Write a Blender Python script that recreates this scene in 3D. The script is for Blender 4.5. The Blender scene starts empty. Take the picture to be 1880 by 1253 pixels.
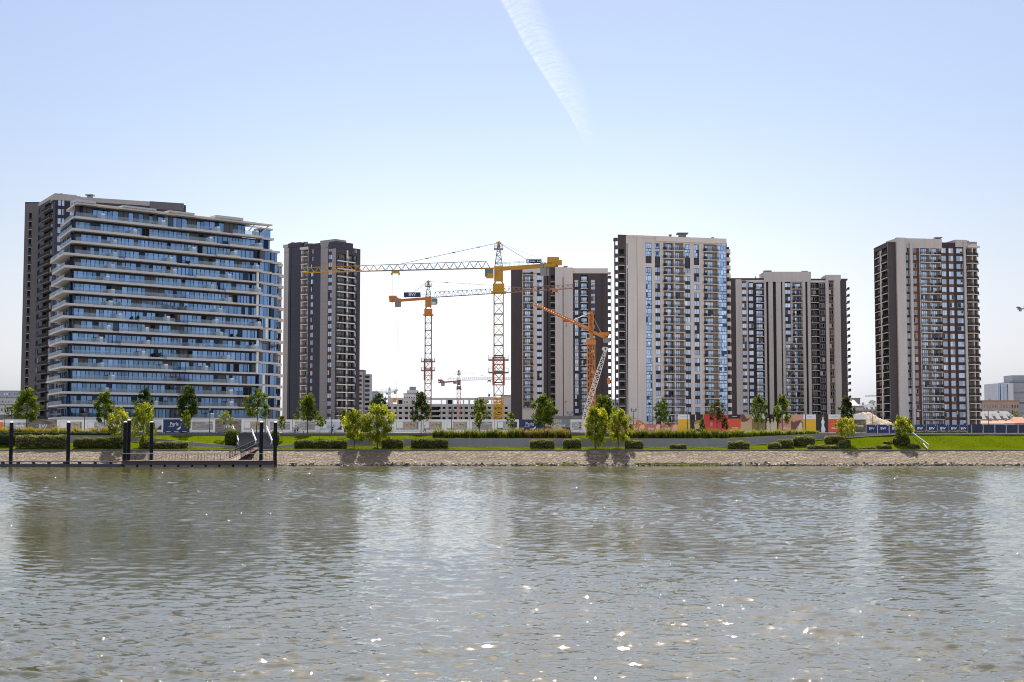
import bpy, math, random
import numpy as np
from mathutils import Vector, Matrix
R = math.radians
SC = bpy.context.scene
COL = SC.collection
random.seed(7); RNG = np.random.default_rng(7)

# ---------------------------------------------------------------- camera, sky, sun, exposure
CAM_H = 7.0                      # the photographer stands about 7 m above the river
PITCH = R(3.81)
F_PX = 2507.0                    # focal length in pixels of the 1880 px wide photograph
cd = bpy.data.cameras.new('camera'); cam = bpy.data.objects.new('camera', cd); COL.objects.link(cam)
cam.location = (0, 0, CAM_H); cam.rotation_euler = (R(90) + PITCH, 0, 0)
cd.sensor_width = 36.0; cd.lens = F_PX / 1880 * 36.0
cd.clip_start = 0.5; cd.clip_end = 60000
SC.camera = cam
SUN_EL, SUN_AZ = R(58), R(2.0)   # azimuth measured from +Y towards +X
DENOISE = True
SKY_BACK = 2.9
w = bpy.data.worlds.new('World'); SC.world = w; w.use_nodes = True
nt = w.node_tree; nt.nodes.clear()
sky = nt.nodes.new('ShaderNodeTexSky'); sky.sky_type = 'NISHITA'; sky.sun_disc = False
sky.sun_elevation = SUN_EL; sky.sun_rotation = SUN_AZ
sky.altitude = 0; sky.air_density = 1.0; sky.dust_density = 1.5; sky.ozone_density = 2.0
bg = nt.nodes.new('ShaderNodeBackground'); bg.inputs[1].default_value = 0.071
ow = nt.nodes.new('ShaderNodeOutputWorld')
# added sky light: behind the camera lifts facades, above the frame brightens the water
def _n(t, **k):
    x = nt.nodes.new(t)
    for a, v in k.items(): setattr(x, a, v)
    return x
def _range(src, a, b, c, d):
    x = _n('ShaderNodeMapRange', interpolation_type='SMOOTHSTEP'); nt.links.new(src, x.inputs[0])
    for i, v in enumerate((a, b, c, d)): x.inputs[i + 1].default_value = v
    return x.outputs[0]
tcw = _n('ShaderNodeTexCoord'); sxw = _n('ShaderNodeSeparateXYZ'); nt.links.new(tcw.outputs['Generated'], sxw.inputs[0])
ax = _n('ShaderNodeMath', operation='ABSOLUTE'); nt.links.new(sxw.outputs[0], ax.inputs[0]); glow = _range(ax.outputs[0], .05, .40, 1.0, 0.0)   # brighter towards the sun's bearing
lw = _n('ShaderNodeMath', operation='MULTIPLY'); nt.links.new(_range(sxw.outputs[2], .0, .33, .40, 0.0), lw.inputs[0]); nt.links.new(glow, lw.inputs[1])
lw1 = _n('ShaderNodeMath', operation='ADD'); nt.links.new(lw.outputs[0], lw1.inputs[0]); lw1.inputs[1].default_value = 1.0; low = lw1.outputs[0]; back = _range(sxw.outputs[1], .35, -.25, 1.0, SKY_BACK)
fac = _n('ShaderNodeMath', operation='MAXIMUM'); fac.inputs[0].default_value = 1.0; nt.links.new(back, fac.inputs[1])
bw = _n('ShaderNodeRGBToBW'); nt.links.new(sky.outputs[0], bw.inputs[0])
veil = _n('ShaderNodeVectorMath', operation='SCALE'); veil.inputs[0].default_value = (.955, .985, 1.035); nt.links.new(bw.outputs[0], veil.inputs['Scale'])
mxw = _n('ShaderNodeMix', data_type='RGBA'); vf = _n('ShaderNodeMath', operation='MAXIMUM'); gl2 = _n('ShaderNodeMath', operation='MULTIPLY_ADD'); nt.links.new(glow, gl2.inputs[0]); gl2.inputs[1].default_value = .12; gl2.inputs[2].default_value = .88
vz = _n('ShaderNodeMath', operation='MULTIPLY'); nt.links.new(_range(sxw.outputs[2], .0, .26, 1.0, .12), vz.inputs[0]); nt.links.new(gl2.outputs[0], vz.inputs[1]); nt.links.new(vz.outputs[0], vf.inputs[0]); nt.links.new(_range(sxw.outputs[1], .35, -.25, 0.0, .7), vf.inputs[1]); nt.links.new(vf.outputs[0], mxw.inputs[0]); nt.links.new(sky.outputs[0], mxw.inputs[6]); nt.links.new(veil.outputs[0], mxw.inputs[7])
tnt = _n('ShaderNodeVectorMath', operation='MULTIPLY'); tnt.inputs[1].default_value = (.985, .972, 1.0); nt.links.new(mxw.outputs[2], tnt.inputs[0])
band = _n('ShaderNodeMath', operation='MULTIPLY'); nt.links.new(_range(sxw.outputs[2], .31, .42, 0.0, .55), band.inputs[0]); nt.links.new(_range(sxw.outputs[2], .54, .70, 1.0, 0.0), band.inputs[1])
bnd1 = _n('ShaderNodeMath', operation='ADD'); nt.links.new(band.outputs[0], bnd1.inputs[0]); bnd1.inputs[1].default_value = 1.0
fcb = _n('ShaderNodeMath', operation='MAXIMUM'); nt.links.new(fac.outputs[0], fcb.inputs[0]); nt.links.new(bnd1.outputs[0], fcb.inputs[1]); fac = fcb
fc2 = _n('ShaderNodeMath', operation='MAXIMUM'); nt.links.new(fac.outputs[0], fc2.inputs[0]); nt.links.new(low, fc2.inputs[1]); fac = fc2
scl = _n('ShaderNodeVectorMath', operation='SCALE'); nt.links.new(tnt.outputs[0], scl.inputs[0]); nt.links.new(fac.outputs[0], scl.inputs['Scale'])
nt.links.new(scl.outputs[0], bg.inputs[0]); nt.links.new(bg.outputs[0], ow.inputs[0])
sl = bpy.data.lights.new('sun', 'SUN'); sl.energy = 5.0; sl.angle = R(0.53); sl.color = (1.0, 0.955, 0.88)
so = bpy.data.objects.new('sun', sl); COL.objects.link(so)
sdir = Vector((math.cos(SUN_EL) * math.sin(SUN_AZ), math.cos(SUN_EL) * math.cos(SUN_AZ), math.sin(SUN_EL)))
so.rotation_euler = sdir.to_track_quat('Z', 'Y').to_euler(); so.location = (30, 200, 200)
SC.view_settings.view_transform = 'Standard'; SC.view_settings.look = 'None'
SC.view_settings.exposure = 0.95; SC.view_settings.gamma = 1.0
SC.render.engine = 'CYCLES'; SC.cycles.pixel_filter_type = 'BLACKMAN_HARRIS'; SC.cycles.filter_width = 1.05; SC.cycles.use_denoising = DENOISE
SC.cycles.max_bounces = 6; SC.cycles.diffuse_bounces = 3; SC.cycles.glossy_bounces = 3
SC.cycles.transparent_max_bounces = 8; SC.cycles.transmission_bounces = 3
SC.cycles.caustics_reflective = False; SC.cycles.caustics_refractive = False

# ---------------------------------------------------------------- where a picture point is in the world
CP, SP = math.cos(PITCH), math.sin(PITCH)
def ray(u, v):
    x = (u - 940.0) / F_PX; y = -(v - 626.5) / F_PX
    return Vector((x, CP - y * SP, SP + y * CP))
def at(u, v, Y):
    d = ray(u, v); t = Y / d.y
    return Vector((d.x * t, Y, CAM_H + d.z * t))
def xat(u, Y, v=790): return at(u, v, Y).x
def zat(v, Y, u=940): return at(u, v, Y).z

# ---------------------------------------------------------------- materials
MATS = {}
class NB:
    def __init__(s, name):
        s.m = bpy.data.materials.new(name); s.m.use_nodes = True
        s.t = s.m.node_tree; s.t.nodes.clear(); s.out = s.n('ShaderNodeOutputMaterial')
    def n(s, typ, **kw):
        x = s.t.nodes.new(typ)
        for k, v in kw.items(): setattr(x, k, v)
        return x
    def l(s, a, b): s.t.links.new(a, b)
    def inp(s, node, **kw):
        for k, v in kw.items():
            k = k.replace('_', ' ')
            if hasattr(v, 'is_output'): s.l(v, node.inputs[k])
            else: node.inputs[k].default_value = v
        return node
    def coord(s, which='Object', scale=(1, 1, 1)):
        tc = s.n('ShaderNodeTexCoord'); mp = s.n('ShaderNodeMapping')
        mp.inputs['Scale'].default_value = scale
        s.l(tc.outputs[which], mp.inputs['Vector']); return mp.outputs[0]
    def noise(s, vec, scale, detail=4, rough=0.55):
        x = s.n('ShaderNodeTexNoise'); s.l(vec, x.inputs['Vector'])
        x.inputs['Scale'].default_value = scale; x.inputs['Detail'].default_value = detail; x.inputs['Roughness'].default_value = rough
        return x.outputs['Fac']
    def ramp(s, fac, stops, interp='LINEAR'):
        x = s.n('ShaderNodeValToRGB'); s.l(fac, x.inputs[0]); e = x.color_ramp.elements; x.color_ramp.interpolation = interp
        while len(e) > 1: e.remove(e[0])
        e[0].position = stops[0][0]; e[0].color = (*stops[0][1], 1)
        for p, c in stops[1:]:
            k = e.new(p); k.color = (*c, 1)
        return x.outputs[0]
    def math(s, op, a, b=0.0, c=0.0):
        x = s.n('ShaderNodeMath', operation=op)
        for i, v in enumerate((a, b, c)):
            if hasattr(v, 'is_output'): s.l(v, x.inputs[i])
            else: x.inputs[i].default_value = v
        return x.outputs[0]
    def mix(s, fac, a, b, mode='MIX'):
        x = s.n('ShaderNodeMix', data_type='RGBA', blend_type=mode)
        for i, v in ((0, fac), (6, a), (7, b)):
            if hasattr(v, 'is_output'): s.l(v, x.inputs[i])
            else: x.inputs[i].default_value = v if i == 0 else (*v, 1)
        return x.outputs[2]
    def rnd(s):
        g = s.n('ShaderNodeNewGeometry'); o = s.n('ShaderNodeObjectInfo')
        return s.math('FRACT', s.math('ADD', g.outputs['Random Per Island'], o.outputs['Random']))
    def bump(s, h, strength=0.4, dist=0.05):
        b = s.n('ShaderNodeBump'); b.inputs['Strength'].default_value = strength; b.inputs['Distance'].default_value = dist
        s.l(h, b.inputs['Height']); return b.outputs[0]
    def bsdf(s, col, rough=0.7, metal=0.0, normal=None, spec=0.4):
        p = s.n('ShaderNodeBsdfPrincipled')
        if hasattr(col, 'is_output'): s.l(col, p.inputs['Base Color'])
        else: p.inputs['Base Color'].default_value = (*col, 1)
        if hasattr(rough, 'is_output'): s.l(rough, p.inputs['Roughness'])
        else: p.inputs['Roughness'].default_value = rough
        p.inputs['Metallic'].default_value = metal; p.inputs['Specular IOR Level'].default_value = spec
        if normal is not None: s.l(normal, p.inputs['Normal'])
        return p.outputs[0]
    def done(s, sh):
        s.l(sh, s.out.inputs[0]); return s.m
def hexc(h):
    c = [int(h[i:i + 2], 16) / 255 for i in (0, 2, 4)]
    return tuple(x / 12.92 if x < .04045 else ((x + .055) / 1.055) ** 2.4 for x in c)
def wall_mat(name, col, joint=0.0, var=0.12, rough=0.8, js=.22):
    """rendered or panelled wall: cloudy variation, rain streaks, optional joints every storey"""
    if name in MATS: return MATS[name]
    b = NB(name); v = b.coord()
    n1 = b.noise(v, 0.12, 3); n2 = b.noise(b.coord(scale=(0.9, 0.9, 0.05)), 1.0, 4)
    k = b.math('MULTIPLY_ADD', b.math('ADD', n1, n2), var * 1.6, 1 - var * 1.6)
    if joint:
        sx = b.n('ShaderNodeSeparateXYZ'); b.l(v, sx.inputs[0])
        fr = b.math('FRACT', b.math('DIVIDE', sx.outputs[2], joint))
        j = b.math('GREATER_THAN', fr, 0.035)
        k = b.math('MULTIPLY', k, b.math('MULTIPLY_ADD', j, js, 1 - js))
    cc = b.n('ShaderNodeCombineColor')
    for i in range(3): b.l(b.math('MULTIPLY', k, col[i]), cc.inputs[i])
    MATS[name] = b.done(b.bsdf(cc.outputs[0], rough, 0, None, 0.3)); return MATS[name]
def plain(name, col, rough=0.6, metal=0.0, var=0.1, scale=2.0, spec=0.4):
    if name in MATS: return MATS[name]
    b = NB(name); n = b.noise(b.coord(), scale, 4)
    k = b.math('MULTIPLY_ADD', n, var * 2, 1 - var)
    cc = b.n('ShaderNodeCombineColor')
    for i in range(3): b.l(b.math('MULTIPLY', k, col[i]), cc.inputs[i])
    MATS[name] = b.done(b.bsdf(cc.outputs[0], rough, metal, None, spec)); return MATS[name]
def glass_mat(name, refl, tint, stops):
    """window glass: each pane mirrors the sky a little and shows its own dark room, blind or curtain"""
    b = NB(name); r = b.rnd()
    d = b.n('ShaderNodeBsdfDiffuse'); b.l(b.ramp(r, stops, 'CONSTANT'), d.inputs[0])
    g = b.n('ShaderNodeBsdfGlossy'); g.inputs['Roughness'].default_value = 0.03; g.inputs[0].default_value = (*tint, 1)
    fr = b.n('ShaderNodeFresnel'); fr.inputs[0].default_value = 1.5
    r2 = b.math('FRACT', b.math('MULTIPLY', r, 7.31))
    f = b.math('MULTIPLY_ADD', r2, 0.7, 0.5)
    f = b.math('MINIMUM', b.math('MULTIPLY_ADD', fr.outputs[0], 0.8, b.math('MULTIPLY', f, refl)), 1.0)
    dark = b.math('GREATER_THAN', r, 0.1)
    f = b.math('MULTIPLY', f, b.math('MULTIPLY_ADD', dark, 0.85, 0.15))
    mx = b.n('ShaderNodeMixShader'); b.l(f, mx.inputs[0]); b.l(d.outputs[0], mx.inputs[1]); b.l(g.outputs[0], mx.inputs[2])
    MATS[name] = b.done(mx.outputs[0]); return MATS[name]
def clear_glass(name, col, alpha):
    b = NB(name); t = b.n('ShaderNodeBsdfTransparent'); t.inputs[0].default_value = (*col, 1)
    g = b.n('ShaderNodeBsdfGlossy'); g.inputs['Roughness'].default_value = 0.05; g.inputs[0].default_value = (.75, .85, .95, 1)
    mx = b.n('ShaderNodeMixShader'); mx.inputs[0].default_value = alpha
    b.l(t.outputs[0], mx.inputs[1]); b.l(g.outputs[0], mx.inputs[2])
    MATS[name] = b.done(mx.outputs[0]); return MATS[name]
def leaf_mat(name, stops, transl=0.5, clump=False, warm=(1.5, 1.35, 0.5)):
    """leaves: colour varies leaf by leaf and from one spray of leaves to the next; thin, so light comes through"""
    b = NB(name); r = b.rnd()
    if clump:
        at_ = b.n('ShaderNodeAttribute', attribute_name='spray'); r = b.math('MULTIPLY_ADD', at_.outputs['Fac'], .62, b.math('MULTIPLY', r, .38))
    c = b.ramp(r, stops)
    d = b.bsdf(c, 0.6, 0, None, 0.06)
    t = b.n('ShaderNodeBsdfTranslucent'); b.l(b.mix(1.0, c, warm, 'MULTIPLY'), t.inputs[0])
    mx = b.n('ShaderNodeMixShader'); mx.inputs[0].default_value = transl
    b.l(d, mx.inputs[1]); b.l(t.outputs[0], mx.inputs[2])
    MATS[name] = b.done(mx.outputs[0]); return MATS[name]

BEIGE = wall_mat('beige_render', (.61, .535, .485), 3.05, .16, js=.07); WARMG = wall_mat('warm_grey_render', (.51, .455, .425), 3.05, .16, js=.07); CREAM = wall_mat('cream_render', (.66, .58, .515), var=.08)
GREIGE = wall_mat('grey_beige_render', (.40, .36, .34), 3.05); MIDGREY = wall_mat('mid_grey_panels', (.31, .28, .28), 3.05)
SLATE = wall_mat('slate_grey_panels', (.135, .125, .132), 3.05); BROWN = wall_mat('dark_brown_cladding', (.080, .063, .064), 3.05); CHAR = wall_mat('charcoal_cladding', (.060, .060, .080), 3.05)
DARKB = wall_mat('dark_spandrel', (.050, .036, .036)); RUST = wall_mat('rust_brown_spandrel', (.17, .082, .042), var=.25)
REDBR = wall_mat('red_brown_spandrel', (.11, .045, .032), var=.2)
NAVY = wall_mat('navy_cladding', (.028, .03, .045)); PALE = wall_mat('pale_slab_render', (.53, .505, .485), var=.06)
WHITE = plain('white_paint', (.74, .73, .72), .5); ROOFM = wall_mat('roof_membrane', (.16, .155, .15))
FRAME = plain('dark_window_frame', (.022, .024, .032), .4); RAIL = plain('black_railing', (.018, .018, .022), .45)
DOORW = plain('white_window_frame', (.55, .55, .55), .5); SCREEN = plain('black_balcony_screen', (.016, .016, .02), .5)
CONC = wall_mat('raw_concrete', (.50, .475, .465), var=.2); DARKIN = plain('unlit_interior', (.012, .012, .014), .9)
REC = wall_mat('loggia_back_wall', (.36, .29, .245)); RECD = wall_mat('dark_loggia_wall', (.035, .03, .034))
GLASS = glass_mat('window_glass', .27, (.66, .75, .90), [(0, (.01, .012, .02)), (.12, (.05, .09, .18)), (.45, (.08, .13, .24)), (.7, (.12, .17, .28)), (.86, (.3, .32, .36)), (.95, (.5, .48, .45))])
GLASSB = glass_mat('blue_curtain_glass', .36, (.56, .69, .90), [(0, (.02, .03, .05)), (.12, (.06, .11, .22)), (.5, (.09, .15, .28)), (.9, (.2, .25, .33))])
GLASSD = glass_mat('dark_window_glass', .12, (.7, .74, .82), [(0, (.008, .008, .01)), (.3, (.02, .022, .03)), (.6, (.05, .05, .06)), (.8, (.18, .16, .15)), (.92, (.5, .46, .42))])
GLASSN = glass_mat('navy_tower_glass', .20, (.35, .58, .96), [(0, (.004, .006, .012)), (.2, (.012, .028, .07)), (.5, (.025, .055, .12)), (.78, (.055, .10, .18)), (.93, (.14, .17, .2))])
PANELG = plain('grey_glazing_panel', (.075, .075, .092), .4)
BALG = clear_glass('balustrade_glass', (.74, .80, .84), .055)

# ---------------------------------------------------------------- mesh collecting
class MB:
    def __init__(s): s.v = []; s.f = []; s.m = []
    def add(s, vs, fs, m=0):
        k = len(s.v); s.v += [tuple(p) for p in vs]; s.f += [tuple(i + k for i in f) for f in fs]; s.m += [m] * len(fs)
    def quad(s, a, b, c, d, m=0): s.add((a, b, c, d), ((0, 1, 2, 3),), m)
    def box(s, x0, x1, y0, y1, z0, z1, m=0):
        s.add([(x0, y0, z0), (x1, y0, z0), (x1, y1, z0), (x0, y1, z0), (x0, y0, z1), (x1, y0, z1), (x1, y1, z1), (x0, y1, z1)],
              [(0, 3, 2, 1), (4, 5, 6, 7), (0, 1, 5, 4), (1, 2, 6, 5), (2, 3, 7, 6), (3, 0, 4, 7)], m)
    def prism(s, poly, z0, z1, m=0, mt=None):
        n = len(poly)
        a = sum(poly[i][0] * poly[(i + 1) % n][1] - poly[(i + 1) % n][0] * poly[i][1] for i in range(n))
        if a < 0: poly = poly[::-1]
        vs = [(p[0], p[1], z0) for p in poly] + [(p[0], p[1], z1) for p in poly]
        s.add(vs, [(i, (i + 1) % n, n + (i + 1) % n, n + i) for i in range(n)] + [tuple(range(n - 1, -1, -1))], m)
        k = len(s.v) - n; s.f.append(tuple(range(k, k + n))); s.m.append(m if mt is None else mt)
    def bar(s, p, q, w, h=None, m=0):
        p = Vector(p); q = Vector(q); d = (q - p)
        if d.length < 1e-6: return
        d.normalize(); up = Vector((0, 0, 1)) if abs(d.z) < .95 else Vector((0, 1, 0))
        a = d.cross(up).normalized() * w / 2; b = a.cross(d).normalized() * (h or w) / 2
        s.add([p - a - b, p + a - b, p + a + b, p - a + b, q - a - b, q + a - b, q + a + b, q - a + b],
              [(0, 1, 2, 3), (7, 6, 5, 4), (0, 4, 5, 1), (1, 5, 6, 2), (2, 6, 7, 3), (3, 7, 4, 0)], m)
    def tube(s, p, q, r0, r1=None, n=8, m=0):
        p = Vector(p); q = Vector(q); r1 = r0 if r1 is None else r1
        d = (q - p).normalized(); up = Vector((0, 0, 1)) if abs(d.z) < .95 else Vector((0, 1, 0))
        a = d.cross(up).normalized(); b = a.cross(d)
        vs = [c + (a * math.cos(t) + b * math.sin(t)) * r for c, r in ((p, r0), (q, r1)) for t in [2 * math.pi * i / n for i in range(n)]]
        s.add(vs, [(i, (i + 1) % n, n + (i + 1) % n, n + i) for i in range(n)] + [tuple(range(n - 1, -1, -1)), tuple(range(n, 2 * n))], m)
    def mesh(s, name, mats, org=(0, 0, 0), smooth=False):
        me = bpy.data.meshes.new(name); ox, oy, oz = org
        me.from_pydata([(x - ox, y - oy, z - oz) for x, y, z in s.v], [], s.f)
        for m in (mats if isinstance(mats, (list, tuple)) else [mats]): me.materials.append(m)
        me.polygons.foreach_set('material_index', s.m)
        if smooth: me.polygons.foreach_set('use_smooth', [True] * len(s.f))
        me.update(); return me
    def build(s, name, mats, parent=None, smooth=False, org=None):
        if not s.f: return None
        o0 = org if org is not None else (wloc(parent) if parent else Vector((0, 0, 0)))
        o = bpy.data.objects.new(name, s.mesh(name, mats, o0, smooth)); COL.objects.link(o)
        if parent: o.parent = parent
        elif org is not None: o.location = org
        return o
def wloc(o):
    v = Vector((0, 0, 0))
    while o is not None: v += o.location; o = o.parent
    return v
def tag(o, label=None, cat=None, group=None, kind=None):
    if label: o['label'] = label
    if cat: o['category'] = cat
    if group: o['group'] = group
    if kind: o['kind'] = kind
    return o
def thing(name, loc, label, cat, group=None):
    o = bpy.data.objects.new(name, None); COL.objects.link(o); o.location = loc; o.empty_display_size = .5
    return tag(o, label, cat, group)
def place(name, me, parent, loc, rz=0.0, scale=None):
    o = bpy.data.objects.new(name, me); COL.objects.link(o)
    o.location = Vector(loc) - (wloc(parent) if parent else Vector((0, 0, 0))); o.rotation_euler = (0, 0, rz)
    if scale: o.scale = scale
    if parent: o.parent = parent
    return o
def text_mesh(txt, mat, size=1.0, ext=0.02):
    cu = bpy.data.curves.new('lettering', 'FONT'); cu.body = txt; cu.size = size; cu.extrude = ext; cu.align_x = 'CENTER'; cu.align_y = 'CENTER'
    cu.resolution_u = 3
    o = bpy.data.objects.new('lettering', cu); COL.objects.link(o)
    dg = bpy.context.evaluated_depsgraph_get()
    me = bpy.data.meshes.new_from_object(o.evaluated_get(dg)); me.name = 'lettering'
    bpy.data.objects.remove(o); bpy.data.curves.remove(cu)
    me.transform(Matrix.Rotation(R(90), 4, 'X'))          # stand it up, facing -Y
    me.materials.clear(); me.materials.append(mat); return me
LETTERM = plain('white_lettering', (.8, .8, .8), .5, 0, .02)
TXT = {k: text_mesh(k, LETTERM) for k in ('BW', 'Perla', 'BelMont')}
# ---------------------------------------------------------------- facades
class Face:
    """a vertical wall plane; s runs along it, o outward, z up"""
    def __init__(f, p0, p1):
        f.p0 = Vector((p0[0], p0[1])); f.p1 = Vector((p1[0], p1[1])); d = f.p1 - f.p0
        f.L = d.length; f.d = d / f.L; f.n = Vector((f.d.y, -f.d.x)); f.rz = math.atan2(f.d.y, f.d.x)
    def P(f, s, o, z):
        q = f.p0 + f.d * s + f.n * o; return Vector((q.x, q.y, z))
    def sz(f, u, v):
        r = ray(u, v); r2 = Vector((r.x, r.y)); t = f.p0.dot(f.n) / r2.dot(f.n)
        return (r2 * t - f.p0).dot(f.d), CAM_H + r.z * t
    def s(f, u, v=600): return f.sz(u, v)[0]
    def box(f, mb, s0, s1, o0, o1, z0, z1, m=0):
        c = [f.P(s, o, 0) for s, o in ((s0, o0), (s1, o0), (s1, o1), (s0, o1))]
        mb.prism([(p.x, p.y) for p in c], z0, z1, m)
WCACHE = {}
def window_mesh(w, h, style, glass, frame):
    k = ('w', round(w, 1), round(h, 1), style, glass.name, frame.name)
    if k in WCACHE: return WCACHE[k]
    w, h = k[1], k[2]; mb = MB(); t = .09
    if style == 'two': xs = [0, w * .5, w]; hs = {}
    elif style == 'tee': xs = [0, w * .62, w]; hs = {1: h * .4}
    elif style == 'door': xs = [0, w / 3, w * 2 / 3, w]; hs = {0: h * .33, 2: h * .33}
    elif style == 'strip': xs = [0, w * .3, w * .75, w]; hs = {1: h * .38}
    else: xs = [0, w]; hs = {}
    mb.box(0, w, 0, .1, 0, t); mb.box(0, w, 0, .1, h - t, h)
    for i, x in enumerate(xs): mb.box(max(0, x - t / 2) if 0 < i < len(xs) - 1 else (0 if i == 0 else w - t), (t if i == 0 else (w if i == len(xs) - 1 else x + t / 2)), 0.002, .098, t, h - t)
    for i in range(len(xs) - 1):
        zs = [t, h - t] if i not in hs else [t, hs[i], h - t]
        for j in range(len(zs) - 1):
            mb.quad((xs[i] + .03, .06, zs[j]), (xs[i + 1] - .03, .06, zs[j]), (xs[i + 1] - .03, .06, zs[j + 1]), (xs[i] + .03, .06, zs[j + 1]), 1)
        if i in hs: mb.box(xs[i] + t / 2, xs[i + 1] - t / 2, .004, .096, hs[i] - t / 2, hs[i] + t / 2)
    WCACHE[k] = (mb, mb.mesh('window', [frame, glass])); return WCACHE[k]
def balcony_mesh(w, proj, slabm, rail, screen, h=1.05, thick=.24):
    """returns slab and railing meshes in local coordinates (front edge at y=-proj)"""
    k = ('b', round(w, 1), round(proj, 2), slabm.name, rail, screen, thick)
    if k in WCACHE: return WCACHE[k]
    w = k[1]; a = MB(); a.box(0, w, -proj, .02, -thick, 0)
    r = MB(); y = -proj + .05
    if rail == 'bars':
        r.box(.03, w - .03, y, y + .05, h - .06, h); r.box(.03, w - .03, y + .005, y + .045, .08, .12)
        n = max(4, int(w / .13))
        for i in range(n + 1):
            x = .04 + (w - .08) * i / n; r.box(x - .014, x + .014, y + .01, y + .04, .12, h - .06)
        for x in (.04, w - .09): r.box(x, x + .05, y + .06, 0, h - .05, h - .005); 
        for x in (.05, w - .07):
            for j in range(int(proj / .16)): r.box(x, x + .02, y + .1 + j * .16, y + .125 + j * .16, .02, h - .055)
    elif rail == 'plate':
        r.box(.03, w - .03, y, y + .03, .06, h)
    else:
        r.box(.03, w - .03, y, y + .03, .06, h, 1); r.box(.02, w - .02, y - .01, y + .04, h + .003, h + .05)
    if screen:   # a louvred box for the cooling unit at one end of the balcony
        sx = .06 if screen == 'L' else w - 1.12
        r.box(sx, sx + 1.06, y + .07, y + .6, .03, 1.2)
    WCACHE[k] = (a, r, a.mesh('balcony', [slabm]), r.mesh('railing', [RAIL, BALG])); return WCACHE[k]

class Building:
    def __init__(b, name, loc, label, cat, zg=6.7):
        b.root = thing(name, (loc[0], loc[1], zg), label, cat); b.wins = []; b.bals = []; b.zg = zg
    def window(b, F, s, o, z, w, h, style='two', glass=None, frame=None, name='window'):
        b.wins.append((F, s, o, z, w, h, style, glass or GLASS, frame or FRAME, name))
    def balcony(b, F, s, o, z, w, proj, slabm, rail='bars', screen=None, thick=.24):
        b.bals.append((F, s, o, z, w, proj, slabm, rail, screen, thick))
    def finish(b, cap=100):
        random.shuffle(b.wins)
        for nm in sorted({x[9] for x in b.wins}):
            ws = sorted([x for x in b.wins if x[9] == nm], key=lambda x: -x[4] * x[5]); rest = {}
            for i, (F, s, o, z, w, h, st, g, fr, _) in enumerate(ws):
                mb, me = window_mesh(w, h, st, g, fr); p = F.P(s, o, z)
                if i < cap: place(nm, me, b.root, p, F.rz)
                else: rest.setdefault((g.name, fr.name), [g, fr, MB()])[2].add([F.P(s + x, o - y, z + q) for x, y, q in mb.v], mb.f, 0) or rest[(g.name, fr.name)][2].m.__setitem__(slice(-len(mb.f), None), mb.m)
            if rest:
                allm = MB(); mats = []
                for g, fr, mb in rest.values():
                    k = len(mats); mats += [fr, g]; n0 = len(allm.f); allm.add(mb.v, mb.f, 0); allm.m[n0:] = [m + k for m in mb.m]
                tag(allm.build(nm, mats, b.root), kind='stuff')
        rest = {}
        for i, (F, s, o, z, w, pr, sm, rl, sc, th) in enumerate(b.bals):
            a, r, ma, mr = balcony_mesh(w, pr, sm, rl, sc, thick=th); p = F.P(s, o, z)
            if i < cap:
                q = place('balcony', ma, b.root, p, F.rz)
                t = bpy.data.objects.new('railing', mr); COL.objects.link(t); t.parent = q
            else:
                R_ = rest.setdefault(0, [MB(), []])
                if sm not in R_[1]: R_[1].append(sm)
                R_[0].add([F.P(s + x, o - y, z + q) for x, y, q in a.v], a.f, 2 + R_[1].index(sm))
                n0 = len(R_[0].f); R_[0].add([F.P(s + x, o - y, z + q) for x, y, q in r.v], r.f, 0); R_[0].m[n0:] = list(r.m)
        if rest: tag(rest[0][0].build('balcony', [RAIL, BALG] + rest[0][1], b.root), kind='stuff')

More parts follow.
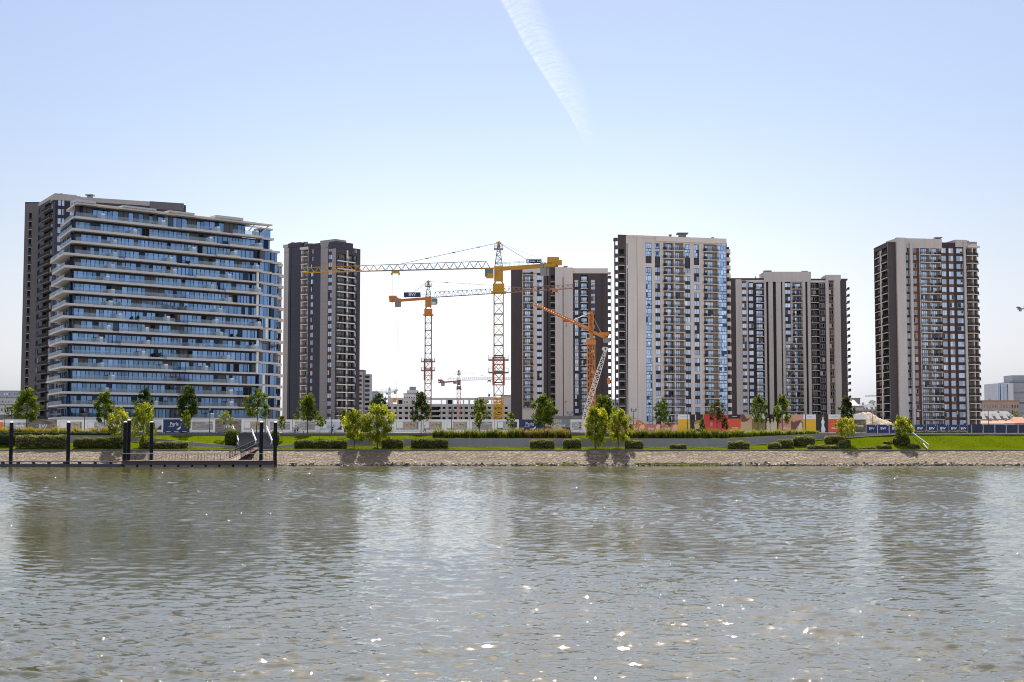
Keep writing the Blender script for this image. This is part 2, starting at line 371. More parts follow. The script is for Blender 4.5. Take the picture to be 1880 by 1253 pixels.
def facade(b, F, ztop, cols, ztf, nfl, base, fh=3.05, vm=600, s_end=None):
    """F: Face; ztf: level of the top storey's floor; cols: (kind, u0, u1, options)"""
    zg = b.zg - .5; L = s_end or F.L; mats = [base]
    def mi(m):
        if m not in mats: mats.append(m)
        return mats.index(m)
    floors = [ztf - k * fh for k in range(nfl) if ztf - k * fh > zg - .2]
    ops = []; paints = []; pil = {}
    for c in cols:
        kind, u0, u1, o = c[0], c[1], c[2], (c[3] if len(c) > 3 else {})
        s0, s1 = max(.05, F.s(u0, o.get('vm', vm))), min(L - .05, F.s(u1, o.get('vm', vm)))
        if s1 - s0 < .15: continue
        zt = F.sz(u0, o['v0'])[1] if 'v0' in o else ztop - o.get('top', 1.2)
        zb = F.sz(u0, o['v1'])[1] if 'v1' in o else zg
        fl = [z for z in floors if zb - .2 <= z and z + 2.6 <= zt + .9]
        if kind == 'paint': paints.append((s0, s1, zb, zt, mi(o['m'])))
        elif kind == 'strip': ops.append((s0, s1, zb, zt, o.get('depth', .35), mi(o['m']), mi(o['m'])))
        elif kind == 'pil': pil.setdefault(o['m'], []).append((s0, s1, zb, F.sz(u0, o['v0'])[1] if 'v0' in o else ztop, o.get('proud', .4)))
        elif kind == 'win':
            hs, hh = o.get('sill', .75), o.get('h', 1.95)
            for i, z in enumerate(fl):
                ops.append((s0, s1, z + hs, z + hs + hh, .2, mi(base), mi(DARKIN)))
                b.window(F, s0 + .02, -.1, z + hs + .01, s1 - s0 - .04, hh - .02, o.get('style', 'two'), o.get('g', GLASS), o.get('fr', FRAME))
                if 'sp' in o:
                    sp = o['sp'] if not isinstance(o['sp'], (list, tuple)) else random.choice(o['sp'])
                    if sp: paints.append((s0, s1, z + hs + hh, z + hs + fh, mi(sp)))
        elif kind == 'glaz':
            zz = fl[-1] if fl else zb; topz = zt
            ops.append((s0, s1, zb, zt, .25, mi(FRAME), mi(FRAME)))
            for i, z in enumerate(fl):
                h2 = fh * .62
                b.window(F, s0 + .02, -.08, z + .5, s1 - s0 - .04, h2 - .03, o.get('style', 'strip'), o.get('g', GLASSB), FRAME)
                b.window(F, s0 + .02, -.08, z + .5 + h2, s1 - s0 - .04, fh - h2 - .03, 'two', o.get('g', GLASSB), FRAME, 'spandrel_glass')
        elif kind == 'bal':
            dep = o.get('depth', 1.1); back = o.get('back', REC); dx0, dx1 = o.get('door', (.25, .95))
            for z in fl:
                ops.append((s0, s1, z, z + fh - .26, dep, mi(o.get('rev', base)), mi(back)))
                W = s1 - s0
                if dx1 > dx0: b.window(F, s0 + W * dx0, -dep + .14, z + .03, W * (dx1 - dx0), 2.35, 'door', o.get('g', GLASS), o.get('fr', FRAME), 'balcony_door')
                sc = o.get('screen')
                b.balcony(F, s0 - o.get('ext', .15), 0, z, W + 2 * o.get('ext', .15), o.get('proj', .9), o.get('slab', CREAM), o.get('rail', 'bars'), sc, o.get('thick', .24))
        elif kind == 'open':   # loggia open right through the corner: sky shows in it
            pass
    xs = sorted({0.0, round(L, 3)} | {round(v, 3) for q in ops for v in q[:2]} | {round(v, 3) for q in paints for v in q[:2]})
    zs = sorted({round(zg, 3), round(ztop, 3)} | {round(v, 3) for q in ops for v in q[2:4]} | {round(max(zg, min(ztop, v)), 3) for q in paints for v in q[2:4]})
    xs = np.array(xs); zs = np.array(zs); cx = (xs[:-1] + xs[1:]) / 2; cz = (zs[:-1] + zs[1:]) / 2
    g = np.zeros((len(cx), len(cz)), int)
    for s0, s1, z0, z1, m in paints: g[np.ix_((cx > s0) & (cx < s1), (cz > z0) & (cz < z1))] = m
    for s0, s1, z0, z1, *_ in ops: g[np.ix_((cx > s0) & (cx < s1), (cz > z0) & (cz < z1))] = -1
    mb = MB()
    for i in range(len(cx)):
        j = 0
        while j < len(cz):
            m = g[i, j]; k = j
            while k + 1 < len(cz) and g[i, k + 1] == m: k += 1
            if m >= 0: mb.quad(F.P(xs[i], 0, zs[j]), F.P(xs[i + 1], 0, zs[j]), F.P(xs[i + 1], 0, zs[k + 1]), F.P(xs[i], 0, zs[k + 1]), int(m))
            j = k + 1
    for s0, s1, z0, z1, dp, mr, mbk in ops:
        P = F.P
        mb.quad(P(s0, -dp, z0), P(s1, -dp, z0), P(s1, -dp, z1), P(s0, -dp, z1), mbk)
        mb.quad(P(s0, 0, z0), P(s0, -dp, z0), P(s0, -dp, z1), P(s0, 0, z1), mr)
        mb.quad(P(s1, -dp, z0), P(s1, 0, z0), P(s1, 0, z1), P(s1, -dp, z1), mr)
        mb.quad(P(s0, -dp, z1), P(s1, -dp, z1), P(s1, 0, z1), P(s0, 0, z1), mr)
        mb.quad(P(s0, 0, z0), P(s1, 0, z0), P(s1, -dp, z0), P(s0, -dp, z0), mr)
    o = mb.build('facade', mats, b.root)
    for m, lst in pil.items():
        for s0, s1, z0, z1, pr in lst:
            q = MB(); F.box(q, s0, s1, .004, pr, z0, z1); q.build('pilaster', m, b.root)
    return o
def shell(b, poly, ztop, mat, skip=(), parapet=.0):
    """remaining walls and the roof of a convex footprint (list of xy, front edges listed in skip)"""
    mb = MB(); n = len(poly); z0 = b.zg - .5
    for i in range(n):
        if i in skip: continue
        a, c = poly[i], poly[(i + 1) % n]; mb.quad((*a, z0), (*c, z0), (*c, ztop), (*a, ztop))
    mb.build('wall', mat, b.root)
    rf = MB(); rf.prism(list(poly), ztop - .3, ztop - .003); rf.build('roof', ROOFM, b.root)
def block(b, F, u0, u1, v0, v1, depth, mat, name='roof_block', proud=.12, vm=None):
    s0, zt = F.sz(u0, v0); s1 = F.s(u1, v0); zb = F.sz(u0, v1)[1]
    mb = MB(); F.box(mb, s0, s1, -depth, proud, zb, zt); return mb.build(name, mat, b.root)
def vents(b, F, lst):
    """little flues and antennas on the roof: (u, v top, v bottom, width in m)"""
    for u, v0, v1, w_ in lst:
        s, z1 = F.sz(u, v0); z0 = F.sz(u, v1)[1]; p = F.P(s, -2.5, 0); mb = MB()
        mb.box(p.x - w_ / 2, p.x + w_ / 2, p.y - w_ / 2, p.y + w_ / 2, z0 - .6, z1 - .5); mb.box(p.x - w_ * .8, p.x + w_ * .8, p.y - w_ * .8, p.y + w_ * .8, z1 - .35, z1)
        for sx in (-1, 1): mb.box(p.x + sx * w_ * .4 - .06, p.x + sx * w_ * .4 + .06, p.y - .06, p.y + .06, z1 - .5, z1 - .35)
        mb.build('roof_vent', plain('vent_metal', (.2, .2, .21), .5), b.root)
# ---------------------------------------------------------------- the apartment towers
def pt(u, d, v=600): return (xat(u, d, v), d)
def side_stack(b, F, s0, s1, floors, proj, slabm, rail):
    for z in floors: b.balcony(F, s0, 0, z, s1 - s0, proj, slabm, rail, None)
def open_bay(b, F, u0, u1, floors, mslab, post_at, fh=3.05, hpar=1.15, depth=1.4, vm=600, mpost=None):
    """a frame of open corner loggias through which the sky shows: solid parapets and one outer post"""
    s0, s1 = F.s(u0, vm), F.s(u1, vm)
    for z in floors:
        mb = MB(); F.box(mb, s0, s1, -depth, -.02, z - .24, z + hpar); mb.build('loggia_parapet', mslab, b.root)
    mb = MB(); a = (s0 - .35, s0) if post_at == 'L' else (s1, s1 + .35)
    F.box(mb, a[0], a[1], -.5, 0, b.zg - .5, floors[0] + fh); mb.build('post', mpost or mslab, b.root)
    mb = MB(); F.box(mb, min(s0, a[0]), max(s1, a[1]), -depth, .02, floors[0] + fh - .3, floors[0] + fh + .9); mb.build('loggia_roof', mslab, b.root)
def levels(ztf, n, fh=3.05, zmin=6.5): return [ztf - k * fh for k in range(n) if ztf - k * fh > zmin]

# --- pale beige tower with the blue glazed strips
pl, pr = pt(1135, 500), pt(1335, 511)
F = Face(pl, pr); b = Building('apartment_tower', ((pl[0] + pr[0]) / 2, 505), 'pale beige apartment tower with blue glazed strips and cream balcony slabs', 'tower')
zt = F.sz(1200, 433.5)[1]; ztf = F.sz(1230, 459.9)[1]
GL = dict(g=GLASSB)
sp = [DARKB, DARKB, DARKB, BEIGE]
facade(b, F, zt, [
    ('paint', 1134, 1150, dict(m=BROWN, top=0)),
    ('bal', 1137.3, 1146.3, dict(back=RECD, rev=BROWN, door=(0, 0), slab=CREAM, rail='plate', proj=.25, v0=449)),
    ('strip', 1151.2, 1152.8, dict(m=DARKIN, v0=447, v1=487)), ('strip', 1151.2, 1152.8, dict(m=DARKIN, v0=493)),
    ('glaz', 1186, 1197, dict(v0=445.5, v1=483.5)), ('glaz', 1186, 1197, dict(v0=491, style='strip')),
    ('glaz', 1203.2, 1212.6, dict(v0=447, v1=485)), ('win', 1203.2, 1212.6, dict(v0=493, sp=sp)),
    ('bal', 1219, 1237, dict(screen='L', door=(.28, .98), v0=446)), ('bal', 1239, 1256, dict(door=(.05, .68), v0=446, screen=None)),
    ('glaz', 1258.3, 1268, dict(v0=449, v1=487)), ('win', 1258.3, 1268, dict(v0=494, sp=sp)),
    ('glaz', 1275, 1284.5, dict(v0=449, v1=487)), ('win', 1275, 1284.5, dict(v0=494, sp=sp)),
    ('bal', 1293, 1318.5, dict(screen='L', door=(.16, .74), v0=448)),
    ('glaz', 1319.5, 1334.6, dict(v0=448, style='door')),
], ztf, 26, BEIGE)
bk = [Vector((*pt(1336, 527), 0)), Vector((*pt(1134.6, 516), 0))]
shell(b, [pl, pr, (bk[0].x, bk[0].y), (bk[1].x, bk[1].y)], zt, BROWN, skip=(0,))
fl = levels(ztf, 26)
open_bay(b, F, 1130.6, 1134.9, fl, BROWN, 'L')
Fr = Face(pr, (bk[0].x, bk[0].y))
for z in fl: mb = MB(); Fr.box(mb, .6, 5.2, .01, 1.45, z - .25, z + 1.2); mb.build('side_balcony', CREAM, b.root)
mb = MB(); Fr.box(mb, 1.2, 5.0, .005, 1.0, b.zg, fl[0] + 2.2); mb.build('side_bay', DARKB, b.root)
block(b, F, 1150, 1203, 431.5, 436, 9, BEIGE); block(b, F, 1203, 1333, 434.2, 443, 6, CREAM, 'roof_fascia', .35)
block(b, F, 1150, 1276, 429.8, 435, 7, BROWN, 'roof_block', -2.5)
mb = MB(); s0 = F.s(1237); F.box(mb, s0 + .05, s0 + .4, -.9, .8, fl[-1], fl[0] + 2.9); mb.build('balcony_divider', CREAM, b.root)
mb = MB(); s0 = F.s(1170); F.box(mb, s0, s0 + .09, .003, .05, b.zg, zt - .6); mb.build('wall_joint', DARKB, b.root)
vents(b, F, [(1257, 427, 433, 2.6), (1235, 429.5, 433, .7), (1313, 434.5, 438, .6)]); b.finish()

# --- tower with rust brown bays and rounded corner balconies
pl, pr = pt(1632, 528), pt(1797, 534)
F = Face(pl, pr); b = Building('apartment_tower', ((pl[0] + pr[0]) / 2, 531), 'tower with rust brown window bays and curved corner balconies above the blue fence', 'tower')
zt = F.sz(1700, 446)[1]; ztf = F.sz(1710, 467.8)[1]; fh = 3.06
rs = [RUST, RUST, REDBR]
facade(b, F, zt, [
    ('paint', 1632.2, 1647, dict(m=BROWN, top=0)), ('paint', 1689, 1690, dict(m=BROWN)), ('paint', 1676.5, 1689, dict(m=REDBR, v0=455)),
    ('win', 1664, 1671.8, dict(sp=[DARKB], g=GLASSD, fr=DOORW, v0=452, h=2.1, sill=.6)),
    ('win', 1677.2, 1685, dict(sp=rs, g=GLASSD, fr=DOORW, v0=455)),
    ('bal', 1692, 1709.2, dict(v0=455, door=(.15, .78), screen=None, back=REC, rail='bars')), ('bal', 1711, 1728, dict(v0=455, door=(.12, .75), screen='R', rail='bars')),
    ('paint', 1729.3, 1772, dict(m=DARKB, v0=453)),
    ('win', 1731, 1739.5, dict(sp=rs, fr=DOORW, v0=454)), ('win', 1744.5, 1753, dict(sp=rs, fr=DOORW, v0=454)),
    ('win', 1758.5, 1770, dict(sp=[DARKB], fr=DOORW, v0=454, style='tee')),
    ('pil', 1647, 1663.5, dict(m=WARMG, v0=437, proud=.9)), ('pil', 1672, 1676.3, dict(m=WARMG, v0=446, proud=.9)), ('pil', 1771, 1774.6, dict(m=WARMG, v0=444, proud=.7)),
    ('bal', 1775.5, 1786.5, dict(v0=453, door=(.1, .6), back=REC, g=GLASSD, rail='bars', depth=2.0, proj=.1)), ('bal', 1787.3, 1795.5, dict(v0=453, door=(.2, .9), g=GLASSD, depth=2.0, proj=.1, back=REC)),
], ztf, 26, WARMG, fh)
bl = (pl[0] - .3, pl[1] + 19); bk = [F.P(F.L, -18, 0), F.P(0, -18, 0)]
shell(b, [bl, pl, pr, (bk[0].x, bk[0].y)], zt - .3, BROWN, skip=(0, 1))
Fl = Face(bl, pl); fl = levels(ztf, 26, fh)
facade(b, Fl, zt, [
    ('bal', 1608, 1619.6, dict(vm=600, back=REC, slab=CREAM, door=(.35, .9), g=GLASSD, rail='bars', proj=.35, top=2.3)),
    ('bal', 1620.8, 1631, dict(vm=600, back=RECD, slab=CREAM, door=(.1, .4), g=GLASSD, rail='bars', proj=.35, top=2.3, rev=BROWN)),
    ('pil', 1619.4, 1621, dict(m=CREAM, proud=.45, v0=460))], ztf, 26, BROWN, fh)
# the curved slabs of the rounded corner
a0 = F.s(1775.2); a1 = F.L + .2
for z in fl:
    mb = MB(); pts = [F.P(a0, -1.5, 0)]
    for i in range(13):
        t = i / 12; ang = R(-90 + 130 * t) ; pts.append(F.P(a0 + (a1 - a0) * (.06 + .9 * t), .15 + 1.15 * math.sin(math.pi * (.12 + .8 * t)), 0))
    pts.append(F.P(a1, -1.5, 0)); ply = [(p.x, p.y) for p in pts]
    mb.prism(ply, z - .26, z + .02); q = mb.build('balcony', CREAM, b.root)
    r = MB()
    for i in range(1, 14):
        p, q2 = pts[i], pts[i + 1]
        r.bar((p.x, p.y, z + 1.05), (q2.x, q2.y, z + 1.05), .05)
        for k in range(5):
            m_ = p.lerp(q2, k / 5); r.bar((m_.x, m_.y, z + .03), (m_.x, m_.y, z + 1.04), .03)
    r.build('railing', RAIL, q)
s_ = F.s(1787); mb = MB(); F.box(mb, s_, s_ + .3, .2, .5, b.zg, fl[0] + 2.9); mb.build('balcony_post', CREAM, b.root)
block(b, F, 1647, 1729, 437.3, 455, 10, WARMG, 'roof_block', .06); block(b, F, 1729, 1757, 445.5, 453.5, 8, DARKB); block(b, F, 1753.5, 1775, 440.5, 454, 9, WARMG, 'roof_block', .2)
block(b, F, 1775, 1795, 443.5, 452, 7, MIDGREY, 'roof_block', -.6); block(b, F, 1775, 1797, 451.8, 455, 4, CREAM, 'roof_fascia', 1.0)
Fr = Face(pr, (bk[0].x, bk[0].y)); side_stack(b, Fr, 1.0, 6, fl, 1.1, BROWN, 'plate')
vents(b, F, [(1727, 434.8, 440, 1.8), (1650, 435.5, 439, .4), (1782, 441, 446, .5)]); b.finish()

# --- brown and beige tower with the raised central roof block
pl, pr = pt(1341, 612), pt(1555, 612)
F = Face(pl, pr); b = Building('apartment_tower', ((pl[0] + pr[0]) / 2, 612), 'brown and beige apartment tower with a raised block at the middle of its roof', 'tower')
zt = F.sz(1400, 512.5)[1]; ztf = F.sz(1395, 530.8)[1]; fh = 3.06
facade(b, F, zt, [
    ('paint', 1340.5, 1351, dict(m=BROWN, top=0)), ('paint', 1543, 1556, dict(m=BROWN, top=0)),
    ('paint', 1373.5, 1405, dict(m=DARKB, v0=520)), ('paint', 1489, 1516, dict(m=DARKB, v0=520)),
    ('win', 1363, 1371, dict(sp=[RUST, RUST, REDBR], fr=DOORW, v0=518)), ('win', 1375.3, 1383.3, dict(sp=[DARKB], fr=DOORW, v0=519)),
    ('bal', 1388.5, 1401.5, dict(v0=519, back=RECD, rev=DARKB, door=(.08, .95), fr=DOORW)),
    ('strip', 1407.3, 1411, dict(m=DARKB, v0=518)), ('strip', 1419.6, 1425, dict(m=DARKB, v0=518)), ('strip', 1434.5, 1436.5, dict(m=DARKIN, v0=518)),
    ('win', 1442, 1452, dict(sp=[DARKB], v0=519, v1=642)), ('bal', 1456, 1472, dict(v0=519, v1=642, screen='L', door=(.25, .95))),
    ('bal', 1443, 1456.5, dict(v0=629, door=(.05, .6), screen='R')), ('bal', 1458, 1472.5, dict(v0=629, door=(.1, .7), screen='R')),
    ('strip', 1479.3, 1482.8, dict(m=DARKB, v0=518)),
    ('bal', 1490, 1503.2, dict(v0=519, back=RECD, rev=DARKB, g=GLASSD, door=(.05, .75), fr=DOORW)), ('win', 1505, 1514.3, dict(sp=[DARKB], fr=DOORW, v0=519, g=GLASSD)),
    ('win', 1522.5, 1530.8, dict(sp=[RUST, RUST, REDBR], fr=DOORW, g=GLASSD, v0=518)),
    ('pil', 1351, 1361.5, dict(m=WARMG, v0=513.5, proud=.7)), ('pil', 1403, 1407, dict(m=WARMG, v0=512, proud=.6)), ('pil', 1411.3, 1419.3, dict(m=WARMG, v0=516, proud=.6)), ('pil', 1425.3, 1434.2, dict(m=WARMG, v0=516, proud=.6)), ('pil', 1436.8, 1440.8, dict(m=WARMG, v0=516, proud=.6)),
    ('pil', 1473.6, 1479, dict(m=WARMG, v0=516, proud=.6)), ('pil', 1483, 1488.2, dict(m=WARMG, v0=516, proud=.6)), ('pil', 1516, 1521.6, dict(m=WARMG, v0=514, proud=.7)), ('pil', 1531.7, 1543, dict(m=WARMG, v0=514, proud=.7)),
], ztf, 26, WARMG, fh)
bk = [F.P(F.L, -18, 0), F.P(0, -18, 0)]
shell(b, [pl, pr, (bk[0].x, bk[0].y), (bk[1].x, bk[1].y)], zt, BROWN, skip=(0,))
fl = levels(ztf, 26, fh)
block(b, F, 1402, 1488.3, 499.5, 518, 11, WARMG, 'roof_block', .7); block(b, F, 1516, 1543, 505.3, 515.5, 9, WARMG, 'roof_block', .72)
block(b, F, 1341, 1402, 511, 514.2, 6, BROWN, 'roof_fascia', .1); block(b, F, 1374, 1402, 515, 518, .5, CREAM, 'roof_fascia', .25); block(b, F, 1488.5, 1515.8, 515.5, 519, .5, CREAM, 'roof_fascia', .25); block(b, F, 1488.5, 1556, 512, 515, 6, BROWN, 'roof_fascia', .1)
Fr = Face(pr, (bk[0].x, bk[0].y)); side_stack(b, Fr, .8, 6, fl, 1.7, MIDGREY, 'plate')
vents(b, F, [(1411, 496.5, 500, 2.2), (1479, 497, 500, 1.6), (1389, 507, 511, .4)]); b.finish()

# --- beige and dark tower behind the cranes
pl, pr = pt(938, 592), pt(1116.5, 592)
F = Face(pl, pr); b = Building('apartment_tower', ((pl[0] + pr[0]) / 2, 592), 'beige and dark brown tower rising behind the orange crane', 'tower')
zt = F.sz(1000, 501)[1]; ztf = F.sz(970, 504.8)[1]; fh = 3.05
facade(b, F, zt, [
    ('paint', 938, 959, dict(m=BROWN, top=0)), ('paint', 997.8, 1019, dict(m=BROWN, top=0)), ('paint', 1052, 1117, dict(m=BROWN, top=0)),
    ('bal', 960.5, 978.4, dict(v0=496, v1=760, screen='R', door=(.18, .74), proj=.8, top=0)), ('win', 985.8, 994.8, dict(sp=[DARKB], v0=497, h=2.1, top=0)),
    ('bal', 1011.5, 1019, dict(v0=500, back=RECD, rev=BROWN, door=(0, 0), rail='plate', proj=.3)), ('strip', 1004.6, 1005.8, dict(m=DARKIN, v0=505)),
    ('win', 1055.2, 1062, dict(sp=[BEIGE, DARKB], g=GLASS, v0=512)), ('bal', 1066.3, 1079, dict(v0=510, back=RECD, rev=BROWN, door=(.08, .92), proj=.8)), ('win', 1085.4, 1092.6, dict(sp=[BEIGE, BEIGE, DARKB], v0=512)),
    ('pil', 1019.3, 1033, dict(m=BEIGE, v0=491.5, proud=.9)), ('pil', 1034.5, 1052, dict(m=BEIGE, v0=492, proud=.9)), ('pil', 1033, 1034.5, dict(m=BEIGE, v0=492, v1=510, proud=.86)),
    ('strip', 1033.1, 1034.4, dict(m=DARKIN, v0=510, depth=.9)), ('pil', 1105.5, 1106.2, dict(m=BROWN, proud=.25)),
], ztf, 26, CREAM, fh)
block(b, F, 938, 959.3, 492.5, 502.5, 12, BROWN, 'roof_block', .05); block(b, F, 959.3, 998, 491, 501.5, 11, CREAM, 'roof_block', .06); block(b, F, 998, 1019, 490, 502.5, 10, BROWN, 'roof_block', .08); block(b, F, 1019.3, 1052, 491.9, 503, 10, BEIGE, 'roof_block', .6); block(b, F, 1052.3, 1122, 499.5, 502.3, 5, CREAM, 'roof_fascia', .2)
bk = [F.P(F.L, -18, 0), F.P(0, -18, 0)]
shell(b, [pl, pr, (bk[0].x, bk[0].y), (bk[1].x, bk[1].y)], zt, BROWN, skip=(0,))
fl = levels(F.sz(1075, 523)[1], 26)
open_bay(b, F, 1116.7, 1121.5, fl, BROWN, 'R', mpost=BEIGE)
vents(b, F, [(1039, 487.5, 492, 1.2), (1030, 490, 492.5, 1.8), (962, 488, 492, .5)]); b.finish()

# --- charcoal tower seen on its corner
cn = pt(616, 535); lf = (cn[0] - 23.6, cn[1] + 18.4); rt = (cn[0] + 8.4, cn[1] + 10.6)
F = Face(lf, cn); G_ = Face(cn, rt)
b = Building('apartment_tower', cn, 'charcoal grey corner tower with stacked white balconies beside the blue glass block', 'tower')
zt = F.sz(600, 447)[1]; ztf = F.sz(558, 471.5)[1]; fh = 3.05
facade(b, F, zt, [
    ('paint', 520, 529, dict(m=GREIGE, top=0, vm=560)), ('paint', 552, 565.3, dict(m=CREAM, v0=456, vm=560)),
    ('bal', 554, 564.6, dict(v0=456, back=REC, slab=WHITE, door=(.35, .95), g=GLASSD, proj=.7, vm=560, rev=CREAM)),
    ('win', 569.5, 574.5, dict(sp=[DARKB, REDBR, CHAR], g=GLASS, v0=459, vm=560)), ('strip', 533, 534, dict(m=DARKIN, v0=455, vm=560)),
    ('paint', 588, 616, dict(m=MIDGREY, top=0, vm=560)),
    ('win', 601.5, 608.8, dict(sp=[REDBR, REDBR, DARKB], v0=457, vm=560)),
], ztf, 27, CHAR, fh)
facade(b, G_, zt - 1.5, [
    ('bal', 618.5, 635.2, dict(v0=459, back=REC, slab=WHITE, door=(.25, .75), g=GLASSD, proj=1.0, vm=560, thick=.42)),
    ('bal', 637.2, 648.5, dict(v0=459, back=REC, slab=WHITE, door=(.2, .8), g=GLASSD, proj=1.0, vm=560, thick=.42)),
    ('win', 650.5, 655, dict(sp=[REDBR], v0=460, vm=560, g=GLASSB)), ('pil', 635.3, 637, dict(m=WHITE, proud=.5, v0=460, vm=560)), ('pil', 616.05, 617.6, dict(m=CHAR, proud=.1, vm=560))
], ztf + .2, 27, BROWN, fh, s_end=None)
bkp = (lf[0] + rt[0] - cn[0], lf[1] + rt[1] - cn[1])
shell(b, [lf, cn, rt, bkp], zt - 1.55, CHAR, skip=(0, 1))
block(b, F, 588, 616, 442.5, 450, 6, MIDGREY, 'roof_block', .06); block(b, F, 551, 566, 455, 459, 3, CREAM, 'roof_fascia', .15); block(b, F, 566, 588, 449, 453, 7, CHAR, 'roof_block', .1)
block(b, F, 520, 529, 450, 456, 8, GREIGE, 'roof_block', .07); block(b, F, 529.5, 551, 447.5, 455, 8, CHAR, 'roof_block', .1)
block(b, G_, 617, 648, 443, 456, 4, CHAR, 'roof_block', .12)
vents(b, F, [(529.5, 444.5, 452, 1.0), (553, 443.5, 449, 1.0), (560, 447, 451, 2)]); b.finish()

# --- dark tower behind the glass block
cn = pt(96, 450); lf = pt(66, 470); rt = pt(338, 467)
F = Face(lf, cn); G_ = Face(cn, rt)
b = Building('apartment_tower', cn, 'dark grey apartment tower standing behind the blue glass block with balcony slabs', 'tower')
zt = F.sz(94, 366)[1]; ztf = F.sz(88, 389)[1]; fh = 3.05
facade(b, F, zt, [
    ('win', 68, 72.5, dict(g=GLASSD, vm=520, v0=372, sp=[None])),
    ('bal', 79, 94.5, dict(back=RECD, slab=SLATE, rail='bars', door=(.4, .9), g=GLASSD, vm=520, v0=374, proj=1.3, rev=NAVY, fr=DOORW)),
], ztf, 28, CHAR, fh)
facade(b, G_, zt, [('win', 105.5, 111.5, dict(g=GLASS, v0=368, vm=420, fr=DOORW)), ('win', 113, 117.5, dict(g=GLASS, v0=368, vm=420, fr=DOORW)), ('win', 127, 137, dict(g=GLASS, v0=370, vm=420)), ('paint', 96.3, 130, dict(m=NAVY, v0=369, v1=420))], ztf, 27, CHAR, fh)
bkp = (lf[0] + rt[0] - cn[0], lf[1] + rt[1] - cn[1])
shell(b, [lf, cn, rt, bkp], zt, CHAR, skip=(0, 1))
block(b, G_, 96, 338, 358.8, 367, 8, GREIGE, 'parapet', .15); mb = MB(); F.box(mb, .2, F.L - .01, -7, .15, zt, F.sz(95.5, 358.8)[1]); mb.build('parapet', GREIGE, b.root)
block(b, G_, 275, 337, 370, 384, 9, SLATE, 'roof_block', .3); block(b, G_, 112, 150, 355.7, 360, 8, MIDGREY, 'roof_block', -3)
W_ = Face(pt(40.5, 476), pt(67, 476)); ztw = W_.sz(50, 371.5)[1]
facade(b, W_, ztw, [('bal', 50.5, 55.5, dict(back=RECD, rev=SLATE, slab=GREIGE, rail='plate', door=(0, 0), proj=.1, vm=520, v0=388))], W_.sz(52, 406)[1], 27, SLATE, fh)
q = [W_.P(W_.L, -14, 0), W_.P(0, -14, 0)]
mb = MB(); mb.quad((*pt(40.5, 476), 6), (q[1].x, q[1].y, 6), (q[1].x, q[1].y, ztw), (*pt(40.5, 476), ztw)); mb.quad((q[0].x, q[0].y, 6), (*pt(67, 476), 6), (*pt(67, 476), ztw), (q[0].x, q[0].y, ztw)); mb.build('wall', SLATE, b.root)
rf = MB(); rf.prism([pt(40.5, 476), pt(67, 476), (q[0].x, q[0].y), (q[1].x, q[1].y)], ztw - .4, ztw - .004); rf.build('roof', ROOFM, b.root)
vents(b, G_, [(167, 356, 360, 1.6), (114, 353.5, 358, .5)]); b.finish()

# --- the blue glass block wrapped in pale balcony slabs
cn = pt(131, 370); rt = pt(478, 408.5); F = Face(cn, rt); e2 = Vector((-11.5, 22)).normalized(); n2 = Vector((-e2.y, e2.x))
n2 = n2 if n2.x < 0 else -n2
b = Building('apartment_block', cn, 'blue glass apartment block wrapped in pale projecting balcony slabs', 'apartment block')
L = F.L; fh = 3.42; c2 = Vector(cn)
ztop = F.sz(135, 370.5)[1]; lv = [F.sz(131, 397.5)[1] - k * fh for k in range(17)]; lv = [z for z in lv if z > 6]
rd = random.Random(11)
SID = c2 + e2 * 21
def inter(of, os_):   # front plane moved out by of meets side plane moved out by os_
    p = Vector(F.p0) + F.n * of; q = c2 + n2 * os_
    den = F.d.x * e2.y - F.d.y * e2.x; w_ = q - p; t = (w_.x * e2.y - w_.y * e2.x) / den
    return p + F.d * t
outs = [.2, .6, .7, 2.6, 2.3, 2.4, 2.6, 1.9, 2.6, 2.3, 2.8, 2.7, 2.6, 3.0, 2.4, 2.4, 2.4]
BANDS = []
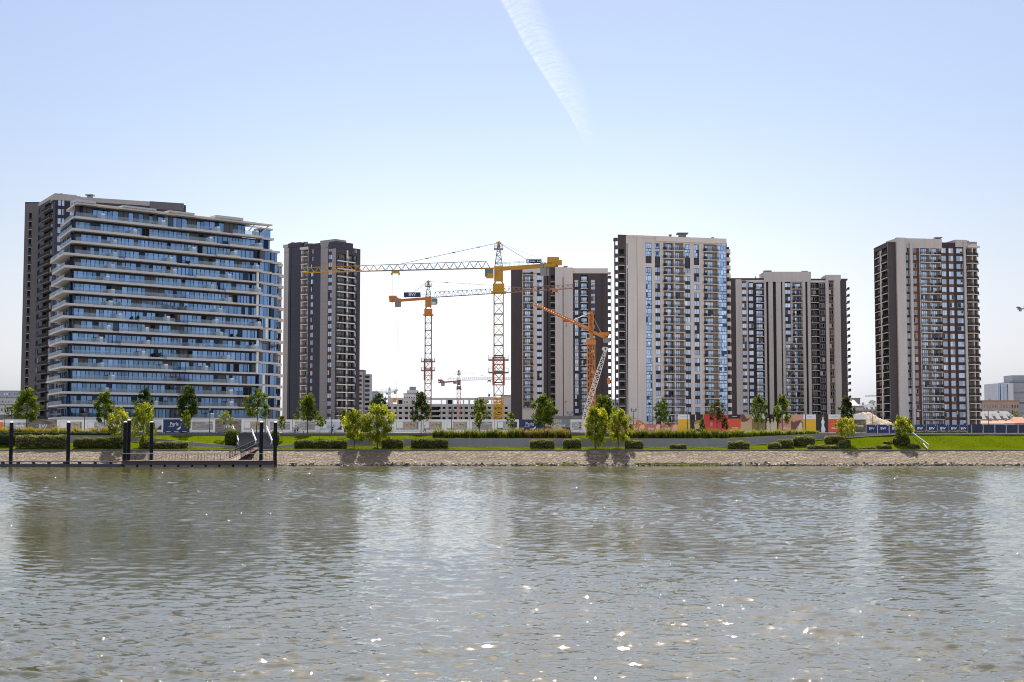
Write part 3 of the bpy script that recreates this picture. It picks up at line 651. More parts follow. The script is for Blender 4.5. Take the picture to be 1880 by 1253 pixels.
for k, z in enumerate(lv):
    f0, o2 = 0.5, outs[k]
    # slab: front strip and side strip, mitred at the corner
    A = inter(f0, o2); I = inter(-2.4, -2.0); Bf = F.P(L + .4, f0, 0); Bi = F.P(L + .4, -2.4, 0)
    D = SID + n2 * o2 + e2 * rd.uniform(-3, 1); Di = SID - n2 * 2.0
    mb = MB(); zt_, zb_ = z, z - .46
    mb.prism([(A.x, A.y), (Bf.x, Bf.y), (Bi.x, Bi.y), (I.x, I.y)], zb_, zt_); mb.prism([(A.x, A.y), (I.x, I.y), (Di.x, Di.y), (D.x, D.y)], zb_ + .003, zt_ - .003)
    q = mb.build('balcony_slab', PALE, b.root)
    # the outer, longer parts of the slab with gaps between
    segs = []; x = -.2; n_ = rd.choice([1, 2, 2, 3]); cuts = sorted(rd.uniform(8, L - 8) for _ in range(n_ - 1)); st = [0] + cuts + [L]
    for i in range(n_):
        g0 = 0 if i == 0 else rd.uniform(2, 5); segs.append((st[i] + g0, st[i + 1] if i < n_ - 1 else L - rd.choice([0, 0, 8, 10]), rd.uniform(.5, 1.15)))
    for s0, s1, of in segs:
        if s1 - s0 < 5: continue
        m2 = MB()
        if s0 < 1 and k > 0:
            A2 = inter(f0 + of, o2); p = [F.P(s1, f0 + of, 0), F.P(s1, f0 + .003, 0)]; m2.prism([(A2.x, A2.y), (p[0].x, p[0].y), (p[1].x, p[1].y), (A.x, A.y)], zb_ - .08, zt_ + .10)
        else: F.box(m2, s0, s1, f0 + .003, f0 + of, zb_ - .08, zt_ + .10)
        m2.build('slab_edge', PALE, q)
        m3 = MB(); F.box(m3, s0 + .1, s1 - .1, f0 + of - .12, f0 + of - .09, zt_ + .125, zt_ + 1.15); m3.build('balustrade', BALG, q)
        for dv in [s1 - rd.uniform(.2, 1.5)] + ([s0 + rd.uniform(8, 14)] if s1 - s0 > 22 else []):
            m4 = MB(); F.box(m4, dv - 1.0, dv, -1.4, f0 + .35, zt_ + .13, zt_ + rd.choice([1.35, 1.5, 1.6])); m4.build('balcony_divider', WHITE, b.root)
    m3 = MB(); d0 = inter(f0 - .1, o2 - .1); d1 = SID + n2 * (o2 - .1); m3.quad((d0.x, d0.y, z + .01), (d1.x, d1.y, z + .01), (d1.x, d1.y, z + 1.05), (d0.x, d0.y, z + 1.05)); m3.build('balustrade', clear_glass('pale_balustrade', (.7, .78, .82), .28), q)
    # glazing of the storey below this slab: panes between dark mullions
    zf = z - .62; z0 = (lv[k + 1] if k + 1 < len(lv) else 6.6) + .004
    if True:
        for FF, sa, sb in ((F, 0, L), (Face((SID.x, SID.y), cn), 0, 21)):
            mb = MB(); s = sa + .05; h = zf - z0; run = 0; typ = 1
            while s < sb - .3:
                w_ = min(rd.choice([1.05, 1.25, 1.5, 1.7]), sb - s)
                if run <= 0: typ = rd.choices([1, 2, 3, 4], [.62, .16, .1, .12])[0]; run = {1: rd.randint(3, 7), 2: rd.choice([1, 2]), 3: 1, 4: 2}[typ]
                run -= 1; o = -1.9 if FF is F else -.25
                P = FF.P
                if typ == 4 and h > 1.5:
                    zz = z0 + h * .42
                    mb.quad(P(s, o, z0), P(s + w_, o, z0), P(s + w_, o, zz - .05), P(s, o, zz - .05), 1); mb.quad(P(s, o, zz + .05), P(s + w_, o, zz + .05), P(s + w_, o, zf), P(s, o, zf), 1); FF.box(mb, s, s + w_, o - .02, o + .05, zz - .05, zz + .05, 0)
                else: mb.quad(P(s, o, z0), P(s + w_, o, z0), P(s + w_, o, zf), P(s, o, zf), {1: 1, 2: 2, 3: 3, 4: 1}[typ])
                FF.box(mb, s - .07, s + .07, o - .05, o + .09, z0, zf, 0); s += w_
            FF.box(mb, sa, sb, (-1.9 if FF is F else -.25) - .05, (-1.9 if FF is F else -.25) + .12, zf - .38, zf - .004, 0)  # window head, made deep and dark to stand in for shadow under the slab
            mb.build('window_band', [FRAME, GLASSN, PANELG, DARKIN], b.root)
    BANDS.append(z)
zf = ztop - .5; z0 = lv[0] + .004
for FF, sa, sb in ((F, 1.5, L - 4), (Face((SID.x, SID.y), cn), 6, 20)):
    mb = MB(); s = sa; o = -2.6
    while s < sb - .3:
        w_ = rd.choice([1.2, 1.5, 1.8]); P = FF.P; mb.quad(P(s, o, z0), P(s + w_, o, z0), P(s + w_, o, zf), P(s, o, zf), rd.choice([1, 1, 1, 2])); FF.box(mb, s - .07, s + .07, o - .05, o + .09, z0, zf, 0); s += w_
    mb.build('window_band', [FRAME, GLASSN, PANELG, DARKIN], b.root)
# roof slab, canopies, end pergola
A = inter(.2, -.6); p1 = F.P(L - 2, .2, 0); p2 = F.P(L - 2, -14, 0); p3 = SID - n2 * .5 + e2 * -6
mb = MB(); mb.prism([(A.x, A.y), (p1.x, p1.y), (p2.x, p2.y), (p3.x, p3.y)], ztop - .55, ztop); mb.build('roof', PALE, b.root)
for s0, s1, dz in ((.5, 6, 1.0), (14, 24, .7), (28, 36, .8), (43, 52, 1.1)):
    mb = MB(); F.box(mb, s0, s1, -3, .7, ztop + .004, ztop + dz * .7); mb.build('roof_canopy', plain('roof_panel', (.42, .43, .47), .5), b.root)
for s0, s1 in ((6.5, 13), (24.5, 30), (36.5, 42)):
    mb = MB(); F.box(mb, s0, s1, .21, .5, ztop - .75, ztop - .35); mb.build('roof_soffit', plain('timber_soffit', (.5, .36, .24), .6), b.root)
mb = MB()
for s in (L - 1.8, L + 3): mb.bar(F.P(s - 2.0, -1, ztop - 2.6), F.P(s, -.6, ztop - .3), .3)
F.box(mb, L - 2, L + 3.6, -2.2, .3, ztop - .5, ztop - .1); F.box(mb, L - 2, L + 3.6, -6.5, -5.9, ztop - .5, ztop - .1); mb.build('pergola', PALE, b.root)
# stepped end with lower roofs
cs = [(478, 493.5, -1.6, 0), (493.8, 507.5, -3.4, 1)]
for u0, u1, o, dn in cs:
    FO = Face(F.P(0, o, 0).xy, F.P(L, o, 0).xy); s0 = L + .05 if dn == 0 else FO.s(u0); s1 = FO.s(u1, 600)
    for k, z in enumerate(lv):
        if k < dn: continue
        mb = MB(); ov = .6 if k % 2 else .95; F.box(mb, s0 + .45, s1 + ov, o - 2.5, o + ov, z - .62 - .003 * dn, z - .01 - .003 * dn); mb.build('balcony_slab', PALE, b.root)
        mb = MB(); zf = z - .63; z0 = (lv[k + 1] if k + 1 < len(lv) else 6.6) + .006; s = s0 + .5; P = F.P
        while s < s1 - .2:
            w_ = min(rd.choice([1.2, 1.5]), s1 - s); mb.quad(P(s, o, z0), P(s + w_, o, z0), P(s + w_, o, zf), P(s, o, zf), rd.choice([1, 1, 1, 2])); F.box(mb, s - .05, s + .05, o - .05, o + .06, z0, zf, 0); s += w_
        mb.build('window_band', [FRAME, GLASSN, PANELG, DARKIN], b.root)
    mb = MB(); F.box(mb, s0 + .3, s1 - .02, o - 12, o - .06, 6, lv[dn] - .7); mb.build('wall', CHAR, b.root)
    if dn == 0:
        mb = MB(); F.box(mb, s0 + .5, s1 + .3, o - 3, o - .2, lv[0], lv[0] + 2.5); mb.build('window_band', GLASSN, b.root); mb = MB(); F.box(mb, s0 + .5, s1 + .9, o - 4, o + .3, lv[0] + 2.504, lv[0] + 3.0); mb.build('roof', PALE, b.root)
for s0, k0, k1 in ((L - 1.2, 3, 7), (L + 2.0, 7, 9), (L - 1.0, 9, 12), (L + 1.2, 12, 14), (L - 1, 14, 16)):
    for k in range(k0, min(k1, len(lv) - 1)):
        mb = MB(); p = F.P(s0, .1, 0); mb.tube((p.x, p.y, lv[k + 1] + .004), (p.x, p.y, lv[k] - .63), .42, n=12); mb.build('column', WHITE, b.root)
# white balconies at the far end, in front of a pale end wall
FO = Face(F.P(0, -4.6, 0).xy, F.P(L, -4.6, 0).xy); q0 = F.P(FO.s(506.5), -4.6, 0); E = Face(q0.xy, (xat(516.5, q0.y + 3.2, 600), q0.y + 3.2)); EL = E.L
mb = MB(); E.box(mb, 0, EL, -9, 0, 6, lv[2] + .4); mb.build('end_wall', CREAM, b.root)
for k, z in enumerate(lv[2:]):
    mb = MB(); pr_ = .35 if k % 3 == 0 else (1.0 if k % 3 == 1 else .7); E.box(mb, .1, EL - .15, .004, pr_, z - .9, z - .02); mb.build('end_balcony', PALE, b.root)
for z in lv[3:]: b.window(E, .4, .08, z + .04, EL - .8, 2.3, 'door', GLASS, FRAME)
# body behind the glass
mb = MB(); P = [inter(-2.1, -.6), F.P(L - .1, -2.1, 0), F.P(L - .1, -15, 0), SID - n2 * .8]
mb.prism([(p.x, p.y) for p in P], 6, lv[0] - .7); mb.build('inner_wall', CHAR, b.root)
mb = MB(); P = [inter(-2.8, -7), F.P(L - 5, -2.8, 0), F.P(L - 5, -14, 0), SID - n2 * 6]; mb.prism([(p.x, p.y) for p in P], lv[0] - .5, ztop - .57); mb.build('inner_wall', CHAR, b.root)
# plants and parasols on the balconies
PG = plain('balcony_plant', (.02, .045, .02), .7)
for i in range(9):
    k = rd.randint(3, len(lv) - 2); s = rd.uniform(3, L - 3); mb = MB(); z = lv[k] + .125; r_ = rd.uniform(.35, .8); c0 = F.P(s, .1, z)
    for j in range(40):
        p = F.P(s + rd.gauss(0, r_ * .5), .1 + rd.gauss(0, r_ * .3), z + .35 + abs(rd.gauss(0, r_ * .7))); d_ = Vector((rd.gauss(0, 1), rd.gauss(0, 1), rd.gauss(0, 1))).normalized() * .16; e_ = d_.orthogonal() * 1.0
        mb.quad(p - d_ - e_, p + d_ - e_, p + d_ + e_, p - d_ + e_)
    F.box(mb, s - .25, s + .25, -.15, .35, z, z + .4, 1)
    tag(mb.build('potted_plant', [PG, FRAME], None, org=c0), 'small bushy potted plant on a balcony of the blue glass block', 'potted plant', 'potted plants on the glass block balconies')
b.finish()
# ---------------------------------------------------------------- river, bank, lawns, promenade
def struct(o, label=None): return tag(o, label, None, None, 'structure')
def interp(tab, x):
    return float(np.interp(x, [t[0] for t in tab], [t[1] for t in tab]))
VT = [(-900, 800), (0, 800), (236, 801), (346, 812), (430, 820), (505, 820), (560, 815), (640, 808), (824, 806), (1100, 806), (1330, 806.5), (1500, 797.5), (1600, 796), (2800, 796)]
VB = [(-900, 813), (0, 813), (236, 810), (346, 820), (430, 823.5), (505, 823.5), (640, 819), (824, 820), (1330, 820.5), (1500, 808), (1600, 800.5), (1660, 797.5), (2800, 797.5)]
YW, YB, YS, YK, YH = 297.0, 289.0, 282.6, 306.0, 313.6   # path wall, bank top, shoreline, promenade edge, hoarding line
ZB, ZL, ZP = 3.25, 6.2, 6.75
def ux(x, Y=YW): return 940 + x * F_PX / Y
def zwt(x): return zat(interp(VT, ux(x)), YW)
def zwb(x): return min(zat(interp(VB, ux(x)), YW), zwt(x) - .02)
def lawn_z(x, y):
    if y <= YW: return ZB + (zwb(x) - ZB) * max(0, (y - YB - .5)) / (YW - YB - .5)
    return zwt(x) + (ZL - zwt(x)) * (y - YW) / (YK - YW)
XS = np.arange(-320, 321, 1.0)
def strip(name, rows, mat, nsub=1):
    """sheet between profile lines: rows = list of functions x -> (y, z)"""
    mb = MB(); n = len(XS)
    for r in rows: mb.v += [(float(x), *map(float, r(float(x)))) for x in XS]
    for j in range(len(rows) - 1):
        for i in range(n - 1): mb.f.append((j * n + i, j * n + i + 1, (j + 1) * n + i + 1, (j + 1) * n + i)); mb.m.append(0)
    return mb.build(name, mat)
# lawn
b_ = NB('lawn_grass'); v = b_.coord()
n1 = b_.noise(v, .18, 3); n2 = b_.noise(b_.coord(scale=(1, 2.2, 1)), 3.0, 5, .7); n3 = b_.noise(v, .9, 3)
c = b_.mix(n1, (.07, .10, .002), (.13, .155, .005)); c = b_.mix(b_.math('MULTIPLY', n2, .75), c, (.036, .055, .002))
c = b_.mix(b_.math('GREATER_THAN', n3, .66), c, (.10, .095, .018))
d = b_.bsdf(c, .8, 0, b_.bump(n2, .8, .12), .0); LAWN = b_.done(d)
# stone-pitched bank
b_ = NB('stone_pitching'); v = b_.coord(scale=(1, 1, 1))
vo = b_.n('ShaderNodeTexVoronoi', feature='DISTANCE_TO_EDGE'); b_.l(b_.coord(scale=(1.0, 2.6, 3.2)), vo.inputs['Vector']); vo.inputs['Scale'].default_value = 1.05
vc = b_.n('ShaderNodeTexVoronoi'); b_.l(b_.coord(scale=(1.0, 2.6, 3.2)), vc.inputs['Vector']); vc.inputs['Scale'].default_value = 1.05
st = b_.ramp(b_.noise(b_.coord(scale=(.35, 2, 3)), .8, 5, .6), [(.32, (.10, .076, .05)), (.46, (.235, .182, .122)), (.56, (.315, .245, .165)), (.7, (.42, .335, .235))])
sep = b_.n('ShaderNodeSeparateColor'); b_.l(vc.outputs['Color'], sep.inputs[0])
st = b_.mix(b_.math('MULTIPLY', sep.outputs[0], .45), st, (.065, .055, .046))
gap = b_.ramp(vo.outputs['Distance'], [(.0, (0, 0, 0)), (.17, (1, 1, 1))])
st = b_.mix(gap, (.03, .027, .023), st)
big = b_.noise(b_.coord(scale=(.06, .3, .3)), 1, 3); st = b_.mix(b_.math('MULTIPLY', big, .6), st, (.16, .108, .07))
sz_ = b_.n('ShaderNodeSeparateXYZ'); b_.l(v, sz_.inputs[0])
wet = b_.math('MULTIPLY', b_.math('LESS_THAN', b_.math('ADD', sz_.outputs[2], b_.math('MULTIPLY', b_.noise(v, .8, 3), .9)), .62), .8)
st = b_.mix(wet, st, (.055, .047, .028))
hgt = b_.mix(.5, gap, b_.noise(v, 3, 4) if False else vc.outputs['Color'])
STONE = b_.done(b_.bsdf(st, .85, 0, b_.bump(hgt, 1.0, .12), .25))
PAVE = plain('promenade_paving', (.3, .285, .27), .8, 0, .15, .6); KERB = wall_mat('dark_kerb_stone', (.115, .11, .115), var=.2)
PATHW = wall_mat('path_wall_concrete', (.23, .215, .22), var=.2); DIRT = plain('bare_ground', (.2, .17, .13), .9, 0, .3, .2)
mnoise = lambda x, y: .05 * math.sin(x * 1.9 + y * 1.7) * math.sin(x * .73 + 2.6 * y) + .05 * math.sin(x * .11 + y)
struct(strip('riverbank', [lambda x, t=t: (YS - 5 + (YB - YS + 5) * t, -2.7 + (ZB + 2.7) * t + (mnoise(x, t * 9) if .05 < t < .95 else 0)) for t in np.linspace(0, 1, 19)], STONE), 'sloping stone pitched riverbank along the waterline')
struct(strip('kerb', [lambda x: (YB - .35, ZB - .5), lambda x: (YB - .35, ZB + .06), lambda x: (YB + .3, ZB + .07), lambda x: (YB + .3, ZB - .3)], KERB))
struct(strip('lawn', [lambda x, t=t: (YB + .25 + (YW - YB - .25) * t, lawn_z(x, YB + .25 + (YW - YB - .25) * t) + .05 * math.sin(x * .7 + t * 5)) for t in np.linspace(0, 1, 7)], LAWN))
o = strip('retaining_wall', [lambda x: (YW - .02, zwb(x) - .4), lambda x: (YW - .02, zwt(x) + .1), lambda x: (YW + .35, zwt(x) + .1), lambda x: (YW + .35, zwt(x) - .4)], PATHW)
tag(o, 'long low grey concrete wall of the sloping path, between the two lawns', 'wall')
o2 = strip('wall_kerb', [lambda x: (YW - .55, zwb(x) - .05), lambda x: (YW - .55, zwb(x) + .11), lambda x: (YW - .025, zwb(x) + .11)], plain('pale_kerb', (.42, .40, .36), .7)); o2.parent = o
struct(strip('lawn', [lambda x, t=t: (YW + .3 + (YK - YW - .3) * t, lawn_z(x, YW + .3 + (YK - YW - .3) * t) + .04 * math.sin(x * .6 + 4 * t)) for t in np.linspace(0, 1, 7)], LAWN))
struct(strip('kerb', [lambda x: (YK - .15, ZL - .3), lambda x: (YK - .15, ZP), lambda x: (YK + .6, ZP + .004), lambda x: (YK + .6, ZP - .2)], KERB))
struct(strip('promenade', [lambda x: (YK + .55, ZP), lambda x: (YH + 3, ZP)], PAVE))
mb = MB(); mb.quad((-9000, YH + 2.9, 6.7), (9000, YH + 2.9, 6.7), (9000, 14000, 6.7), (-9000, 14000, 6.7)); struct(mb.build('ground', DIRT))
# green algae along part of the waterline and loose stones
mb = MB()
for i in range(2300):
    if random.random() < .15: u = random.uniform(1640, 1790)
    else: u = random.uniform(505, 1900)
    y = YS + abs(random.gauss(0, .5)) - .25; x = xat(u, y, 850); z = (y - YS) * .5 - .05 + (.1 if random.random() < .05 else 0); r_ = random.choice([.08, .12, .14, .18, .24, .36]) * (1.5 if math.sin(u * .07) + math.sin(u * .019) > 1.1 else 1)
    vs = []
    for k in range(6):
        a = k * math.pi / 3 + random.uniform(-.3, .3); vs.append((x + math.cos(a) * r_ * random.uniform(.8, 1.5), y + math.sin(a) * r_, z - .1))
    for k in range(6):
        a = k * math.pi / 3 + random.uniform(-.3, .3); vs.append((x + math.cos(a) * r_ * random.uniform(.4, .9), y + math.sin(a) * r_ * .7, z + r_ * random.uniform(.5, 1.1)))
    mb.add(vs, [(k, (k + 1) % 6, 6 + (k + 1) % 6, 6 + k) for k in range(6)] + [(6, 7, 8, 9, 10, 11)], random.choice([0, 0, 0, 0, 2, 2, 2, 1]))
tag(mb.build('shore_rubble', [plain('dark_wet_stone', (.05, .04, .03)), plain('pale_dry_stone', (.30, .27, .22)), plain('tan_stone', (.2, .155, .10))]), 'loose stones and rubble lying along the waterline', 'rubble', None, 'stuff')
mb = MB()
for i in range(420):
    x = xat(random.uniform(1165, 1318) if i % 5 else random.uniform(985, 1060), 283, 850); y = YS + random.uniform(.15, .75); z = (y - YS) * .53 + .10; r_ = random.uniform(.15, .4)
    mb.add([(x - r_ * 1.6, y - r_ * .4, z - .1), (x + r_ * 1.6, y - r_ * .4, z - .1), (x + r_, y + r_ * .5, z + .16), (x - r_, y + r_ * .5, z + .16)], [(0, 1, 2, 3)])
tag(mb.build('algae', leaf_mat('algae', [(0, (.09, .11, .005)), (1, (.18, .17, .015))], .3)), 'bright green algae strip at the foot of the stone bank', 'algae', None, 'stuff')

# ---------------------------------------------------------------- water with real waves
rows = [-500, -200, -60, -10, 8]; y = 14.0
while y < 284.5: rows.append(y); y += min(.36, max(.075, .45 * y * y / (1366 * CAM_H)))
rows = np.array(rows); nc = 860
hw = np.where(rows < 14, 400, 10 + .52 * np.abs(rows)); hw[:5] = 400
ne = 80; sx = np.concatenate([-1 - (np.linspace(1, 0, ne, endpoint=False) ** 1.6) * 1.6, np.linspace(-1, 1, nc - 2 * ne), 1 + (np.linspace(1, 0, ne, endpoint=False) ** 1.6)[::-1] * 1.6])
X = hw[:, None] * sx[None, :]; Y = np.repeat(rows[:, None], nc, 1)
rg = np.random.default_rng(5); Z = np.zeros_like(X)
sl_tot = .205; N = 110
lam = np.exp(rg.uniform(np.log(.28), np.log(4.5), N)); wgt = np.exp(-.5 * ((np.log(lam) - np.log(.72)) / .85) ** 2)
th = rg.normal(R(82), R(30), N); ph = rg.uniform(0, 2 * np.pi, N)
slope = sl_tot * wgt / np.sqrt((wgt ** 2).sum() / 2)
px_ = np.maximum(.07, hw[:, None] * np.gradient(sx)[None, :]); dy_ = np.gradient(rows)[:, None]
mod = 0.75 + .35 * np.sin(X * .051 + Y * .02 + 1) * np.sin(Y * .043 - X * .013) + .18 * np.sin(X * .17 + Y * .11)
for i in range(N):
    k = 2 * np.pi / lam[i]; kx, ky = k * np.cos(th[i]), k * np.sin(th[i])
    fade = np.clip((lam[i] / (2.6 * np.maximum(dy_ * abs(np.sin(th[i])), px_ * abs(np.cos(th[i])))) - .6), 0, 1)
    p = kx * X + ky * Y + ph[i]
    Z += slope[i] / k * fade * (np.sin(p) - .36 * np.cos(2 * p))
Z *= np.clip(mod, .3, 1.3); Z[:5] = 0; Z *= np.clip((284 - Y) / 4, .15, 1); Z *= np.clip((2.58 - np.abs(sx)) * 2.2, 0, 1)[None, :]
nr = len(rows); me = bpy.data.meshes.new('water'); me.vertices.add(nr * nc)
me.vertices.foreach_set('co', np.stack([X, Y, Z], -1).astype(np.float32).ravel())
ii = (np.arange(nr - 1)[:, None] * nc + np.arange(nc - 1)[None, :]).ravel()
q = np.stack([ii, ii + 1, ii + nc + 1, ii + nc], -1).astype(np.int32)
me.loops.add(q.size); me.polygons.add(len(q)); me.loops.foreach_set('vertex_index', q.ravel()); me.polygons.foreach_set('loop_start', np.arange(0, q.size, 4, dtype=np.int32))
me.polygons.foreach_set('use_smooth', np.ones(len(q), bool)); me.update(calc_edges=True)
b_ = NB('river_water'); v = b_.coord(scale=(.42, 1.2, 1))
n1 = b_.noise(v, 3.4, 3, .6); n2 = b_.noise(b_.coord(scale=(.35, 1.1, 1)), 1.1, 2, .5)
n3 = b_.noise(b_.coord(scale=(.5, 1.15, 1)), 9.0, 2, .5); hh = b_.math('ADD', b_.math('ADD', b_.math('MULTIPLY', n1, .5), b_.math('MULTIPLY', n3, .16)), b_.math('MULTIPLY', n2, .7))
sy = b_.n('ShaderNodeSeparateXYZ'); b_.l(b_.coord(), sy.inputs[0]); mr = b_.n('ShaderNodeMapRange'); b_.l(sy.outputs[1], mr.inputs[0])
for i, q_ in enumerate((40, 120, .08, 1.5)): mr.inputs[i + 1].default_value = q_
hh = b_.math('MULTIPLY', hh, b_.math('MULTIPLY', mr.outputs[0], b_.math('MULTIPLY_ADD', b_.noise(b_.coord(scale=(.02, .035, 1)), 1.0, 3), 1.3, .35)))
p = b_.n('ShaderNodeBsdfPrincipled'); p.inputs['Base Color'].default_value = (.050, .042, .0145, 1); p.inputs['Roughness'].default_value = .05; p.inputs['IOR'].default_value = 2.2
b1 = b_.n('ShaderNodeBump'); b1.inputs['Strength'].default_value = .6; b1.inputs['Distance'].default_value = .06; b_.l(hh, b1.inputs['Height'])
n4 = b_.math('MAXIMUM', b_.math('SUBTRACT', b_.noise(b_.coord(scale=(.7, 1.2, 1)), 4.5, 2, .5), .60), 0.0); n5 = b_.ramp(b_.noise(b_.coord(scale=(.08, .13, 1)), 1.0, 3), [(.44, (0, 0, 0)), (.62, (1, 1, 1))])
b2 = b_.n('ShaderNodeBump'); b2.inputs['Strength'].default_value = 1.0; b2.inputs['Distance'].default_value = .36; b_.l(b_.math('MULTIPLY', n4, n5), b2.inputs['Height']); b_.l(b1.outputs[0], b2.inputs['Normal']); b_.l(b2.outputs[0], p.inputs['Normal'])
b_.l(b_.mix(b_.noise(b_.coord(scale=(.01, .03, 1)), 1.0, 4), (.044, .039, .0105), (.074, .064, .017)), p.inputs['Base Color']); me.materials.append(b_.done(p.outputs[0]))
o = bpy.data.objects.new('water', me); COL.objects.link(o); struct(o, 'wide rippled brownish river')
# still water further out to the sides, a little below the waves
mb = MB(); mb.quad((-4000, -600, -.06), (4000, -600, -.06), (4000, YS + 3, -.06), (-4000, YS + 3, -.06)); struct(mb.build('water', MATS.setdefault('w', me.materials[0])))

# ---------------------------------------------------------------- steps, rails, pontoon, gangway, piles
DARKST = plain('dark_step_stone', (.075, .075, .085), .8); STEEL = plain('pale_steel_rail', (.42, .42, .43), .4, .2); b_ = NB('black_pile_steel'); sp_ = b_.n('ShaderNodeSeparateXYZ'); b_.l(b_.coord(), sp_.inputs[0]); nz = b_.noise(b_.coord(scale=(3, 3, .5)), 1.0, 4)
low_ = b_.math('LESS_THAN', b_.math('ADD', sp_.outputs[2], b_.math('MULTIPLY', nz, 1.2)), 1.9); c_ = b_.mix(b_.math('MULTIPLY', b_.math('GREATER_THAN', nz, .6), .6), (.010, .011, .018), (.05, .028, .018))
PILEM = b_.done(b_.bsdf(b_.mix(b_.math('MULTIPLY', low_, .8), c_, (.045, .045, .028)), .6, 0, None, .08))
xt0, xt1 = xat(430, YK, 795), xat(493, YK, 795); xb0, xb1 = xat(439, 293, 815), xat(503, 293, 815)
st = thing('staircase', ((xt0 + xt1) / 2, 300, 5), 'dark stone steps with three white handrails leading down to the pontoon', 'staircase'); mb = MB(); n = 18
for i in range(n):
    t = i / n; y = YK - (YK - 292.5) * t; z = ZP - .01 - (ZP - 3.7) * t; x0 = xt0 + (xb0 - xt0) * t; x1 = xt1 + (xb1 - xt1) * t
    mb.box(x0, x1, y - 13.5 / n, y, 2.4, z)
mb.build('stair_flight', DARKST, st)
for a, c in ((427.5, 438.5), (460, 470.5), (489.5, 500)):
    mb = MB(); p = at(a, 782.5, YK); q = at(c, 808.5, 293.5); e = at(c - 3, 816.5, 292.8); mb.bar(p, q, .13); mb.bar(q, e, .12); mb.bar(p - Vector((0, 0, .45)), q - Vector((0, 0, .45)), .08)
    for t in (0, .33, .66, 1): g = p.lerp(q, t); mb.bar(g, g - Vector((0, 0, 1.25)), .07)
    mb.build('handrail', STEEL, st)
pn = thing('pontoon', (xat(365, 278), 278, .5), 'long floating pontoon with dark red hull and thin deck railing', 'pontoon')
x0, x1 = xat(229, 277, 850), xat(503, 277, 850); RUSTH = plain('dark_red_hull', (.05, .028, .030), .6)
mb = MB(); mb.box(x0, x1, 275.4, 280.6, .42, 1.16); mb.build('hull', RUSTH, pn)
mb = MB(); mb.box(x0 - .1, x1 + .1, 275.2, 280.8, 1.164, 1.26); mb.build('deck', plain('deck_boards', (.11, .08, .07), .8), pn)
x = x0 + .4
while x < x1 - 2:
    mb = MB(); mb.box(x, x + 2.3, 275.6, 280.3, -.4, .415); mb.build('float', plain('grey_float', (.13, .14, .16), .6), pn); x += 2.75
mb = MB(); zr = zat(833, 275.5)
mb.bar((x0, 275.5, zr), (x1, 275.5, zr), .07); mb.bar((x0, 280.5, zr), (xat(405, 280), 280.5, zr), .06); mb.build('top_rail', STEEL, pn)
mb = MB(); n = 46
for i in range(n + 1):
    x = x0 + (x1 - x0) * i / n; mb.bar((x, 275.5, 1.26), (x + .12 * math.sin(i * 2.1), 275.5, zr - .04), .07 if i % 4 == 0 else .035)
    if x < xat(405, 280): mb.bar((x + .3, 280.5, 1.26), (x + .3, 280.5, zr - .04), .035)
mb.build('railing', RAIL, pn)
bm_ = thing('floating_boom', (xat(110, 276), 276, .3), 'low dark floating boom reaching from the edge of the picture to the pontoon', 'boom'); mb = MB(); xa = -140
mb.box(xa, x0 - .4, 275.6, 277.2, -.3, .55); mb.build('float', plain('boom_float', (.03, .034, .045), .5), bm_)
mb = MB(); mb.box(xa, x0 - .4, 275.5, 277.3, .96, 1.12); x = xa
while x < x0 - 1: mb.box(x, x + .25, 275.7, 277.1, .55, .958); x += 3.1
mb.build('walkway', plain('boom_deck', (.06, .062, .075), .6), bm_)
gw = thing('gangway', tuple(at(448, 826, 284)), 'sloping gangway with dark balustrades from the steps to the pontoon', 'gangway')
for Yo, (ua, va, uc, vc_) in ((1.1, (467, 810, 421, 830)), (-1.1, (476, 813, 443, 829.5))):
    p = at(ua, va, 291 + Yo * .3); q = at(uc, vc_, 280 + Yo); mb = MB(); mb.bar(p, q, .14)
    dn = Vector((0, 0, 1.25)); mb.bar(p - dn, q - dn, .12)
    for i in range(17): g = p.lerp(q, i / 16); mb.bar(g, g - dn, .13 if i % 4 == 0 else .08)
    for i in range(4): mb.bar(p.lerp(q, i / 4) - dn, p.lerp(q, (i + 1) / 4), .06)
    mb.build('balustrade', plain('dark_gangway_steel', (.03, .03, .035), .6, 0, .1, 2, .1), gw)
p = at(470, 822, 291); q = at(424, 845, 280); mb = MB(); d2 = Vector((1.0, -1.0, 0)); mb.add([p - d2, p + d2, q + d2 * 1.6, q - d2], [(0, 1, 2, 3)]); k = Vector((0, 0, .15)); mb.add([p - d2 - k, p + d2 - k, q + d2 * 1.6 - k, q - d2 - k], [(3, 2, 1, 0)]); mb.quad(p + d2, p + d2 - k, q + d2 * 1.6 - k, q + d2 * 1.6); mb.build('walkway', plain('gangway_boards', (.16, .095, .075), .8), gw)
for u, vt, Y_, lab in ((20.5, 776.5, 276.4, 'black mooring pile beside the boom, farthest from the pontoon'), (125.5, 776.5, 276.4, 'black mooring pile beside the boom in front of the clipped hedge'), (229.5, 776, 276.3, 'shorter black pile of the touching pair at the pontoon end'), (236.5, 772.5, 277.6, 'taller black pile of the touching pair at the pontoon end'), (278, 776, 281.2, 'black mooring pile between the pontoon railing and the stone bank'), (479.5, 776, 277.8, 'black mooring pile rising in front of the dark stone steps'), (505.3, 776.5, 277.5, 'black mooring pile at the stair end of the pontoon')):
    x = xat(u, Y_, 810); zt = zat(vt, Y_); t = thing('mooring_pile', (x, Y_, 0), lab, 'mooring pile', 'mooring piles along the pontoon')
    mb = MB(); mb.tube((x, Y_, -2), (x, Y_, zt), .37, .37, 14); mb.build('pile', PILEM, t)
    mb = MB(); mb.tube((x, Y_, zt), (x, Y_, zt + .12), .40, .38, 14); mb.tube((x, Y_, zt + .12), (x, Y_, zt + .27), .38, .05, 14); mb.build('cap', WHITE, t)
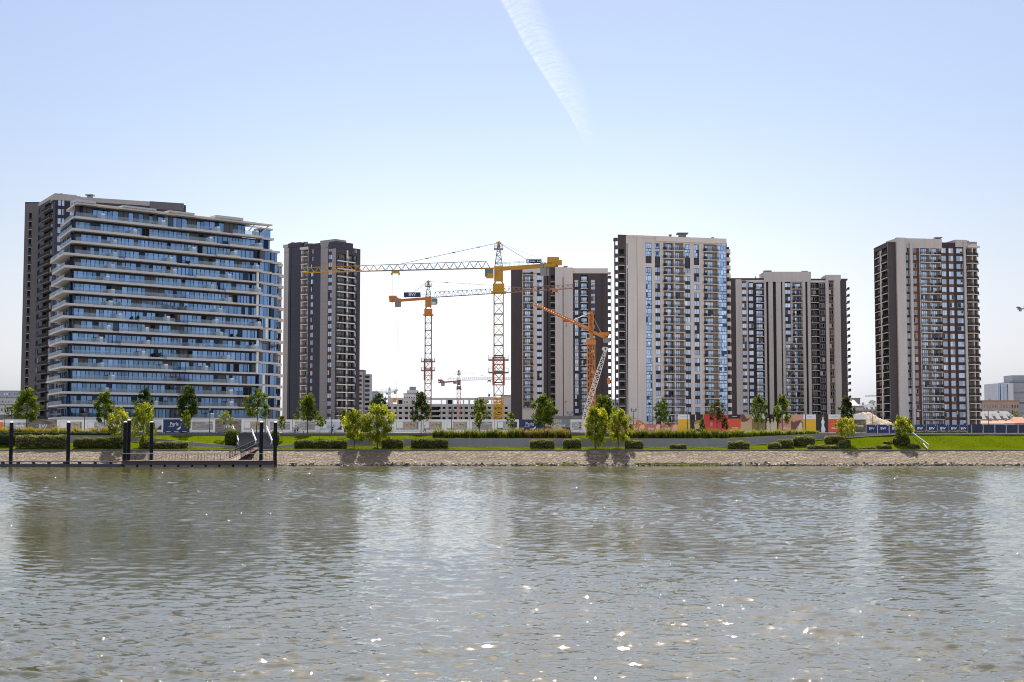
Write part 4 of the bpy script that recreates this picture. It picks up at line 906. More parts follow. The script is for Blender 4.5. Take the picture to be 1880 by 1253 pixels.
hr = thing('handrail', tuple(at(1692, 812, 296)), 'slanting pale handrail beside narrow steps on the open lawn', 'handrail')
for a, c in (((1675, 794.5), (1705.5, 817)), ((1688, 805), (1703.5, 825)), ((1668, 803), (1698, 830))):
    p = at(*a, 296); q = at(*c, 288.8); mb = MB(); mb.bar(p, q, .13)
    for t in (.08, .5, .95): g = p.lerp(q, t); mb.bar(g, g - Vector((0, 0, 1.3)), .09)
    mb.build('rail', STEEL, hr)
mb = MB()
for i in range(16):
    t = i / 16; p = at(1668, 806, 304).lerp(at(1697, 830, 289.6), t); mb.box(p.x, p.x + 1.7, p.y - .9, p.y, p.z - .7, p.z + .02)
mb.build('stair_flight', KERB, hr)
# raised platform edge beyond the open lawn
pl_ = thing('platform', tuple(at(1850, 803, 300)), 'dark concrete platform edge jutting out beneath the plain blue fence', 'platform')
mb = MB(); a = at(1806, 797, 305.5); c = at(1960, 797, 291); mb.prism([(a.x, a.y), (c.x, c.y), (c.x + 30, 306.2), (a.x, 306.3)], ZP - .75, ZP + .012); mb.build('slab', KERB, pl_)
mb = MB(); mb.prism([(a.x + 2, a.y + .3), (c.x + 1, c.y + 2.2), (c.x + 28, 306.1), (a.x + 2, 306.2)], 3.6, ZP - .754); mb.build('support_wall', PATHW, pl_)
# ---------------------------------------------------------------- cranes
YEL = plain('yellow_crane_paint', (.52, .26, .012), .5, 0, .15); ORA = plain('orange_crane_paint', (.50, .17, .02), .5, 0, .15); GREYC = plain('grey_crane_steel', (.13, .125, .13), .5); REDO = plain('red_orange_steel', (.45, .10, .025), .5)
CABW = plain('crane_cab_paint', (.5, .52, .52), .4); CABG = plain('cab_glass', (.05, .11, .12), .15, .2); BLUES = plain('navy_crane_sign', (.012, .02, .07), .5); CWT = plain('concrete_counterweight', (.27, .26, .25), .8)
def mast(mb, x, y, z0, z1, w, t=.2, step=None, rot=0, m=0):
    step = step or w * 1.15; h = w / 2; ca, sa = math.cos(rot), math.sin(rot)
    C_ = [(x + ca * a * h - sa * b_ * h, y + sa * a * h + ca * b_ * h) for a, b_ in ((-1, -1), (1, -1), (1, 1), (-1, 1))]
    for c in C_: mb.bar((*c, z0), (*c, z1), t, None, m)
    n = max(1, round((z1 - z0) / step)); dz = (z1 - z0) / n
    for k in range(n + 1):
        z = z0 + k * dz
        for i in range(4): mb.bar((*C_[i], z), (*C_[(i + 1) % 4], z), t * .65, None, m)
        if k < n:
            for i in range(4):
                a, b_ = (C_[i], C_[(i + 1) % 4]) if (k + i) % 2 else (C_[(i + 1) % 4], C_[i]); mb.bar((*a, z), (*b_, z + dz), t * .5, None, m)
def jib(mb, p, q, h, w, t=.14, n=24, m=0, taper=.75, m2=None):
    """triangular lattice boom from p (root, bottom chord) to q (tip)"""
    p = Vector(p); q = Vector(q); d = (q - p).normalized(); sd = d.cross(Vector((0, 0, 1))).normalized(); m2 = m if m2 is None else m2
    L_ = []
    for i in range(n + 1):
        f = i / n; c = p.lerp(q, f); hh = h * (1 - (1 - taper) * f); L_.append((c - sd * w / 2, c + sd * w / 2, c + Vector((0, 0, hh))))
    for i in range(n):
        a, b_ = L_[i], L_[i + 1]; mm = m if i < n * .55 else m2
        for k in (0, 1): mb.bar(a[k], b_[k], t, None, mm)
        if i > 0: mb.bar(a[2], b_[2], t, None, mm)
        mid = (a[2] + b_[2]) / 2
        for k in (0, 1):
            if i > 0: mb.bar(a[2], (a[k] + b_[k]) / 2, t * .55, None, mm)
            mb.bar((a[k] + b_[k]) / 2, b_[2], t * .55, None, mm)
        mb.bar(a[0], b_[1], t * .4, None, mm)
def platform(mb, x, y, z, w, m=0):
    for a in (0, 1, 2, 3):
        ca, sa = math.cos(a * math.pi / 2), math.sin(a * math.pi / 2); P = lambda u, v_: (x + ca * u - sa * v_, y + sa * u + ca * v_)
        for zz in (z, z + .55, z + 1.15): mb.bar((*P(w, -w), zz), (*P(w, w), zz), .06 if zz > z else .22, None, m)
        for v_ in (-w, -w * .33, w * .33, w): mb.bar((*P(w, v_), z), (*P(w, v_), z + 1.15), .06, None, m)
def tower_crane(name_label, u, Y, v_top, v_jib, w, tipL, cjib, slew_h, paint, jcol, mast_mats, splits, label, apex_w=1.7, trolley=.66, hoist=None, sign=None, jh=1.9, cab_side=-1, tie=.62, ntrus=24, jib2=None):
    x = xat(u, Y, v_jib); zj = zat(v_jib, Y, u); za = zat(v_top, Y, u); ms = thing('tower_crane', (x, Y, 6.7), label, 'crane', 'tower cranes on the building site')
    zs = zj - slew_h; lo = 6.7
    for (f1, mat) in splits:
        z1 = 6.7 + (zs - 6.7) * f1; mb = MB(); mast(mb, x, Y, lo + .01, z1, w, w * .105); mb.build('mast_section', mat, ms); lo = z1
    mb = MB(); h = w * .62
    mb.prism([(x - h, Y - h), (x + h, Y - h), (x + h, Y + h), (x - h, Y + h)], zs + .35, zs + slew_h * .36); mb.prism([(x - w * .8, Y - w * .8), (x + w * .8, Y - w * .8), (x + w * .8, Y + w * .8), (x - w * .8, Y + w * .8)], zs, zs + .34)
    for sx in (-1, 1):
        for k in range(3): mb.bar((x + sx * h * .8, Y - h + k * h, zs + slew_h * .36), (x + sx * h * .45, Y - h + k * h, zs + slew_h * .5), .2)
    mb.box(x - w * .48, x + w * .48, Y - w * .48, Y + w * .48, zs + slew_h * .48, zj + .35); mb.build('slewing_unit', paint, ms)
    cb = MB(); cx = x + cab_side * w * .95; cb.box(cx - w * .4, cx + w * .4, Y - w * .95, Y - w * .1, zj - slew_h * .42, zj - .35); q = cb.build('cab', paint if w > 2.2 else CABW, ms)
    cg = MB(); cg.box(cx + cab_side * w * .41 - .3, cx + cab_side * w * .41 + .3, Y - w * .98, Y - w * .2, zj - slew_h * .36, zj - .5); cg.box(cx - w * .3, cx + w * .3, Y - w * .97, Y - w * .952, zj - slew_h * .25, zj - .5); cg.build('cab_window', CABG, q)
    tip = Vector(tipL); root = Vector((x, Y, zj)); dj = (tip - root).normalized(); r0 = root + dj * w * .5
    mb = MB(); hj = w * .42
    for a in (-1, 1):
        for c_ in (-1, 1): mb.bar((x + a * hj, Y + c_ * hj, zj + .3), (x + a * .15, Y + c_ * .15, za - .8), w * .07)
    n = 6
    for k in range(n):
        f0, f1 = k / n, (k + 1) / n; e0, e1 = hj * (1 - f0) + .15 * f0, hj * (1 - f1) + .15 * f1; z0 = zj + .3 + (za - zj - 1.1) * f0; z1 = zj + .3 + (za - zj - 1.1) * f1
        for s_ in (-1, 1): mb.bar((x - e0 * (1 if k % 2 else -1), Y + s_ * e0, z0), (x + e1 * (1 if k % 2 else -1), Y + s_ * e1, z1), w * .035); mb.bar((x - e1, Y + s_ * e1, z1), (x + e1, Y + s_ * e1, z1), w * .03)
    mb.build('apex_tower', jcol, ms); mb = MB(); mb.box(x - .3, x + .3, Y - .3, Y + .3, za - 1.9, za - .25); mb.box(x - .7, x + .7, Y - .15, Y + .15, za - .8, za - .5); mb.build('apex_head', paint, ms)
    mb = MB(); platform(mb, x, Y, za - 2.3, w * .45); mb.build('apex_platform', GREYC, ms)
    mb = MB(); jib(mb, r0, tip, jh, w * .55, w * .062, ntrus, 0, .7, 1); mb.build('jib', [jcol, jib2 or jcol], ms)
    mb = MB(); rr = r0.lerp(tip, .28); mb.bar(r0, rr, w * .11); mb.build('jib_root', paint, ms) if w > 2.2 else None
    ce = Vector(cjib); mb = MB(); cd_ = (ce - root).normalized(); sd = cd_.cross(Vector((0, 0, 1))).normalized(); dzj = Vector((0, 0, .25))
    for a in (-1, 1): mb.bar(root + sd * a * w * .3 - dzj, ce + sd * a * w * .3 - dzj, w * .14, w * .36)
    for k in range(8): c_ = root.lerp(ce, k / 8); mb.bar(c_ + sd * w * .3, c_ - sd * w * .3, w * .08)
    mb.build('counter_jib', paint, ms)
    mb = MB()
    for a in (-1, 1):
        mb.bar(root + sd * a * w * .42 + Vector((0, 0, 1.2)), root.lerp(ce, .55) + sd * a * w * .42 + Vector((0, 0, 1.2)), .06)
        for k in range(8): c_ = root.lerp(ce, .55 * k / 7) + sd * a * w * .42; mb.bar(c_, c_ + Vector((0, 0, 1.2)), .05)
    mb.build('walkway_rail', GREYC, ms)
    mb = MB(); c_ = root.lerp(ce, .94); hw_ = w * .62; mb.box(c_.x - hw_, c_.x + hw_, c_.y - w * .45, c_.y + w * .45, c_.z + .3, c_.z + w * .72); mb.box(c_.x - hw_ * .1, c_.x + hw_ * 1.5, c_.y - w * .42, c_.y + w * .42, c_.z - .2, c_.z + w * .42); mb.build('winch', paint, ms)
    mb = MB(); c_ = root.lerp(ce, .80)
    for k in range(3): mb.box(c_.x - w * .48 + k * w * .33, c_.x - w * .48 + k * w * .33 + w * .28, c_.y - w * .4, c_.y + w * .4, c_.z - w * 1.15, c_.z + w * .2)
    mb.build('counterweight', CWT, ms)
    mb = MB(); top = Vector((x, Y, za - .6))
    for f in (tie,): g = r0.lerp(tip, f) + Vector((0, 0, jh * (1 - .3 * f))); mb.bar(top, g, w * .04); [mb.bar(top.lerp(g, k) - dj * .4, top.lerp(g, k) + dj * .4, w * .1) for k in (.2, .45, .72)]
    for f in (.62, .9): g = root.lerp(ce, f) + Vector((0, 0, .4)); mb.bar(top, g, w * (.04 if f < .8 else .018))
    mb.build('tie_rod', GREYC, ms)
    if trolley:
        c_ = r0.lerp(tip, trolley); mb = MB(); mb.box(c_.x - w * .42, c_.x + w * .42, c_.y - .6, c_.y + .6, c_.z - .75, c_.z - .15); mb.box(c_.x - w * .5, c_.x - w * .36, c_.y - .6, c_.y + .6, c_.z - 1.2, c_.z - .74); mb.box(c_.x + w * .36, c_.x + w * .5, c_.y - .6, c_.y + .6, c_.z - 1.2, c_.z - .74); mb.build('trolley', paint, ms)
        if hoist is not None:
            zk = hoist; mb = MB()
            for a in (-.32, .32): mb.bar((c_.x + a * w, c_.y, c_.z - .75), (c_.x + a * w * .6, c_.y, zk), .045)
            mb.build('hoist_rope', GREYC, ms); mb = MB(); mb.box(c_.x - .45, c_.x + .45, c_.y - .3, c_.y + .3, zk - 1.2, zk); mb.tube((c_.x, c_.y - .2, zk - .5), (c_.x, c_.y + .2, zk - .5), .5, .5, 10); mb.build('hook_block', paint, ms)
    if sign:
        f0, f1, ww, hh_, kind = sign; a = root.lerp(ce, f0); c_ = root.lerp(ce, f1); y = min(a.y, c_.y) - w * .5; xa, xc = sorted((a.x, c_.x)); zc = (a.z + c_.z) / 2 + .35
        mb = MB(); mb.box(xa, xc, y, y + .25, zc, zc + hh_); sg = mb.build('sign', BLUES, ms)
        if kind == 'BW': o = place('lettering', TXT['BW'], sg, ((xa + xc) / 2, y - .03, zc + hh_ / 2)); s_ = hh_ * .95; o.scale = (s_, 1, s_)
        else:
            mb = MB(); mb.box(xa + .1, xa + hh_ * .75, y - .03, y - .005, zc + hh_ * .15, zc + hh_ * .85); k = xa + hh_
            for wd in (.42, .36, .40, .3, 0, .42, .38, .4, .4, .3):
                if wd: mb.box(k, k + wd * .6, y - .03, y - .005, zc + hh_ * .36, zc + hh_ * .62)
                k += .36
            mb.build('lettering', LETTERM, sg)
    return ms, x, zs
# the big yellow crane
Y = 355
tip = at(556, 501, 363); cj = at(1022, 485, 347)
ms, x, zs = tower_crane('', 915.5, Y, 442, 492.5, 2.4, tip, cj, 6.6, YEL, GREYC, None, [(.27, YEL), (.36, GREYC), (.55, REDO), (1.0, plain('weathered_yellow_steel', (.24, .14, .03), .5))], 'tallest yellow tower crane with long level jib and blue sign', hoist=zat(731, 360), trolley=.51, sign=(.48, .74, 3, 1.0, 'x'), jib2=YEL, tie=.49)  # upper mast's yellow is darkened so that it looks backlit
mb = MB(); wz = zat(625, Y)
for vv in (661.5, 684.5): platform(mb, x, Y, zat(vv, Y), 2.55)
mb.build('climbing_platform', GREYC, ms); mb = MB(); mast(mb, x, Y, zat(707, Y), zat(657, Y), 2.95, .28, 3.2); mb.build('climbing_frame', REDO, ms)
mb = MB(); mb.box(x - 1.5, x - .2, Y - .9, Y + .9, 6.7, zat(735, Y)); mb.box(x + .3, x + 1.45, Y - .9, Y + .9, 6.7, zat(735, Y)); 
mb = MB(); mast(mb, x, Y, 6.72, zat(731, Y), 2.42, .3, 1.2); mast(mb, x, Y, 6.72, zat(731, Y), 1.3, .28, 1.0); mb.build('mast_base', YEL, ms)
# the second crane, farther back
Y = 480
ms, x, zs = tower_crane('', 786.5, Y, 514, 547, 2.2, at(1052, 530, 449), at(717, 552, 488), 6.3, ORA, GREYC, None, [(.42, plain('worn_orange_steel', (.26, .11, .05), .5)), (1, plain('grey_brown_steel', (.11, .08, .075), .5))], 'orange and grey tower crane with small sign, jib crossing behind the tallest crane', sign=(.2, .62, 3, 1.7, 'BW'), trolley=.88, cab_side=1, jib2=plain('dull_orange_steel', (.27, .15, .10), .5), tie=.66, ntrus=30)  # mast colours darkened here too, standing in for backlight
mb = MB()
for vv in (664.5, 681): platform(mb, x, Y, zat(vv, Y), 2.35)
mb.build('climbing_platform', GREYC, ms); mb = MB(); mast(mb, x, Y, zat(698, Y), zat(660, Y), 2.7, .24, 3.0); mb.build('climbing_frame', REDO, ms)
# small crane over the unfinished block, and the far ones
Y = 640
tower_crane('', 842.5, Y, 679, 699, 1.7, at(938, 697, 620), at(806, 702, 646), 4.2, plain('dull_red_steel', (.30, .13, .09), .5), GREYC, None, [(1, plain('faded_orange_steel', (.42, .17, .09), .5))], 'small slim orange crane over the unfinished concrete block', trolley=.58, hoist=zat(724, 630), cab_side=-1, jh=1.3)
tower_crane('', 715, 1050, 711, 720.5, 1.8, at(664, 723, 1060), at(728, 718, 1047), 4.5, CABW, GREYC, None, [(1, GREYC)], 'tiny pale crane far away between trees and brick tower', trolley=.35, jh=1.4, jib2=ORA)
tower_crane('', 1616, 1500, 716, 728, 1.9, at(1588, 728.5, 1500), at(1622, 728, 1500), 4.5, GREYC, GREYC, None, [(1, GREYC)], 'faint grey crane far away behind the heap of earth', trolley=None, jh=1.6)
tower_crane('', 1893, 700, 552, 566, 1.3, at(1930, 566, 700), at(1868, 567, 700), 5.0, GREYC, GREYC, None, [(1, GREYC)], 'dark crane showing only its counter jib at the picture edge', trolley=None)
# the orange crane with the sloping jib
Y = 400; x = xat(1085, Y, 640); z1 = zat(603, Y); OR2 = plain('bright_orange_steel', (.55, .2, .02), .5)
cr = thing('tower_crane', (x, Y, 6.7), 'bright orange crane with thick sloping jib in front of beige tower', 'crane', 'tower cranes on the building site')
mb = MB(); mast(mb, x, Y, 6.7, zat(628, Y), 2.2, .2, 1.7); mast(mb, x, Y, 6.7, zat(628, Y), 1.0, .1, 1.6); mb.build('mast_section', OR2, cr)
mb = MB(); mb.box(x - 1.35, x + 1.35, Y - 1.35, Y + 1.35, zat(633, Y), zat(625, Y)); mb.box(x - .6, x + .6, Y - .7, Y + .7, zat(625, Y), zat(607, Y)); mb.build('slewing_unit', OR2, cr)
cb = MB(); cb.box(x - 1.5, x - .3, Y - 1.9, Y - .82, zat(624, Y), zat(612.5, Y)); q = cb.build('cab', CABW, cr); cg = MB(); cg.box(x - 1.3, x - .5, Y - 1.95, Y - 1.905, zat(621.5, Y), zat(614.5, Y)); cg.build('cab_window', FRAME, q)
mb = MB(); mast(mb, x, Y, zat(607, Y), zat(577, Y), 1.25, .34, 1.3); mb.box(x - .55, x + .55, Y - .5, Y + .5, zat(578, Y), zat(572.5, Y)); mb.build('apex_tower', OR2, cr)
p = at(1087, 609, 399); q = at(982.5, 560.5, 372); mb = MB(); jib(mb, p, q, .85, .8, .16, 26, 0, .6); mb.bar(p + Vector((0, 0, .3)), p.lerp(q, .5) + Vector((0, 0, .25)), .2); mb.build('jib', OR2, cr)
e = at(1114, 622, 405); mb = MB(); mb.bar(p, e, .9, .55); c_ = p.lerp(e, .8); mb.box(c_.x - 1.3, c_.x + 1.5, c_.y - .9, c_.y + .9, c_.z + .45, c_.z + 1.4); mb.build('counter_jib', OR2, cr)
mb = MB(); mb.box(c_.x - .2, c_.x + 1.7, c_.y - .8, c_.y + .8, c_.z - 1.6, c_.z - .4); mb.build('counterweight', CWT, cr)
tp = Vector((x, Y, zat(574.5, Y))); mb = MB(); mb.bar(tp, p.lerp(q, .33) + Vector((0, 0, 1.0)), .16); mb.bar(tp, e + Vector((-1.2, 0, .8)), .09); mb.bar(tp, p.lerp(q, .7) + Vector((0, 0, .8)), .07); mb.build('tie_rod', STEEL, cr)
c_ = p.lerp(q, .47); mb = MB(); mb.box(c_.x - .8, c_.x + .8, c_.y - .5, c_.y + .5, c_.z - .7, c_.z - .2); mb.bar(c_ - Vector((0, 0, .7)), c_ - Vector((0, 0, 1.6)), .1); mb.box(c_.x - .2, c_.x + .2, c_.y - .2, c_.y + .2, c_.z - 2.0, c_.z - 1.5); mb.build('trolley', REDO, cr)
# white lattice boom of a mobile crane standing behind the hoarding
Y = 372; WL = plain('white_lattice_boom', (.62, .59, .56), .5); p = at(1069, 778, Y); q = at(1110.5, 647, Y)
cr = thing('mobile_crane', (p.x, Y, 6.7), 'white lattice boom of a mobile crane leaning over the hoarding', 'crane'); mb = MB(); d = (q - p).normalized(); sd = d.cross(Vector((0, 1, 0))).normalized(); n = 22
def wd(f): return .32 + .30 * (1 - abs(2 * f - 1) ** 3)
for i in range(n):
    f0, f1 = i / n, (i + 1) / n; c0, c1 = p.lerp(q, f0), p.lerp(q, f1); w0, w1 = wd(f0), wd(f1)
    for a in (-1, 1):
        for c_ in (-1, 1): mb.bar(c0 + sd * a * w0 + Vector((0, c_ * w0, 0)), c1 + sd * a * w1 + Vector((0, c_ * w1, 0)), .125)
        s_ = 1 if i % 2 else -1; mb.bar(c0 - sd * s_ * w0 + Vector((0, a * w0, 0)), c1 + sd * s_ * w1 + Vector((0, a * w1, 0)), .12); mb.bar(c0 - sd * w0 + Vector((0, a * w0, 0)), c0 + sd * w0 + Vector((0, a * w0, 0)), .1)
mb.build('boom', WL, cr)
mb = MB(); mb.bar(q, q + d * 1.0, .8, .8); mb.tube(q + d * .8 + sd * .5 + Vector((0, -.5, 0)), q + d * .8 + sd * .5 + Vector((0, .5, 0)), .55, .55, 12); mb.tube(q + d * 1 - sd * .2 + Vector((0, -.5, 0)), q + d * 1 - sd * .2 + Vector((0, .5, 0)), .5, .5, 12); mb.build('boom_head', WL, cr)
mb = MB(); mb.box(p.x - 2, p.x + 4, Y - 1.5, Y + 1.5, 7.6, 9.4); mb.box(p.x - 3, p.x + 5, Y - 2, Y + 2, 6.75, 7.5); mb.build('carriage', ORA, cr)
mb = MB(); mb.bar(q + d * 1, Vector((q.x + 1.0, Y, zat(700, Y))), .05); mb.build('hoist_rope', GREYC, cr); mb = MB(); k = Vector((q.x + 1.0, Y, zat(697, Y))); mb.tube(k + Vector((0, -.2, 0)), k + Vector((0, .2, 0)), .5, .5, 10); mb.box(k.x - .35, k.x + .35, k.y - .25, k.y + .25, k.z - 1.3, k.z - .2); mb.build('hook_block', ORA, cr)

# ---------------------------------------------------------------- unfinished concrete block and the town behind
def simple_block(name, u0, u1, Y, v0, depth, mat, label, cat, rows=0, cols=0, glass=None, z0=6.0, roofm=None, fh=3.2, wfrac=.5, hfrac=.5, band=False):
    p = xat(u0, Y, v0); q = xat(u1, Y, v0); zt = zat(v0, Y, (u0 + u1) / 2); t = thing(name, ((p + q) / 2, Y, 6.7), label, cat); F = Face((p, Y), (q, Y)); mb = MB(); xs = []
    mb.box(p, q, Y, Y + depth, z0, zt); mb.build('wall', mat, t); mb = MB(); mb.box(p - .3, q + .3, Y - .3, Y + depth + .3, zt + .004, zt + .5); mb.build('roof', roofm or ROOFM, t)
    w_ = (q - p) / max(1, cols); n = 0
    for j in range(rows):
        z = zt - 1.2 - (j + 1) * fh + fh * .25
        if z < 5: break
        if band: mb = MB(); mb.box(p + .5, q - .5, Y - .06, Y - .004, z, z + fh * hfrac); mb.build('window', glass or GLASSD, t); continue
        for i in range(cols):
            n += 1
            if n > 100: continue
            mb = MB(); c = p + w_ * (i + .5); mb.box(c - w_ * wfrac / 2, c + w_ * wfrac / 2, Y - .06, Y - .004, z, z + fh * hfrac); mb.build('window', glass or GLASSD, t)
    return t, p, q, zt
Y = 700; pl = xat(714, Y, 750); pr = xat(940, Y, 750); F = Face((pl, Y), (pr, Y)); b = Building('unfinished_building', ((pl + pr) / 2, Y), 'unfinished grey concrete block with empty window holes', 'building')
ztp = zat(731, Y); zf = [zat(v_, Y) for v_ in (755, 764.5, 774)]
mats = [CONC, DARKIN]; ops = []; us = [717, 727, 737, 748, 757, 767, 777, 787, 797, 808, 817, 828, 838, 848, 858, 869, 880, 890, 900, 911, 921, 931]
mb = MB(); xs = {pl, pr}; zs_ = {6.0, ztp}; hol = []
for i, u in enumerate(us):
    big = i in (8, 19); a = xat(u, Y, 750) - (1.3 if not big else 1.6); c = a + (1.6 if not big else 4.2)
    for z in zf: hol.append((a, c, z + 1.0 - (.6 if big else 0), z + 2.2, 0))
    if random.random() < .72: hol.append((a - .3, c + .2, zat(742, Y), zat(734.8, Y), 1 if random.random() < .75 else 0))
for a, c, z0, z1, k in hol: xs |= {a, c}; zs_ |= {z0, z1}
xs = sorted(round(x, 3) for x in xs); zs_ = sorted(round(z, 3) for z in zs_)
for i in range(len(xs) - 1):
    for j in range(len(zs_) - 1):
        cx, cz = (xs[i] + xs[i + 1]) / 2, (zs_[j] + zs_[j + 1]) / 2
        if xs[i] >= pr or any(a < cx < c and z0 < cz < z1 for a, c, z0, z1, k in hol): continue
        mb.quad((xs[i], Y, zs_[j]), (xs[i + 1], Y, zs_[j]), (xs[i + 1], Y, zs_[j + 1]), (xs[i], Y, zs_[j + 1]))
for a, c, z0, z1, k in hol:
    if k == 0: mb.quad((a, Y + .5, z0), (c, Y + .5, z0), (c, Y + .5, z1), (a, Y + .5, z1), 1)
    for (x0, zz0), (x1, zz1) in (((a, z0), (a, z1)), ((c, z1), (c, z0)), ((a, z1), (c, z1)), ((c, z0), (a, z0))): mb.quad((x0, Y, zz0), (x0, Y + .5, zz0), (x1, Y + .5, zz1), (x1, Y, zz1))
mb.build('facade', mats, b.root)
mb = MB(); mb.box(pl, pr, Y + .6, Y + 16, 6, zat(745.5, Y)); mb.build('inner_wall', CONC, b.root)
for z in [z_ - .15 for z_ in zf] + [zat(745, Y)]: mb = MB(); mb.box(pl - .2, pr, Y - .25, Y - .004, z, z + .3); mb.build('floor_edge', CONC, b.root)
for u in (728, 747, 758, 788, 795, 808, 831, 852, 872, 896): x = xat(u, Y, 750); mb = MB(); mb.box(x - .09, x + .09, Y - .06, Y - .004, 6, zat(746, Y)); mb.build('panel_joint', DARKB, b.root)
mb = MB(); mb.box(xat(878, Y), xat(905, Y), Y + 1, Y + 9, ztp, ztp + .5); mb.build('roof_slab', GREIGE, b.root); b.finish()
t, p, q, zt = simple_block('apartment_block', 655, 668, 900, 680.5, 14, wall_mat('old_brick', (.26, .16, .12)), 'distant brown and grey tower block beside the charcoal tower', 'tower', 0, 0)
mb = MB(); mb.box(p - .2, p + 4.2, 899.4, 899.9, 6, zt - 1); k = mb.build('grey_bay', wall_mat('old_grey_plaster', (.34, .33, .35)), t)
for j in range(11): mb = MB(); mb.box(p + .6, p + 3.4, 899.3, 899.38, zt - 4.5 - j * 3, zt - 2.9 - j * 3); mb.build('window', GLASSD, t)
x2 = xat(680, 902, 700); mb = MB(); mb.box(q - .01, x2, 901, 914, 6, zat(687, 902)); mb.build('grey_wing', wall_mat('old_grey_plaster', (.34, .33, .35)), t)
for j in range(10): mb = MB(); mb.box(q + .8, x2 - .5, 900.8, 900.95, zat(690, 902) - 1.6 - j * 3, zat(690, 902) - j * 3); mb.build('window', GLASSD, t)
FARG = wall_mat('far_plaster', (.36, .35, .36)); FARB = wall_mat('far_blue_block', (.26, .29, .34)); FARW = wall_mat('far_white_plaster', (.55, .53, .5)); TILE = plain('orange_roof_tile', (.36, .15, .085), .8, 0, .25, 3); GREYT = plain('grey_roof_tile', (.2, .19, .19), .8, 0, .25, 3)
simple_block('building', 677, 712, 960, 745, 15, FARG, 'low grey building below the distant brown and grey tower', 'building', 4, 8)
simple_block('building', 680, 692, 1200, 720, 15, FARB, 'pale blue block glimpsed behind the distant brown tower', 'building', 3, 3)
t, p, q, zt = simple_block('building', 741, 771, 1000, 724, 14, FARW, 'pale terraced building carrying a grey rooftop billboard', 'building', 2, 7)
mb = MB(); mb.box(xat(746, 1000), xat(766, 1000), 1002, 1010, zt, zt + 3); mb.build('upper_storey', FARW, t)
z0, z1 = zat(720, 1000), zat(710, 1000); bb = thing('billboard', (xat(756.5, 1000), 1004, z0), 'grey rooftop billboard seen from behind on the terraced building', 'billboard'); mb = MB(); mb.box(xat(750.5, 1000), xat(762.5, 1000), 1004, 1004.5, z0 + .6, z1); mb.build('board', plain('billboard_back', (.2, .21, .24), .6), bb); mb = MB()
for i in range(4): x = xat(751 + 3.6 * i, 1000); mb.box(x - .12, x + .12, 1004.1, 1004.4, z0 - 1.5, z0 + .6)
mb.build('support_frame', GREYC, bb)
simple_block('building', 920, 950, 900, 727, 14, FARG, 'low grey building peeping out beside the tallest crane', 'building', 2, 6)
simple_block('building', 1108, 1150, 1000, 735, 14, FARB, 'pale building in the gap beside the pale beige tower', 'building', 4, 8)
t, p, q, zt = simple_block('shed', 1018, 1066, 330, 767.5, 6, plain('shed_wall', (.16, .17, .18), .6), 'dark site shed roof just above the hoarding', 'shed')
# left edge: the far hillside town
for u0, u1, Y_, v0, m, lab in ((-40, 34, 1300, 718.5, FARB, 'far blue grey housing block at the left edge behind the lamp'), (-60, 30, 1000, 731, FARG, 'long low grey block below the far blue grey housing'), (-50, 40, 800, 744, plain('pale_green_wall', (.36, .4, .36)), 'low pale green building below the long grey block')):
    simple_block('building', u0, u1, Y_, v0, 16, m, lab, 'building', 4, 16)
simple_block('pavilion', -30, 26, 420, 761.5, 8, GREYT, 'flat roofed pavilion behind the end of the hoarding', 'pavilion', 0, 0, None, 6, plain('white_roof_edge', (.7, .69, .66)))
# between the brown tower and the rust tower
def gabled(u0, u1, Y, v_eave, v_ridge, wallm, roofm, label, depth=10, cat='house', hip=True, dormers=0):
    a, c = xat(u0, Y), xat(u1, Y); ze, zr = zat(v_eave, Y), zat(v_ridge, Y); t = thing('house', ((a + c) / 2, Y, 6.7), label, cat); mb = MB(); mb.box(a, c, Y, Y + depth, 6, ze); mb.build('wall', wallm, t); k = (c - a) * .12 if hip else 0
    mb = MB(); e = .5; mb.add([(a - e, Y - e, ze), (c + e, Y - e, ze), (c + e, Y + depth + e, ze), (a - e, Y + depth + e, ze), (a + k, Y + depth / 2, zr), (c - k, Y + depth / 2, zr)], [(0, 1, 5, 4), (2, 3, 4, 5), (1, 2, 5), (3, 0, 4), (3, 2, 1, 0)]); r_ = mb.build('roof', roofm, t)
    for i in range(dormers): x = a + (c - a) * (i + .8) / (dormers + .6); mb = MB(); z = ze + (zr - ze) * .35; mb.box(x - .7, x + .7, Y + 1, Y + 3, z, z + 1.3); mb.build('dormer', WHITE, r_)
    x = a + (c - a) * .6; mb = MB(); mb.box(x - .5, x + .5, Y + depth / 2 - .4, Y + depth / 2 + .4, zr - .8, zr + 1.0); mb.build('chimney', FARG, r_)
    for i in range(5):
        x = a + (c - a) * (i + .5) / 5; mb = MB(); mb.box(x - .6, x + .6, Y - .06, Y - .004, ze - 2.4, ze - .9); mb.build('window', GLASSD, t)
    return t
simple_block('building', 1562, 1579, 900, 732.5, 14, wall_mat('far_brown_block', (.2, .17, .165)), 'dark flat roofed block behind the row of far houses', 'building', 3, 4)
gabled(1556, 1576, 760, 745, 734, FARW, plain('pink_roof_tile', (.42, .3, .27)), 'house with pinkish roof between the brown and rust towers', 12)
gabled(1577, 1597, 800, 752, 742, FARG, GREYT, 'grey roofed house with dormers above the earth heap', 10, dormers=3); gabled(1596, 1616, 820, 752, 741, FARG, GREYT, 'grey roofed house beside the rust tower', 10, dormers=2)
simple_block('building', 1560, 1585, 700, 748, 10, FARW, 'pale flat wall building in front of the pinkish roof', 'building', 1, 4); simple_block('building', 1576, 1625, 690, 756, 10, wall_mat('far_dull_block', (.2, .17, .17)), 'low dull brown building behind the earth heap', 'building', 2, 9)
